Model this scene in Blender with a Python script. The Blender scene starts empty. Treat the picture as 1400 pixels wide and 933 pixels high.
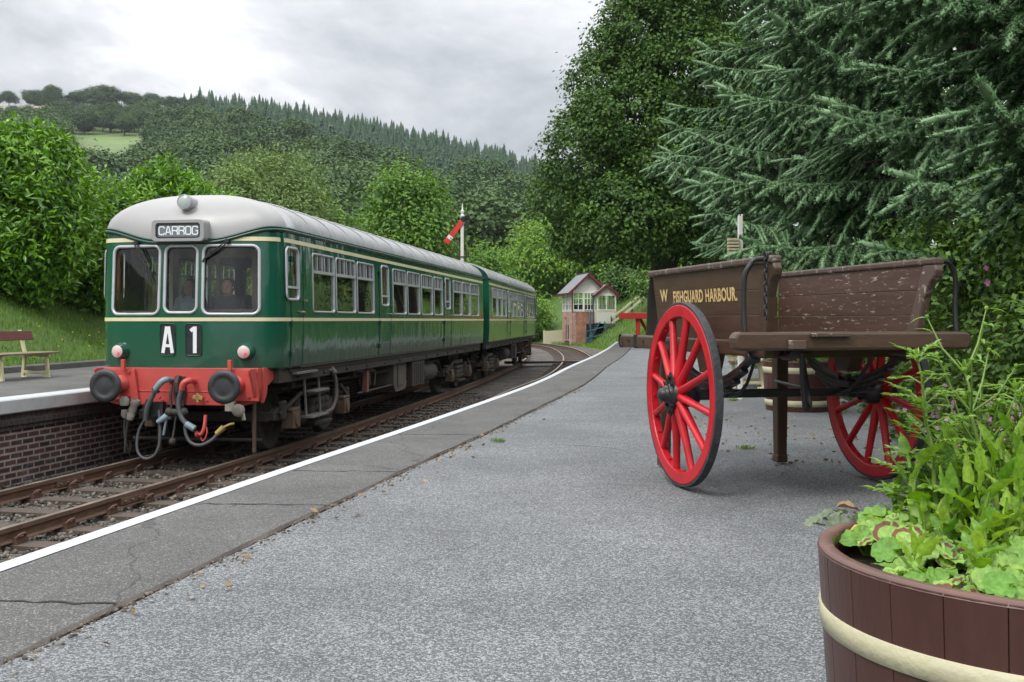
import bpy, bmesh, math, random
import numpy as np
from mathutils import Vector, Matrix
random.seed(7); RNG = np.random.default_rng(11)
S = bpy.context.scene
COL = S.collection
R = math.radians; PI = math.pi
HC = 1.085; HOR = 438.0; FPX = 1400.0      # eye height over the platform, horizon row and focal length of the photograph
RAIL = -0.915                               # rail top, below the platform surface
def at(px, py, z):
    return Vector(((px-700)/FPX*z, z, HC-(py-HOR)/FPX*z))

# ---------------------------------------------------------------- materials
def nodes(name):
    m = bpy.data.materials.new(name); m.use_nodes = True
    nt = m.node_tree; nt.nodes.clear()
    return m, nt
def N(nt, typ, **kw):
    n = nt.nodes.new(typ)
    for k, v in kw.items():
        if k.startswith('i_'):
            n.inputs[k[2:].replace('_', ' ')].default_value = v
        else: setattr(n, k, v)
    return n
def L(nt, a, b): nt.links.new(a, b)
def c4(c): return (c[0], c[1], c[2], 1.0)
def srgb(r, g, b):
    f = lambda v: (v/255/12.92) if v/255 <= .04045 else ((v/255+.055)/1.055)**2.4
    return (f(r), f(g), f(b))
def mat(name, col, rough=.6, var=.18, scale=6., bump=0., bscale=60., metal=0., spec=.5, coat=0., col2=None, mix_lo=.5, mix_hi=.7, mscale=9., stretch=None, wave=0.):
    """plain surface: base colour with soft noise, an optional second colour worn through in patches, bump"""
    m, nt = nodes(name)
    out = N(nt, 'ShaderNodeOutputMaterial'); p = N(nt, 'ShaderNodeBsdfPrincipled')
    L(nt, p.outputs[0], out.inputs[0])
    tc = N(nt, 'ShaderNodeTexCoord'); vec = tc.outputs['Object']
    if stretch:
        mp = N(nt, 'ShaderNodeMapping'); mp.inputs['Scale'].default_value = stretch
        L(nt, vec, mp.inputs[0]); vec = mp.outputs[0]
    nz = N(nt, 'ShaderNodeTexNoise', i_Scale=scale, i_Detail=6., i_Roughness=.65); L(nt, vec, nz.inputs['Vector'])
    ra = N(nt, 'ShaderNodeMapRange', i_From_Min=.3, i_From_Max=.7, i_To_Min=1-var, i_To_Max=1+var); L(nt, nz.outputs[0], ra.inputs[0])
    mu = N(nt, 'ShaderNodeVectorMath', operation='SCALE'); mu.inputs[0].default_value = col[:3]; L(nt, ra.outputs[0], mu.inputs['Scale'])
    c = mu.outputs[0]
    if col2:
        n2 = N(nt, 'ShaderNodeTexNoise', i_Scale=mscale, i_Detail=9., i_Roughness=.72); L(nt, vec, n2.inputs['Vector'])
        r2 = N(nt, 'ShaderNodeMapRange', i_From_Min=mix_lo, i_From_Max=mix_hi); L(nt, n2.outputs[0], r2.inputs[0])
        mx = N(nt, 'ShaderNodeMix', data_type='RGBA'); L(nt, r2.outputs[0], mx.inputs[0]); L(nt, c, mx.inputs[6]); mx.inputs[7].default_value = c4(col2)
        c = mx.outputs[2]
    L(nt, c, p.inputs['Base Color'])
    r3 = N(nt, 'ShaderNodeMapRange', i_From_Min=.3, i_From_Max=.7, i_To_Min=max(.02, rough*.82), i_To_Max=min(1, rough*1.18)); L(nt, nz.outputs[0], r3.inputs[0])
    L(nt, r3.outputs[0], p.inputs['Roughness'])
    p.inputs['Metallic'].default_value = metal; p.inputs['Specular IOR Level'].default_value = spec
    p.inputs['Coat Weight'].default_value = coat; p.inputs['Coat Roughness'].default_value = .06
    nrm = None
    if wave:
        nw = N(nt, 'ShaderNodeTexNoise', i_Scale=1.6, i_Detail=2.); L(nt, vec, nw.inputs['Vector'])
        bw = N(nt, 'ShaderNodeBump', i_Strength=wave, i_Distance=.1); L(nt, nw.outputs[0], bw.inputs['Height']); nrm = bw.outputs[0]
    if bump:
        nb = N(nt, 'ShaderNodeTexNoise', i_Scale=bscale, i_Detail=5.); L(nt, vec, nb.inputs['Vector'])
        b = N(nt, 'ShaderNodeBump', i_Strength=bump, i_Distance=.02); L(nt, nb.outputs[0], b.inputs['Height'])
        if nrm: L(nt, nrm, b.inputs['Normal'])
        nrm = b.outputs[0]
    if nrm:
        L(nt, nrm, p.inputs['Normal'])
        if wave: L(nt, nrm, p.inputs['Coat Normal'])
    return m
def leaf_mat(name, a, b, rough=.45, trans=.3, spec=.4, vein=0.):
    """foliage: two tones mixed by each leaf's own random value, some light let through"""
    m, nt = nodes(name)
    out = N(nt, 'ShaderNodeOutputMaterial'); p = N(nt, 'ShaderNodeBsdfPrincipled', i_Roughness=rough)
    p.inputs['Specular IOR Level'].default_value = spec
    at_ = N(nt, 'ShaderNodeAttribute', attribute_name='rnd')
    mx = N(nt, 'ShaderNodeMix', data_type='RGBA'); L(nt, at_.outputs['Fac'], mx.inputs[0]); mx.inputs[6].default_value = c4(a); mx.inputs[7].default_value = c4(b)
    tr = N(nt, 'ShaderNodeBsdfTranslucent'); ms = N(nt, 'ShaderNodeMixShader'); ms.inputs[0].default_value = trans
    ge = N(nt, 'ShaderNodeNewGeometry')
    if vein:                                 # mottled, puckered blade
        tc = N(nt, 'ShaderNodeTexCoord'); nz = N(nt, 'ShaderNodeTexNoise', i_Scale=vein, i_Detail=4.); L(nt, tc.outputs['Object'], nz.inputs['Vector'])
        r = N(nt, 'ShaderNodeMapRange', i_From_Min=.3, i_From_Max=.7, i_To_Min=.68, i_To_Max=1.22); L(nt, nz.outputs[0], r.inputs[0])
        mu = N(nt, 'ShaderNodeMix', data_type='RGBA', blend_type='MULTIPLY'); mu.inputs[0].default_value = 1.; L(nt, mx.outputs[2], mu.inputs[6]); L(nt, r.outputs[0], mu.inputs[7]); mx = mu
        b = N(nt, 'ShaderNodeBump', i_Strength=.6, i_Distance=.006); L(nt, nz.outputs[0], b.inputs['Height']); L(nt, b.outputs[0], p.inputs['Normal'])
    L(nt, mx.outputs[2], p.inputs['Base Color'])
    hs = N(nt, 'ShaderNodeHueSaturation', i_Value=1.25, i_Saturation=1.1, i_Hue=.485); L(nt, mx.outputs[2], hs.inputs['Color']); L(nt, hs.outputs[0], tr.inputs[0])
    L(nt, p.outputs[0], ms.inputs[1]); L(nt, tr.outputs[0], ms.inputs[2]); L(nt, ms.outputs[0], out.inputs[0])
    return m
def glass_mat(name, tint=(.85,.9,.88), k=1.0, mn=.05):
    m, nt = nodes(name)
    out = N(nt, 'ShaderNodeOutputMaterial')
    t = N(nt, 'ShaderNodeBsdfTransparent'); t.inputs[0].default_value = c4(tint)
    g = N(nt, 'ShaderNodeBsdfGlossy', i_Roughness=.015)
    f = N(nt, 'ShaderNodeFresnel', i_IOR=1.5)
    r = N(nt, 'ShaderNodeMapRange', i_From_Min=.0, i_From_Max=1., i_To_Min=mn, i_To_Max=k); L(nt, f.outputs[0], r.inputs[0])
    ms = N(nt, 'ShaderNodeMixShader'); L(nt, r.outputs[0], ms.inputs[0]); L(nt, t.outputs[0], ms.inputs[1]); L(nt, g.outputs[0], ms.inputs[2]); L(nt, ms.outputs[0], out.inputs[0])
    return m

# ---------------------------------------------------------------- objects
def tag(o, label=None, cat=None, group=None, kind=None):
    if label: o['label'] = label
    if cat: o['category'] = cat
    if group: o['group'] = group
    if kind: o['kind'] = kind
    return o
def thing(name, label, cat, loc=(0,0,0), rz=0., group=None):
    o = bpy.data.objects.new(name, None); COL.objects.link(o); o.empty_display_size = .2
    o.location = loc; o.rotation_euler = (0,0,rz)
    return tag(o, label, cat, group)
def link(name, me, parent=None):
    o = bpy.data.objects.new(name, me); COL.objects.link(o)
    if parent: o.parent = parent
    return o
def copy_tree(o, parent=None):
    c = o.copy(); COL.objects.link(c)
    if parent: c.parent = parent
    for ch in list(o.children): copy_tree(ch, c)
    return c
def arr_mesh(name, V, F, mats, rnd=None, mi=None, smooth=False):
    """mesh out of numpy arrays; every face has the same corner count"""
    V = np.ascontiguousarray(V, np.float32); F = np.ascontiguousarray(F, np.int32)
    me = bpy.data.meshes.new(name); k = F.shape[1]; nf = len(F)
    me.vertices.add(len(V)); me.vertices.foreach_set('co', V.ravel())
    me.loops.add(nf*k); me.loops.foreach_set('vertex_index', F.ravel())
    me.polygons.add(nf); me.polygons.foreach_set('loop_start', np.arange(0, nf*k, k, dtype=np.int32))
    me.polygons.foreach_set('loop_total', np.full(nf, k, np.int32))
    if mi is not None: me.polygons.foreach_set('material_index', np.asarray(mi, np.int32))
    if smooth: me.polygons.foreach_set('use_smooth', np.ones(nf, bool))
    for m in (mats if isinstance(mats, (list, tuple)) else [mats]): me.materials.append(m)
    if rnd is not None:
        a = me.attributes.new('rnd', 'FLOAT', 'FACE'); a.data.foreach_set('value', np.asarray(rnd, np.float32))
    me.update(calc_edges=True)
    return me
def frame_of(d):
    d = Vector(d).normalized(); u = Vector((0,0,1)) if abs(d.z) < .95 else Vector((1,0,0))
    a = d.cross(u).normalized(); return a, a.cross(d).normalized(), d
def curved(pts, rs, k=4):
    """rounds a polyline off (Catmull-Rom) and carries the radii along"""
    P = [pts[0]*2-pts[1]]+pts+[pts[-1]*2-pts[-2]]; o = []; q = []
    for i in range(1, len(P)-2):
        for j in range(k):
            t = j/k; a, b, c, d = P[i-1:i+3]; o.append(.5*((2*b)+(c-a)*t+(2*a-5*b+4*c-d)*t*t+(3*b-a-3*c+d)*t**3)); q.append(rs[i-1]+(rs[i]-rs[i-1])*t)
    return o+[pts[-1]], q+[rs[-1]]
class MB:
    """collects shapes and links them as ONE mesh object"""
    def __init__(s): s.v = []; s.f = []; s.sm = []; s.mi = []; s.rn = []
    def add(s, vs, fs, smooth=False, mi=0):
        b = len(s.v); s.v += [tuple(v) for v in vs]; s.rn += [random.random()]*len(fs)
        for f in fs: s.f.append([b+i for i in f]); s.sm.append(smooth); s.mi.append(mi)
        return s
    def box(s, c, size, rot=None, mi=0, taper=None):
        x, y, z = [k/2 for k in size]; t = taper or (1, 1)
        vs = [Vector((sx*x*(t[0] if sz < 0 else 1), sy*y*(t[1] if sz < 0 else 1), sz*z)) for sz in (-1,1) for sy in (-1,1) for sx in (-1,1)]
        if rot is not None:
            M_ = rot if isinstance(rot, Matrix) else Matrix.Rotation(rot, 3, 'Z'); vs = [M_ @ v for v in vs]
        c = Vector(c)
        return s.add([v+c for v in vs], [(0,2,3,1),(4,5,7,6),(0,1,5,4),(2,6,7,3),(0,4,6,2),(1,3,7,5)], mi=mi)
    def bar(s, a, b, w, h, mi=0, up=(0,0,1)):
        """box between two points; w across, h up"""
        a, b = Vector(a), Vector(b); d = (b-a).normalized(); u = Vector(up)
        if abs(d.dot(u)) > .97: u = Vector((0,1,0))
        x = d.cross(u).normalized()*w/2; y = x.normalized().cross(d).normalized()*h/2
        vs = [p+i*x+j*y for p in (a, b) for i, j in ((-1,-1),(1,-1),(1,1),(-1,1))]
        return s.add(vs, [(3,2,1,0),(4,5,6,7),(0,1,5,4),(1,2,6,5),(2,3,7,6),(3,0,4,7)], mi=mi)
    def tube(s, pts, r, n=8, mi=0, cap=True, smooth=True):
        pts = [Vector(p) for p in pts]; rs = list(r) if isinstance(r, (list, tuple)) else [r]*len(pts)
        if 4 <= len(pts) <= 11 and n >= 6: pts, rs = curved(pts, rs)
        vs = []; a = None
        for i, p in enumerate(pts):
            d = (pts[min(i+1, len(pts)-1)]-pts[max(i-1, 0)]).normalized()
            if a is None: a, b, _ = frame_of(d)
            else:
                a = (a-d*a.dot(d)).normalized(); b = a.cross(d)*-1; b = d.cross(a)
            b = d.cross(a).normalized()
            for k in range(n):
                t = 2*PI*k/n; vs.append(p+(a*math.cos(t)+b*math.sin(t))*rs[i])
        fs = []
        for i in range(len(pts)-1):
            for k in range(n):
                k2 = (k+1) % n; fs.append((i*n+k, i*n+k2, (i+1)*n+k2, (i+1)*n+k))
        s.add(vs, fs, smooth, mi)
        if cap:
            s.add(vs[:n], [tuple(range(n-1, -1, -1))], False, mi); s.add(vs[-n:], [tuple(range(n))], False, mi)
        return s
    def cyl(s, a, b, r, n=16, r2=None, mi=0): return s.tube([a, b], [r, r if r2 is None else r2], n, mi)
    def lathe(s, prof, c=(0,0,0), axis=(0,0,1), n=32, mi=0, smooth=True, jit=None):
        """prof: (radius, height) pairs"""
        a, b, d = frame_of(axis); c = Vector(c); vs = []
        for r, h in prof:
            for k in range(n):
                t = 2*PI*k/n; vs.append(c+d*h+(a*math.cos(t)+b*math.sin(t))*r)
        fs = []
        for i in range(len(prof)-1):
            for k in range(n):
                k2 = (k+1) % n; fs.append((i*n+k, i*n+k2, (i+1)*n+k2, (i+1)*n+k))
        return s.add(vs, fs, smooth, mi)
    def prism(s, outline, o, ax, ay, az, depth, mi=0, smooth=False):
        """outline (2D) in the plane o + p.x*ax + p.y*ay, pushed depth along az"""
        o, ax, ay, az = map(Vector, (o, ax, ay, az)); n = len(outline)
        f = [o+ax*p[0]+ay*p[1] for p in outline]; b = [p+az*depth for p in f]
        s.add(f, [tuple(range(n))], False, mi); s.add(b, [tuple(range(n-1, -1, -1))], False, mi)
        return s.add(f+b, [((i+1) % n, i, n+i, n+(i+1) % n) for i in range(n)], smooth, mi)
    def ribbon(s, pts, w, o, ax, ay, az, depth, mi=0, closed=False):
        """flat stroke of width w along 2D points, mitred, with a little depth"""
        P = [Vector(p).to_2d() for p in pts]; n = len(P); l = []; r = []
        for i in range(n):
            if closed: d1 = (P[i]-P[i-1]).normalized(); d2 = (P[(i+1) % n]-P[i]).normalized()
            else:
                d2 = (P[min(i+1, n-1)]-P[i]); d1 = (P[i]-P[max(i-1, 0)])
                if d2.length < 1e-9: d2 = d1
                if d1.length < 1e-9: d1 = d2
                d1.normalize(); d2.normalize()
            t = (d1+d2).normalized(); nn = Vector((-t.y, t.x)); k = w/2/max(.35, nn.dot(Vector((-d1.y, d1.x))))
            l.append(P[i]+nn*k); r.append(P[i]-nn*k)
        o, ax, ay, az = map(Vector, (o, ax, ay, az))
        q = lambda p, h: o+ax*p.x+ay*p.y+az*h
        vs = [q(p, depth) for p in l]+[q(p, depth) for p in r]+[q(p, 0) for p in l]+[q(p, 0) for p in r]
        fs = []
        for i in range(n if closed else n-1):
            j = (i+1) % n
            fs += [(i, j, n+j, n+i), (2*n+i, 2*n+j, j, i), (n+i, n+j, 3*n+j, 3*n+i)]
        return s.add(vs, fs, False, mi)
    def mesh(s, name, mats):
        me = bpy.data.meshes.new(name); me.from_pydata(s.v, [], s.f)
        me.polygons.foreach_set('use_smooth', s.sm); me.polygons.foreach_set('material_index', s.mi)
        for m in (mats if isinstance(mats, (list, tuple)) else [mats]): me.materials.append(m)
        a = me.attributes.new('rnd', 'FLOAT', 'FACE'); a.data.foreach_set('value', (s.rn+[.5]*len(s.f))[:len(s.f)])
        me.update(); return me
    def build(s, name, mats, parent=None, bevel=0., seg=2):
        o = link(name, s.mesh(name, mats), parent)
        if bevel:
            bm = bmesh.new(); bm.from_mesh(o.data); bmesh.ops.remove_doubles(bm, verts=bm.verts, dist=1e-5); bm.to_mesh(o.data); bm.free()
            b = o.modifiers.new('bevel', 'BEVEL'); b.width = bevel; b.segments = seg; b.limit_method = 'ANGLE'; b.angle_limit = R(35); b.harden_normals = False
        return o
def rrect(w, h, r, n=5, cx=0., cy=0.):
    pts = []
    for sx, sy, a0 in ((1,1,0),(-1,1,90),(-1,-1,180),(1,-1,270)):
        for k in range(n+1):
            a = R(a0+90*k/n); pts.append((cx+sx*(w/2-r)+r*math.cos(a), cy+sy*(h/2-r)+r*math.sin(a)))
    return pts
def spl(pts):
    """smooth curve through (t, x) pairs"""
    t = np.array([p[0] for p in pts], float); x = np.array([p[1] for p in pts], float)
    d = np.diff(x)/np.diff(t); m = np.empty_like(x); m[0] = d[0]; m[-1] = d[-1]
    h = np.diff(t); m[1:-1] = (d[:-1]*h[1:]+d[1:]*h[:-1])/(h[1:]+h[:-1])
    def f(q):
        q = np.asarray(q, float); i = np.clip(np.searchsorted(t, q)-1, 0, len(t)-2); w = t[i+1]-t[i]; s_ = (q-t[i])/w
        inside = (2*s_**3-3*s_**2+1)*x[i]+(s_**3-2*s_**2+s_)*w*m[i]+(-2*s_**3+3*s_**2)*x[i+1]+(s_**3-s_**2)*w*m[i+1]
        r = np.where(q < t[0], x[0]+(q-t[0])*m[0], np.where(q > t[-1], x[-1]+(q-t[-1])*m[-1], inside))
        return r if r.ndim else float(r)
    return f
def text_mesh(body, size, sx=1., bold=0., depth=.002, sp=1.):
    cu = bpy.data.curves.new('lettering', 'FONT'); cu.body = body; cu.size = size; cu.offset = bold; cu.extrude = depth; cu.space_character = sp; cu.resolution_u = 4
    o = bpy.data.objects.new('lettering', cu); COL.objects.link(o)
    dg = bpy.context.evaluated_depsgraph_get(); me = bpy.data.meshes.new_from_object(o.evaluated_get(dg))
    bpy.data.objects.remove(o); bpy.data.curves.remove(cu)
    n = len(me.vertices); co = np.empty(n*3, np.float32); me.vertices.foreach_get('co', co); co = co.reshape(-1, 3); co[:, 0] *= sx
    return me, co
# ---------------------------------------------------------------- the materials
MT = {}
MT['green'] = mat('train_green', (.006,.086,.050), rough=.16, var=.08, scale=2., coat=.55, spec=.5, wave=.2, bump=.01, bscale=25, stretch=(1,2.6,.9))
nt_ = MT['green'].node_tree; p_ = next(n for n in nt_.nodes if n.type == 'BSDF_PRINCIPLED'); src_ = p_.inputs['Base Color'].links[0].from_socket   # brake dust thrown up over the lowest panels, thinning upward
tc_ = N(nt_, 'ShaderNodeTexCoord'); sz_ = N(nt_, 'ShaderNodeSeparateXYZ'); L(nt_, tc_.outputs['Object'], sz_.inputs[0]); mz_ = N(nt_, 'ShaderNodeMapRange', i_From_Min=1.28, i_From_Max=1.95, i_To_Min=.42, i_To_Max=.03); L(nt_, sz_.outputs[2], mz_.inputs[0])
mp_ = N(nt_, 'ShaderNodeMapping'); mp_.inputs['Scale'].default_value = (6,6,.8); L(nt_, tc_.outputs['Object'], mp_.inputs[0]); nd_ = N(nt_, 'ShaderNodeTexNoise', i_Scale=1.6, i_Detail=7., i_Roughness=.7); L(nt_, mp_.outputs[0], nd_.inputs['Vector'])
mm_ = N(nt_, 'ShaderNodeMath', operation='MULTIPLY'); L(nt_, mz_.outputs[0], mm_.inputs[0]); L(nt_, nd_.outputs[0], mm_.inputs[1]); mx_ = N(nt_, 'ShaderNodeMix', data_type='RGBA'); L(nt_, mm_.outputs[0], mx_.inputs[0]); L(nt_, src_, mx_.inputs[6]); mx_.inputs[7].default_value = (.085,.070,.052,1); L(nt_, mx_.outputs[2], p_.inputs['Base Color'])
MT['green_dk'] = mat('gutter_green', (.004,.045,.030), rough=.3, var=.1)
MT['cream_line'] = mat('lining_cream', (.72,.66,.42), rough=.35, var=.06)
MT['roof'] = mat('roof_grey', (.34,.35,.355), rough=.5, var=.12, scale=1.2, bump=.03, bscale=14, col2=(.20,.20,.19), mix_lo=.47, mix_hi=.78, mscale=3., stretch=(.5,2.2,1))
MT['dome'] = mat('dome_grey', (.315,.315,.312), rough=.4, var=.05, scale=1.5, col2=(.38,.37,.37), mix_lo=.55, mix_hi=.95, mscale=3.)
MT['alloy'] = mat('window_alloy', (.52,.54,.55), rough=.38, var=.12, metal=.35, scale=14)
MT['white_frame'] = mat('frame_silver', (.50,.53,.54), rough=.35, var=.08, metal=.15)
MT['glass'] = glass_mat('window_glass', (.95,.97,.96), k=.8, mn=.035)
MT['sideglass'] = glass_mat('side_window_glass', (.62,.70,.64), k=1.0, mn=.44)
MT['interior'] = mat('cab_lining', (.10,.09,.07), rough=.7, var=.2)
MT['cream_in'] = mat('cab_cream', (.46,.42,.30), rough=.6, var=.1)
MT['wood_in'] = mat('door_pillar_wood', (.36,.15,.04), rough=.45, var=.2)
MT['seat'] = mat('seat_cloth', (.05,.07,.13), rough=.9, var=.3)
MT['red'] = mat('buffer_red', (.50,.075,.065), rough=.42, var=.1, scale=3, col2=(.38,.065,.05), mix_lo=.6, mix_hi=.9, bump=.03)
MT['rubber'] = mat('black_rubber', (.020,.020,.022), rough=.55, var=.3)
MT['bufface'] = mat('buffer_face', (.030,.031,.034), rough=.5, var=.35, scale=5, col2=(.07,.065,.06), mix_lo=.55, mix_hi=.8, mscale=7, bump=.08, bscale=20)
MT['grime'] = mat('underframe_grime', (.040,.036,.031), rough=.75, var=.4, scale=4, col2=(.10,.085,.065), mix_lo=.55, mix_hi=.85, mscale=5, bump=.1, bscale=30)
MT['grime_lt'] = mat('box_grime', (.12,.105,.09), rough=.7, var=.25, scale=3, col2=(.055,.047,.04), mix_lo=.5, mix_hi=.8, mscale=4, bump=.05)
MT['grime_tan'] = mat('axlebox_brown', (.11,.075,.048), rough=.75, var=.25)
MT['steel'] = mat('worn_steel', (.30,.29,.28), rough=.42, var=.2, metal=.6)
MT['hosegrey'] = mat('hose_grey', (.075,.078,.085), rough=.55, var=.15)
MT['hoseblue'] = mat('pipe_pale_blue', (.19,.27,.30), rough=.45, var=.12)
MT['whitepipe'] = mat('connector_offwhite', (.36,.34,.29), rough=.55, var=.15, col2=(.2,.18,.15), mix_lo=.55, mix_hi=.75)
MT['yellow'] = mat('valve_yellow', (.36,.26,.08), rough=.5, var=.15)
MT['white'] = mat('white_paint', (.74,.75,.76), rough=.5, var=.05)
MT['blind'] = mat('blind_black', (.022,.024,.028), rough=.3, var=.2)
MT['blind_grey'] = mat('blind_slate', (.17,.20,.225), rough=.35, var=.1)
MT['letter'] = mat('blind_letter', (.80,.83,.84), rough=.5, var=.04)
MT['lamp_glass'] = mat('lamp_lens', (.34,.40,.38), rough=.2, var=.06, spec=.8)
m_, nt_ = nodes('tail_lamp_lens'); o_ = N(nt_, 'ShaderNodeOutputMaterial'); p_ = N(nt_, 'ShaderNodeBsdfPrincipled', i_Roughness=.2)
p_.inputs['Base Color'].default_value = (.66,.50,.48,1)
L(nt_, p_.outputs[0], o_.inputs[0]); MT['tail'] = m_
m_, nt_ = nodes('tail_lamp_bulb'); o_ = N(nt_, 'ShaderNodeOutputMaterial'); e_ = N(nt_, 'ShaderNodeEmission', i_Strength=.8); e_.inputs[0].default_value = (1,.10,.13,1)
L(nt_, e_.outputs[0], o_.inputs[0]); MT['bulb'] = m_
MT['rail'] = mat('rusty_rail', (.125,.070,.045), rough=.7, var=.25, scale=5, bump=.05, col2=(.06,.04,.032), mix_lo=.5, mix_hi=.75)
MT['railtop'] = mat('polished_rail_head', (.30,.25,.21), rough=.35, var=.2, metal=.6, scale=3)
MT['sleeper'] = mat('sleeper_timber', (.075,.058,.045), rough=.9, var=.35, scale=3, bump=.25, bscale=25, stretch=(1,6,1), col2=(.15,.12,.095), mix_lo=.55, mix_hi=.75)
MT['chair'] = mat('rail_chair_iron', (.11,.060,.042), rough=.7, var=.3)
MT['cart'] = mat('cart_brown', (.072,.042,.026), rough=.42, var=.18, scale=4, bump=.08, bscale=18, stretch=(1,1,5), col2=(.045,.026,.018), mix_lo=.55, mix_hi=.85)
MT['cart_worn'] = mat('cart_brown_worn', (.066,.034,.023), rough=.5, var=.2, scale=4, bump=.15, bscale=22, stretch=(1,.20,1.), col2=(.34,.29,.25), mix_lo=.585, mix_hi=.64, mscale=52.)
MT['cart_edge'] = mat('cart_edge_chipped', (.085,.055,.042), rough=.5, var=.2, col2=(.45,.41,.36), mix_lo=.56, mix_hi=.66, mscale=16., bump=.1)
MT['wheelred'] = mat('wheel_red', (.50,.010,.020), rough=.36, var=.22, scale=6, bump=.05, bscale=40, col2=(.60,.16,.14), mix_lo=.68, mix_hi=.76, mscale=22)
MT['wheelred_in'] = MT['wheelred']
MT['iron'] = mat('black_iron', (.018,.018,.020), rough=.38, var=.3, bump=.05, bscale=40, col2=(.07,.065,.06), mix_lo=.62, mix_hi=.75, mscale=18)
MT['tyre'] = mat('iron_tyre', (.035,.036,.040), rough=.6, var=.3, bump=.3, bscale=35, col2=(.10,.10,.10), mix_lo=.55, mix_hi=.75, mscale=14)
MT['gold'] = mat('lettering_straw', (.60,.44,.19), rough=.55, var=.15, col2=(.12,.075,.045), mix_lo=.60, mix_hi=.66, mscale=30)
MT['barrel'] = mat('planter_brown', (.066,.026,.020), rough=.36, var=.14, scale=5, bump=.06, bscale=15, stretch=(4,4,1), col2=(.25,.20,.18), mix_lo=.70, mix_hi=.73, mscale=40)
MT['barrel_rim'] = mat('planter_rim', (.12,.06,.048), rough=.5, var=.25, bump=.12, col2=(.26,.2,.18), mix_lo=.6, mix_hi=.75, mscale=25)
MT['hoop'] = mat('hoop_cream', (.50,.47,.31), rough=.5, var=.07, bump=.2, bscale=60, col2=(.42,.38,.24), mix_lo=.6, mix_hi=.9)
MT['soil'] = mat('potting_soil', (.022,.016,.012), rough=.95, var=.5, bump=.6, bscale=40)
MT['bench_cream'] = mat('bench_cream', (.62,.58,.34), rough=.5, var=.08)
MT['bench_red'] = mat('bench_maroon', (.13,.035,.032), rough=.5, var=.2, col2=(.25,.12,.1), mix_lo=.6, mix_hi=.8, stretch=(1,1,1))
MT['bench_wood'] = mat('bench_slat', (.20,.15,.10), rough=.7, var=.25, bump=.1)
MT['signal_red'] = mat('signal_red', (.70,.035,.025), rough=.4, var=.06)
MT['post_white'] = mat('post_white', (.72,.72,.68), rough=.55, var=.08)
MT['beam_red'] = mat('timber_red', (.40,.018,.018), rough=.55, var=.12)
MT['box_white'] = mat('weatherboard_white', (.68,.66,.60), rough=.6, var=.06)
MT['maroon'] = mat('barge_maroon', (.12,.012,.022), rough=.5, var=.12)
MT['slate'] = mat('slate_roof', (.17,.175,.19), rough=.6, var=.2, scale=5, bump=.2, bscale=12)
MT['teal'] = mat('stair_teal', (.05,.12,.15), rough=.55, var=.15)
MT['dark'] = mat('void_shade', (.008,.009,.009), rough=.9, var=.1)
MT['cream_wood'] = mat('fence_cream', (.62,.58,.42), rough=.6, var=.08)
MT['skin'] = mat('skin', (.45,.27,.20), rough=.55, var=.06)
MT['hair'] = mat('dark_hair', (.030,.018,.012), rough=.6, var=.3)
MT['navy'] = mat('navy_jacket', (.018,.022,.035), rough=.85, var=.2)
MT['teal_top'] = mat('pale_blue_top', (.25,.38,.42), rough=.85, var=.25, scale=20)
MT['bark'] = mat('bark', (.060,.047,.036), rough=.9, var=.35, scale=5, bump=.5, bscale=20, stretch=(1,1,.3))
MT['bark_pale'] = mat('pale_bark', (.42,.40,.36), rough=.8, var=.2, col2=(.08,.07,.06), mix_lo=.58, mix_hi=.62, mscale=6, stretch=(.5,.5,2))
MT['twig'] = mat('spruce_twig', (.040,.028,.020), rough=.85, var=.25)
MT['stem'] = mat('plant_stem', (.17,.27,.05), rough=.5, var=.15)
# foliage
MT['laurel'] = leaf_mat('laurel_leaf', (0.032,0.113,0.012), (0.210,0.435,0.023), rough=.32, trans=.25, spec=.45)
MT['oak'] = leaf_mat('oak_leaf', (0.025,0.073,0.015), (0.112,0.213,0.033), rough=.45, spec=.3, trans=.25)
MT['willow'] = leaf_mat('willow_leaf', (0.075,0.144,0.033), (0.225,0.325,0.088), rough=.5, trans=.25)
MT['ash'] = leaf_mat('ash_leaf', (0.049,0.137,0.016), (0.176,0.345,0.031), rough=.45, trans=.28)
MT['lime'] = leaf_mat('lime_leaf', (0.088,0.200,0.015), (0.231,0.406,0.033), rough=.45, trans=.3)
MT['shrub'] = leaf_mat('shrub_leaf', (0.044,0.117,0.018), (0.163,0.305,0.036), rough=.45, trans=.28)
MT['farleaf'] = leaf_mat('far_leaf', (.024,.066,.018), (.066,.130,.032), rough=.6, trans=.15)
MT['farleaf2'] = leaf_mat('far_leaf_pale', (.042,.095,.024), (.095,.170,.042), rough=.6, trans=.15)
MT['fardark'] = leaf_mat('far_leaf_copper', (.030,.022,.020), (.050,.035,.028), rough=.6, trans=.1)
MT['conif'] = leaf_mat('conifer_needle', (.018,.062,.026), (.050,.115,.046), rough=.6, trans=.08)
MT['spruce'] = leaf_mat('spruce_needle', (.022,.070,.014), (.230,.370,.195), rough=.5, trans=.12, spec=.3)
MT['spruce_dk'] = leaf_mat('spruce_needle_old', (.018,.045,.018), (.050,.100,.045), rough=.5, trans=.1)
MT['grass'] = leaf_mat('grass_blade', (0.061,0.143,0.013), (0.176,0.297,0.033), rough=.5, trans=.3)
MT['weed'] = leaf_mat('weed_leaf', (.110,.265,.022), (.330,.500,.075), rough=.4, trans=.35, vein=70.)
MT['weed2'] = leaf_mat('fern_leaf', (.100,.240,.028), (.240,.390,.070), rough=.45, trans=.35)
MT['geranium'] = leaf_mat('geranium_leaf', (.130,.300,.040), (.330,.510,.120), rough=.55, trans=.25, vein=90.)
MT['ger_red'] = leaf_mat('geranium_zone', (.110,.035,.022), (.22,.09,.035), rough=.55, trans=.2, vein=90.)
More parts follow.
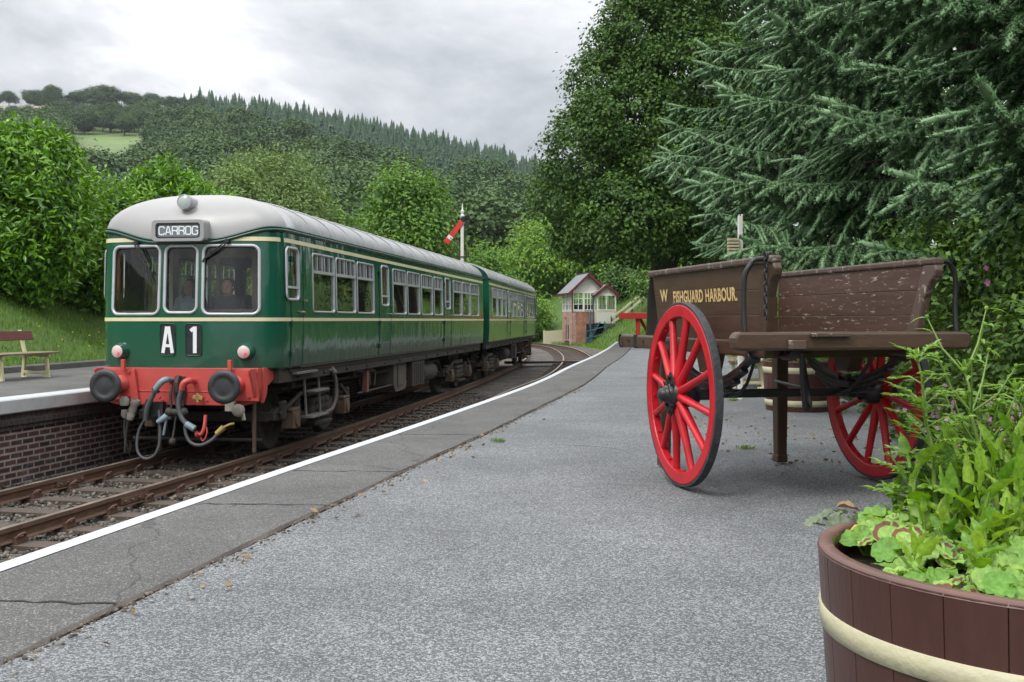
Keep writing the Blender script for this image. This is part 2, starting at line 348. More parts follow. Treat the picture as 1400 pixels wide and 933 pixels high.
MT['ger_dull'] = leaf_mat('geranium_dull_leaf', (.11,.15,.10), (.21,.25,.16), rough=.6, trans=.2, vein=90.)
MT['yleaf'] = leaf_mat('yellow_leaf', (.62,.42,.08), (.72,.52,.14), rough=.5, trans=.3)
MT['dryleaf'] = leaf_mat('dry_leaf', (.20,.12,.06), (.36,.26,.15), rough=.8, trans=.1)
MT['pink'] = leaf_mat('campion_petal', (.62,.24,.52), (.76,.38,.66), rough=.5, trans=.4)
MT['violet'] = leaf_mat('lobelia_petal', (.10,.08,.42), (.18,.14,.55), rough=.5, trans=.3)
MT['butter'] = leaf_mat('buttercup_petal', (.72,.58,.02), (.8,.68,.05), rough=.4, trans=.2)
MT['hedgeleaf'] = leaf_mat('bush_leaf', (.045,.110,.020), (.150,.270,.045), rough=.5, trans=.3)
MT['under'] = leaf_mat('undergrowth_leaf', (0.026,0.065,0.018), (0.091,0.169,0.039), rough=.5, trans=.25)

def gravel_mat():
    """fine grey chippings rolled into tar"""
    m, nt = nodes('platform_chippings'); out = N(nt, 'ShaderNodeOutputMaterial'); p = N(nt, 'ShaderNodeBsdfPrincipled', i_Roughness=.75); L(nt, p.outputs[0], out.inputs[0])
    tc = N(nt, 'ShaderNodeTexCoord'); v = N(nt, 'ShaderNodeTexVoronoi', i_Scale=140., i_Randomness=1.); L(nt, tc.outputs['Object'], v.inputs['Vector'])
    v2 = N(nt, 'ShaderNodeTexVoronoi', i_Scale=300.); L(nt, tc.outputs['Object'], v2.inputs['Vector'])
    bw = N(nt, 'ShaderNodeSeparateColor'); L(nt, v.outputs['Color'], bw.inputs[0])
    bw2 = N(nt, 'ShaderNodeSeparateColor'); L(nt, v2.outputs['Color'], bw2.inputs[0])
    ad = N(nt, 'ShaderNodeMath', operation='MULTIPLY_ADD'); L(nt, bw2.outputs[0], ad.inputs[0]); ad.inputs[1].default_value = .45; L(nt, bw.outputs[0], ad.inputs[2])
    cr = N(nt, 'ShaderNodeValToRGB'); L(nt, ad.outputs[0], cr.inputs[0])
    e = cr.color_ramp.elements; e[0].position = .0; e[0].color = (.040,.043,.046,1); e[1].position = 1.; e[1].color = (.30,.315,.32,1)
    for q, c in ((.22,(.080,.085,.089,1)),(.62,(.115,.122,.126,1)),(.90,(.150,.158,.163,1))):
        x = e.new(q); x.color = c
    big = N(nt, 'ShaderNodeTexNoise', i_Scale=.55, i_Detail=9., i_Roughness=.68); L(nt, tc.outputs['Object'], big.inputs['Vector'])
    r = N(nt, 'ShaderNodeMapRange', i_From_Min=.3, i_From_Max=.7, i_To_Min=.66, i_To_Max=1.22); L(nt, big.outputs[0], r.inputs[0])
    mu = N(nt, 'ShaderNodeVectorMath', operation='SCALE'); L(nt, cr.outputs[0], mu.inputs[0]); L(nt, r.outputs[0], mu.inputs['Scale'])
    n3 = N(nt, 'ShaderNodeTexNoise', i_Scale=2.3, i_Detail=10., i_Roughness=.75); L(nt, tc.outputs['Object'], n3.inputs['Vector'])
    r3 = N(nt, 'ShaderNodeMapRange', i_From_Min=.62, i_From_Max=.82, i_To_Max=.35); L(nt, n3.outputs[0], r3.inputs[0])
    mx = N(nt, 'ShaderNodeMix', data_type='RGBA'); L(nt, r3.outputs[0], mx.inputs[0]); L(nt, mu.outputs[0], mx.inputs[6]); mx.inputs[7].default_value = (.15,.125,.095,1)
    L(nt, mx.outputs[2], p.inputs['Base Color'])
    b = N(nt, 'ShaderNodeBump', i_Strength=.6, i_Distance=.008); L(nt, v.outputs['Distance'], b.inputs['Height']); b.invert = True
    b2 = N(nt, 'ShaderNodeBump', i_Strength=.4, i_Distance=.006); L(nt, v2.outputs['Distance'], b2.inputs['Height']); b2.invert = True; L(nt, b.outputs[0], b2.inputs['Normal'])
    L(nt, b2.outputs[0], p.inputs['Normal']); return m
def tarmac_mat():
    m, nt = nodes('platform_tarmac'); out = N(nt, 'ShaderNodeOutputMaterial'); p = N(nt, 'ShaderNodeBsdfPrincipled', i_Roughness=.8); L(nt, p.outputs[0], out.inputs[0])
    tc = N(nt, 'ShaderNodeTexCoord'); O = tc.outputs['Object']
    v = N(nt, 'ShaderNodeTexVoronoi', i_Scale=190.); L(nt, O, v.inputs['Vector']); s = N(nt, 'ShaderNodeSeparateColor'); L(nt, v.outputs['Color'], s.inputs[0])
    cr = N(nt, 'ShaderNodeValToRGB'); L(nt, s.outputs[0], cr.inputs[0]); e = cr.color_ramp.elements
    e[0].color = (.045,.045,.046,1); e[1].color = (.27,.26,.245,1); x = e.new(.55); x.color = (.082,.080,.077,1); x = e.new(.88); x.color = (.125,.121,.115,1)
    n1 = N(nt, 'ShaderNodeTexNoise', i_Scale=1.1, i_Detail=8., i_Roughness=.65); L(nt, O, n1.inputs['Vector'])
    r = N(nt, 'ShaderNodeMapRange', i_From_Min=.3, i_From_Max=.7, i_To_Min=.72, i_To_Max=1.25); L(nt, n1.outputs[0], r.inputs[0])
    mu = N(nt, 'ShaderNodeVectorMath', operation='SCALE'); L(nt, cr.outputs[0], mu.inputs[0]); L(nt, r.outputs[0], mu.inputs['Scale'])
    n2 = N(nt, 'ShaderNodeTexNoise', i_Scale=3.1, i_Detail=8., i_Roughness=.7); L(nt, O, n2.inputs['Vector'])
    r2 = N(nt, 'ShaderNodeMapRange', i_From_Min=.66, i_From_Max=.8, i_To_Max=.55); L(nt, n2.outputs[0], r2.inputs[0])
    mx = N(nt, 'ShaderNodeMix', data_type='RGBA'); L(nt, r2.outputs[0], mx.inputs[0]); L(nt, mu.outputs[0], mx.inputs[6]); mx.inputs[7].default_value = (.27,.245,.205,1)
    vc = N(nt, 'ShaderNodeTexVoronoi', feature='DISTANCE_TO_EDGE', i_Scale=.42); nw = N(nt, 'ShaderNodeTexNoise', i_Scale=2.5, i_Detail=5.); L(nt, O, nw.inputs['Vector'])
    va = N(nt, 'ShaderNodeVectorMath', operation='MULTIPLY_ADD'); L(nt, nw.outputs['Color'], va.inputs[0]); va.inputs[1].default_value = (.5,.5,0); L(nt, O, va.inputs[2]); L(nt, va.outputs[0], vc.inputs['Vector'])
    rc_ = N(nt, 'ShaderNodeMapRange', i_From_Min=.0, i_From_Max=.0045, i_To_Min=.45, i_To_Max=1.); L(nt, vc.outputs['Distance'], rc_.inputs[0])
    mc = N(nt, 'ShaderNodeMix', data_type='RGBA', blend_type='MULTIPLY'); mc.inputs[0].default_value = 1.; L(nt, mx.outputs[2], mc.inputs[6]); L(nt, rc_.outputs[0], mc.inputs[7])
    L(nt, mc.outputs[2], p.inputs['Base Color'])
    b = N(nt, 'ShaderNodeBump', i_Strength=.3, i_Distance=.006); L(nt, v.outputs['Distance'], b.inputs['Height'])
    b2 = N(nt, 'ShaderNodeBump', i_Strength=.3, i_Distance=.03); L(nt, n1.outputs[0], b2.inputs['Height']); L(nt, b.outputs[0], b2.inputs['Normal']); L(nt, b2.outputs[0], p.inputs['Normal']); return m
def ballast_mat(name='ballast_stone', base=((.05,.045,.04),(.15,.135,.12),(.36,.34,.31)), scale=19.):
    m, nt = nodes(name); out = N(nt, 'ShaderNodeOutputMaterial'); p = N(nt, 'ShaderNodeBsdfPrincipled', i_Roughness=.85); L(nt, p.outputs[0], out.inputs[0])
    tc = N(nt, 'ShaderNodeTexCoord'); O = tc.outputs['Object']
    v = N(nt, 'ShaderNodeTexVoronoi', i_Scale=scale); L(nt, O, v.inputs['Vector']); s = N(nt, 'ShaderNodeSeparateColor'); L(nt, v.outputs['Color'], s.inputs[0])
    cr = N(nt, 'ShaderNodeValToRGB'); L(nt, s.outputs[0], cr.inputs[0]); e = cr.color_ramp.elements
    e[0].color = c4(base[0]); e[1].color = c4(base[2]); x = e.new(.6); x.color = c4(base[1])
    n1 = N(nt, 'ShaderNodeTexNoise', i_Scale=.8, i_Detail=6.); L(nt, O, n1.inputs['Vector'])
    r = N(nt, 'ShaderNodeMapRange', i_From_Min=.35, i_From_Max=.65, i_To_Min=.65, i_To_Max=1.2); L(nt, n1.outputs[0], r.inputs[0])
    mu = N(nt, 'ShaderNodeVectorMath', operation='SCALE'); L(nt, cr.outputs[0], mu.inputs[0]); L(nt, r.outputs[0], mu.inputs['Scale']); L(nt, mu.outputs[0], p.inputs['Base Color'])
    b = N(nt, 'ShaderNodeBump', i_Strength=1., i_Distance=.05); b.invert = True; L(nt, v.outputs['Distance'], b.inputs['Height']); L(nt, b.outputs[0], p.inputs['Normal']); return m
def brick_mat(name, c1, c2, mortar, plane='YZ', bw=.225, rh=.075, stain=None, ms=.012):
    m, nt = nodes(name); out = N(nt, 'ShaderNodeOutputMaterial'); p = N(nt, 'ShaderNodeBsdfPrincipled', i_Roughness=.8); L(nt, p.outputs[0], out.inputs[0])
    tc = N(nt, 'ShaderNodeTexCoord'); sp = N(nt, 'ShaderNodeSeparateXYZ'); L(nt, tc.outputs['Object'], sp.inputs[0]); cb = N(nt, 'ShaderNodeCombineXYZ')
    if plane == 'both':
        ad = N(nt, 'ShaderNodeMath', operation='ADD'); L(nt, sp.outputs[0], ad.inputs[0]); L(nt, sp.outputs[1], ad.inputs[1]); L(nt, ad.outputs[0], cb.inputs[0])
    else: L(nt, sp.outputs['XYZ'.index(plane[0])], cb.inputs[0])
    L(nt, sp.outputs[2], cb.inputs[1])
    nz = N(nt, 'ShaderNodeTexNoise', i_Scale=9., i_Detail=3.); L(nt, tc.outputs['Object'], nz.inputs['Vector'])
    va = N(nt, 'ShaderNodeVectorMath', operation='MULTIPLY_ADD'); L(nt, nz.outputs['Color'], va.inputs[0]); va.inputs[1].default_value = (.014,.014,0); L(nt, cb.outputs[0], va.inputs[2])
    bt = N(nt, 'ShaderNodeTexBrick'); L(nt, va.outputs[0], bt.inputs['Vector']); bt.offset = .5
    bt.inputs['Color1'].default_value = c4(c1); bt.inputs['Color2'].default_value = c4(c2); bt.inputs['Mortar'].default_value = c4(mortar)
    bt.inputs['Scale'].default_value = 1.; bt.inputs['Brick Width'].default_value = bw; bt.inputs['Row Height'].default_value = rh; bt.inputs['Mortar Size'].default_value = ms; bt.inputs['Mortar Smooth'].default_value = .3
    c = bt.outputs['Color']
    n2 = N(nt, 'ShaderNodeTexNoise', i_Scale=1.7, i_Detail=8., i_Roughness=.7); L(nt, tc.outputs['Object'], n2.inputs['Vector'])
    r = N(nt, 'ShaderNodeMapRange', i_From_Min=.3, i_From_Max=.7, i_To_Min=.5, i_To_Max=1.35); L(nt, n2.outputs[0], r.inputs[0])
    mu = N(nt, 'ShaderNodeVectorMath', operation='SCALE'); L(nt, c, mu.inputs[0]); L(nt, r.outputs[0], mu.inputs['Scale']); c = mu.outputs[0]
    if stain:
        n3 = N(nt, 'ShaderNodeTexNoise', i_Scale=2.6, i_Detail=9., i_Roughness=.75); L(nt, tc.outputs['Object'], n3.inputs['Vector'])
        r3 = N(nt, 'ShaderNodeMapRange', i_From_Min=.55, i_From_Max=.72, i_To_Max=.6); L(nt, n3.outputs[0], r3.inputs[0])
        mx = N(nt, 'ShaderNodeMix', data_type='RGBA'); L(nt, r3.outputs[0], mx.inputs[0]); L(nt, c, mx.inputs[6]); mx.inputs[7].default_value = c4(stain); c = mx.outputs[2]
    L(nt, c, p.inputs['Base Color'])
    b = N(nt, 'ShaderNodeBump', i_Strength=.6, i_Distance=.012); b.invert = True; L(nt, bt.outputs['Fac'], b.inputs['Height']); L(nt, b.outputs[0], p.inputs['Normal']); return m
MT['gravel'] = gravel_mat(); MT['tarmac'] = tarmac_mat(); MT['ballast'] = ballast_mat(base=((.035,.030,.025),(.10,.085,.070),(.22,.195,.165)))
MT['stone'] = leaf_mat('loose_stone', (.045,.036,.028), (.20,.175,.145), rough=.85, trans=0.)
MT['wallbrick'] = brick_mat('platform_brick', (.040,.024,.026), (.125,.060,.052), (.36,.32,.29), 'YZ', bw=.235, rh=.085, ms=.016, stain=(.30,.29,.30))
MT['boxbrick'] = brick_mat('signal_box_brick', (.34,.105,.05), (.42,.155,.085), (.34,.26,.2), 'both', .24, .08)
MT['boxbrick_pale'] = brick_mat('signal_box_brick_pale', (.42,.23,.19), (.48,.28,.23), (.42,.33,.29), 'both', .24, .08)
MT['dirt'] = mat('gap_dirt', (.022,.019,.015), rough=.95, var=.5, bump=.5, bscale=30)
MT['coping'] = mat('coping_white', (.46,.48,.49), rough=.6, var=.1, col2=(.30,.29,.28), mix_lo=.6, mix_hi=.78, mscale=7., bump=.1)
MT['coping_brick'] = brick_mat('corbel_brick', (.06,.045,.045), (.09,.07,.068), (.12,.11,.105), 'YZ', .11, .075, stain=(.17,.16,.165))
MT['line'] = mat('edge_line_white', (.47,.49,.51), rough=.6, var=.06, col2=(.25,.25,.25), mix_lo=.58, mix_hi=.68, mscale=9., bump=.15, bscale=80)
MT['kerbstone'] = mat('kerb_stone', (.10,.095,.085), rough=.85, var=.35, scale=3, bump=.3)
# ---------------------------------------------------------------- foliage builders (numpy)
def unit(a): return a/np.maximum(np.linalg.norm(a, axis=-1, keepdims=True), 1e-9)
def leaves_at(P, D, ln, wd, rng, fold=.25, face=None):
    """one folded rhombus leaf per point P pointing along D: 4 corners, 2 triangles"""
    n = len(P); D = unit(D); r = rng.normal(size=(n, 3)) if face is None else face+rng.normal(size=(n, 3))*.33; D = D if face is None else unit(D-.75*r*np.sum(D*r, 1, keepdims=True)/np.sum(r*r, 1, keepdims=True)); A = unit(np.cross(D, r)); B = np.cross(A, D)
    ln = np.broadcast_to(np.asarray(ln, float), (n,))[:, None]*rng.uniform(.7, 1.3, (n, 1)); wd = np.broadcast_to(np.asarray(wd, float), (n,))[:, None]*rng.uniform(.75, 1.25, (n, 1))
    mid = P+D*ln*.45
    V = np.stack([P, mid+A*wd*.5+B*wd*fold, P+D*ln, mid-A*wd*.5+B*wd*fold], 1).reshape(-1, 3)
    i = np.arange(n)[:, None]*4
    F = np.concatenate([i+np.array([[0,1,2]]), i+np.array([[0,2,3]])], 1).reshape(-1, 3)
    return V, F
def clump_points(lobes, n_clumps, per, clump_r, rng, inner=.25, squash=.8):
    """leaf positions gathered in clumps spread over and through a crown made of ellipsoid lobes (cx,cy,cz,rx,ry,rz)"""
    lobes = np.array(lobes, float); vol = lobes[:, 3]*lobes[:, 4]+lobes[:, 3]*lobes[:, 5]+lobes[:, 4]*lobes[:, 5]
    k = rng.choice(len(lobes), n_clumps, p=vol/vol.sum()); c = lobes[k]
    d = unit(rng.normal(size=(n_clumps, 3))); rad = np.where(rng.random(n_clumps) < inner, rng.uniform(.35, .85, n_clumps), rng.uniform(.84, 1.08, n_clumps))[:, None]
    C = c[:, :3]+d*rad*c[:, 3:]
    # clumps deep inside another lobe cannot be seen: push most of them out
    keep = np.ones(n_clumps, bool)
    for l in lobes:
        q = np.linalg.norm((C-l[:3])/l[3:], axis=1); keep &= ~((q < .62) & (rng.random(n_clumps) < .75))
    C = C[keep]; d = d[keep]; m = len(C)
    cr = clump_r*rng.uniform(.6, 1.4, (m, 1, 1)); off = rng.normal(size=(m, per, 3))*cr*.5; off[..., 2] *= squash
    P = (C[:, None, :]+off).reshape(-1, 3); O = (unit(off+1e-6)*.8+d[:, None, :]*.7).reshape(-1, 3)
    tone = np.repeat(rng.uniform(-.34, .30, m), per)
    return P, O, tone, C
def leafy(lobes, n_clumps, per, clump_r, ln, wd, seed, droop=-.25, inner=.25, squash=.8, fold=.25, clip=None, lie=.55):
    rng = np.random.default_rng(seed); P, O, tone, C = clump_points(lobes, n_clumps, per, clump_r, rng, inner, squash)
    if clip is not None: k = clip(P); P, O, tone = P[k], O[k], tone[k]
    D = O*.5+rng.normal(size=P.shape)*.6; D[:, 2] += droop
    V, F = leaves_at(P, D, ln, wd, rng, fold, unit(O)*1.+np.array([0,0,lie]))
    rnd = np.clip(np.repeat(.5+tone+rng.normal(size=len(P))*.18, 2), 0, 1)
    return V, F, rnd, C
def limbs(mb, base, top, r, C, n, seed, mi=0, wob=.12):
    """tapered trunk and crooked limbs reaching into the crown at some of the clump centres C"""
    rng = random.Random(seed); base, top = Vector(base), Vector(top); H = (top-base).length; pts = []; k = 7
    for i in range(k):
        t = i/(k-1); p = base.lerp(top, t)+Vector((rng.uniform(-1,1), rng.uniform(-1,1), 0))*wob*r*4*(t > 0); pts.append(p)
    rs = [r*(1.35 if i == 0 else 1-.8*i/(k-1)) for i in range(k)]
    mb.tube(pts, rs, 10, mi)
    for j in range(n):
        c = Vector(C[rng.randrange(len(C))]); i = rng.randint(1, k-2); a = pts[i].lerp(pts[i+1], rng.random())
        if c.z < a.z-.3*H: continue
        b = a.lerp(c, .5)+Vector((rng.uniform(-1,1), rng.uniform(-1,1), rng.uniform(0,1)))*(c-a).length*.1
        r0 = rs[i]*.5; mb.tube([a, a.lerp(b, .5)+Vector((0,0,.03*H)), b, b.lerp(c, .6), c], [r0, r0*.75, r0*.5, r0*.3, r0*.12], 6, mi)
def broad_tree(name, label, cat, base, lobes, leaf, n_clumps, per, clump_r, ln, wd, seed, trunk_r=.3, trunk_top=.75, n_limbs=14, bark='bark', group=None, droop=-.25, inner=.25, squash=.8, fold=.25):
    """lobes are relative to the base"""
    t = thing(name, label, cat, base, 0, group)
    V, F, rnd, C = leafy(lobes, n_clumps, per, clump_r, ln, wd, seed, droop, inner, squash, fold)
    link('crown', arr_mesh('crown', V, F, MT[leaf], rnd), t)
    top = max(l[2]+l[5]*.5 for l in lobes)*trunk_top; cx = sum(l[0] for l in lobes)/len(lobes); cy = sum(l[1] for l in lobes)/len(lobes)
    mb = MB(); limbs(mb, (0,0,-.25), (cx*.6, cy*.6, top), trunk_r, C, n_limbs, seed); mb.build('trunk', MT[bark], t)
    return t
# --- spruce: shoots like bottle brushes on drooping sprays
def shoot_template(n_need, ln, r0, seed, flat=.92):
    """needles of one shoot along +X, length ln, as slim triangles; also a thin twig"""
    rng = np.random.default_rng(seed); t = rng.random(n_need)**.9; a = rng.uniform(0, 2*PI, n_need)
    P = np.stack([t*ln, np.zeros(n_need), np.zeros(n_need)], 1)
    rr = r0*(1-.45*t)*rng.uniform(.8, 1.15, n_need)
    D = np.stack([rr*.75, np.cos(a)*rr, np.sin(a)*rr*flat+rr*.12], 1)
    W = np.cross(D, rng.normal(size=(n_need, 3))); W = unit(W)*(r0*.17)
    V = np.stack([P-W, P+W, P+D+W*.35, P+D-W*.35], 1).reshape(-1, 3); i = np.arange(n_need)[:, None]*4
    F = np.concatenate([i+np.array([[0,1,2]]), i+np.array([[0,2,3]])], 1).reshape(-1, 3)
    # the packed inner needles read as one soft body
    ring = []; k = 6; st = ((.02,.28),(.2,.54),(.55,.54),(.85,.40),(1.0,.06))
    for s, q in st:
        for j in range(k): a_ = 2*PI*j/k+rng.uniform(-.25,.25); g = q*rng.uniform(.8,1.2)*r0; ring.append((s*ln, math.cos(a_)*g, math.sin(a_)*g*flat))
    b = len(V); V = np.concatenate([V, ring]); fc = []
    for l in range(len(st)-1):
        for j in range(k): j2 = (j+1) % k; fc += [(b+l*k+j, b+l*k+j2, b+(l+1)*k+j2), (b+l*k+j, b+(l+1)*k+j2, b+(l+1)*k+j)]
    return V, np.concatenate([F, fc])
def place_shoots(templates, P, D, up, scale, rng, which):
    """templates copied to points P along directions D"""
    Vs, Fs, ids = [], [], []; off = 0; D = unit(D); A = unit(np.cross(up, D)+1e-6); B = np.cross(D, A)
    for k, (TV, TF) in enumerate(templates):
        s = np.where(which == k)[0]
        if not len(s): continue
        M_ = np.stack([D[s], A[s], B[s]], 1)*scale[s][:, None, None]           # rows: axes
        V = np.einsum('vi,nij->nvj', TV, M_)+P[s][:, None, :]
        F = TF[None]+(np.arange(len(s))*len(TV))[:, None, None]+off
        Vs.append(V.reshape(-1, 3)); Fs.append(F.reshape(-1, 3)); ids.append(np.repeat(s, len(TF))); off += len(s)*len(TV)
    return np.concatenate(Vs), np.concatenate(Fs), np.concatenate(ids)
def spruce(label, base, H, rad, seed, n_need=46, sh_len=.19, sh_r=.048, z0=.3, zmax=None, dens=1., sector=None, lean=(0,0), whorl=.36, droop=.30):
    """tall spruce: whorls of branches; every branch carries side sprays and hanging shoots"""
    rng = np.random.default_rng(seed); rr = random.Random(seed); t = thing('spruce', label, 'tree', base)
    mb = MB(); zt = zmax or H
    mb.tube([(0,0,-.3), (0,0,H*.3), (lean[0], lean[1], H)], [.15, .11, .02], 10)
    P, D, UP, SC, TN, KD = [], [], [], [], [], []; z = z0
    while z < min(H-.2, zt):
        nb = rr.randint(5, 6); a0 = rr.uniform(0, 2*PI)
        for b in range(nb):
            a = a0+2*PI*b/nb+rr.uniform(-.3, .3)
            if sector and math.cos(a-sector[0]) < sector[1]: continue
            Lb = rad*(1-(z/H)**1.15)*rr.uniform(.72, 1.12)+.25; d = Vector((math.cos(a), math.sin(a), 0)); rise = rr.uniform(.0, .35); zz = z+rr.uniform(-.12, .12)
            n = 9; pts = []
            for i in range(n+1):
                s = i/n; pts.append(Vector((0,0,zz))+d*(Lb*s)+Vector((0,0,Lb*(rise*s-droop*s*s+.22*s**4)))+Vector((rr.uniform(-1,1), rr.uniform(-1,1), 0))*.03*Lb*s)
            mb.tube(pts, [max(.006, .030*(Lb/3)*(1-.85*i/n)) for i in range(n+1)], 5)
            side = Vector((-d.y, d.x, 0)); tone = rr.uniform(-.2, .2)
            nside = max(4, int(Lb*6.2*dens))
            def shoot(o, dv, sc, tn, kd): P.append(tuple(o)); D.append(tuple(dv)); SC.append(sc); TN.append(tn); KD.append(kd); UP.append((0,0,1))
            def hang(o, dv, sc, tn):          # short fat lobes hanging to both sides of a twig
                for sg in (1, -1):
                    if rr.random() < .85: shoot(o, (dv*rr.uniform(.25,.6)+dv.cross(Vector((0,0,1)))*sg*rr.uniform(.35,.8)+Vector((0,0,-rr.uniform(.45,1.1)))).normalized(), sc*rr.uniform(.75, 1.15), tn+rr.uniform(-.1,.1), 1)
            ax = int(Lb*.8/(sh_len*.8))
            for k in range(ax):               # the branch itself, frosted at the end
                s = .30+.70*k/ax; i = min(int(s*n), n-1); p = pts[i].lerp(pts[i+1], s*n-i); dd = (pts[i+1]-pts[i]).normalized()
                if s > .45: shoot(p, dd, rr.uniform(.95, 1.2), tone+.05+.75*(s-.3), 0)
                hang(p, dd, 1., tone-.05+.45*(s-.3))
            for k in range(nside):
                s = .16+.80*(k/nside)**.85; i = min(int(s*n), n-1); p = pts[i].lerp(pts[i+1], s*n-i); dd = (pts[i+1]-pts[i]).normalized()
                sg = 1 if k % 2 else -1; ls = (.22+.40*(1-s))*Lb*.55*rr.uniform(.7, 1.25)
                sd = (dd*rr.uniform(.55, .95)+side*sg*rr.uniform(.6, 1.)+Vector((0,0,rr.uniform(-.25, .12)))).normalized()
                m = max(2, int(ls/(sh_len*.66))); pts2 = [p]
                for q in range(m):
                    sd = (sd+Vector((0,0,-.10-.10*rr.random()+.08*(q > m*.6)))).normalized(); pts2.append(pts2[-1]+sd*(ls/m))
                if ls > .3: mb.tube([pts2[0], pts2[len(pts2)//2], pts2[-1]], [.007, .005, .003], 3, cap=False)
                for q in range(m):
                    o = pts2[q]; dq = (pts2[q+1]-pts2[q]).normalized(); out = s+(1-s)*.55*(q+1)/m
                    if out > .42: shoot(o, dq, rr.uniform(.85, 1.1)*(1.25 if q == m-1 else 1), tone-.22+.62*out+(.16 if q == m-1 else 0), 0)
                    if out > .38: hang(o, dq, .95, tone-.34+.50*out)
            shoot(pts[-2].lerp(pts[-1], .4), (pts[-1]-pts[-2]).normalized(), 1.7, .55+tone, 0)
        for k in range(int(26*dens)):         # filler shoots round the stem, the inner shade put into their dark tone
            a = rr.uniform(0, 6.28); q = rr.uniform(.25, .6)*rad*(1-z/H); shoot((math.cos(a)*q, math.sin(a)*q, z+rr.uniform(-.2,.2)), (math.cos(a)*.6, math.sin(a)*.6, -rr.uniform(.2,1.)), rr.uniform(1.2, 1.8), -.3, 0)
        z += whorl*rr.uniform(.8, 1.25)
    P, D, UP, SC, TN, KD = map(np.array, (P, D, UP, SC, TN, KD))
    tp = [shoot_template(n_need, sh_len*1.1, sh_r*.72, seed+i) for i in range(3)]+[shoot_template(int(n_need*.8), sh_len*.72, sh_r*.95, seed+9+i) for i in range(3)]
    V, F, ids = place_shoots(tp, P, D, UP, SC, rng, KD*3+rng.integers(0, 3, len(KD)))
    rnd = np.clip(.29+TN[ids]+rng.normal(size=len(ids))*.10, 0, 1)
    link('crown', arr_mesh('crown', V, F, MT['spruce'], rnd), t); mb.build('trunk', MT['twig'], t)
    return t, len(P)
# --- small plants: shaped leaves
def leaf_strip(mb, base, d, ln, wd, droop=.6, n=7, teeth=0., fold=.25, seed=0, shape=None, up=None, mi=0):
    """leaf blade: n cross-sections along a drooping midrib, two halves in a shallow V, toothed edge"""
    rr = random.Random(seed); p = Vector(base); d = Vector(d).normalized(); upv = Vector(up or (0,0,1))
    side = d.cross(upv)
    if side.length < .05: side = d.cross(Vector((1,.2,0)))
    side.normalize(); vs = []
    for i in range(n+1):
        s = i/n; w = (shape(s) if shape else math.sin(PI*min(1, s**.75*.97+.02)))*wd/2
        if teeth and 0 < i < n: w *= 1+teeth*(1 if i % 2 else -1)*rr.uniform(.6, 1.2)
        nrm = side.cross(d).normalized(); wl = rr.uniform(-.08, .08)*wd
        vs += [p+side*w+nrm*(w*fold*2+wl), p, p-side*w+nrm*(w*fold*2-wl)]
        d = (d+Vector((0,0,-droop/n))).normalized(); p = p+d*(ln/n)
    fs = []
    for i in range(n): a = 3*i; fs += [(a, a+1, a+4, a+3), (a+1, a+2, a+5, a+4)]
    return mb.add(vs, fs, True, mi)
def round_leaf(mb, c, nrm, r, seed=0, mi=0, zone=None):
    """scalloped, pleated round leaf; zone = material index of its dark ring"""
    rr = random.Random(seed); a, b, d = frame_of(nrm); c = Vector(c); n = 28; rings = (.0, .32, .58, .84, 1.) if zone is not None else (0, .55, 1.); vs = [c]; nr = len(rings)-1
    for k in range(1, nr+1):
        for i in range(n):
            t = 2*PI*i/n; q = rings[k]*r; gap = 1-.55*math.exp(-((t-PI)/.28)**2)*(rings[k])
            if k == nr: q *= 1+.07*math.cos(t*9)+rr.uniform(-.03, .03)
            vs.append(c+(a*math.cos(t)+b*math.sin(t))*q*gap+d*(rings[k]**2*r*(.28+.10*math.cos(t*9+seed))))
    fs = [(0, 1+i, 1+(i+1) % n) for i in range(n)]; mb.add(vs, fs, True, mi); base = len(mb.v)-len(vs)
    for k in range(1, nr):
        for i in range(n):
            o = 1+(k-1)*n; j = (i+1) % n; mb.f.append([base+o+i, base+o+n+i, base+o+n+j, base+o+j]); mb.rn.append(mb.rn[-1]); mb.sm.append(True); mb.mi.append(zone if (zone is not None and k == 2 and rr.random() < .82) else mi)
def rnd_attr(o, seed, lo=0., hi=1.):
    return o
# ---------------------------------------------------------------- camera, sky, sun
cam = bpy.data.objects.new('camera', bpy.data.cameras.new('camera')); COL.objects.link(cam); S.camera = cam
cam.location = (0,0,HC); cam.rotation_euler = (R(90),0,0); cam.data.lens = 36.; cam.data.sensor_width = 36.; cam.data.shift_y = -28.5/1400
cam.data.clip_end = 6000.; cam.data.clip_start = .05
S.render.engine = 'CYCLES'; S.cycles.use_denoising = True; S.cycles.max_bounces = 7; S.cycles.transparent_max_bounces = 16; S.cycles.caustics_reflective = False; S.cycles.caustics_refractive = False
vs_ = S.view_settings; vs_.view_transform = 'Standard'; vs_.look = 'None'; vs_.gamma = 1.; vs_.use_curve_mapping = False; vs_.exposure = .38
SUN_EL, SUN_AZ = R(52), R(215)               # high, behind the camera to the left, a bright patch in thick cloud
W = bpy.data.worlds.new('World'); S.world = W; W.use_nodes = True; nt = W.node_tree; nt.nodes.clear()
wo = N(nt, 'ShaderNodeOutputWorld'); bg = N(nt, 'ShaderNodeBackground', i_Strength=.13); L(nt, bg.outputs[0], wo.inputs[0])
sky = N(nt, 'ShaderNodeTexSky', sky_type='NISHITA'); sky.sun_disc = False; sky.sun_elevation = SUN_EL; sky.sun_rotation = SUN_AZ
tc = N(nt, 'ShaderNodeTexCoord'); sp = N(nt, 'ShaderNodeSeparateXYZ'); L(nt, tc.outputs['Generated'], sp.inputs[0])
zc = N(nt, 'ShaderNodeMath', operation='MAXIMUM'); L(nt, sp.outputs[2], zc.inputs[0]); zc.inputs[1].default_value = 0.
za = N(nt, 'ShaderNodeMath', operation='ADD'); L(nt, zc.outputs[0], za.inputs[0]); za.inputs[1].default_value = .16
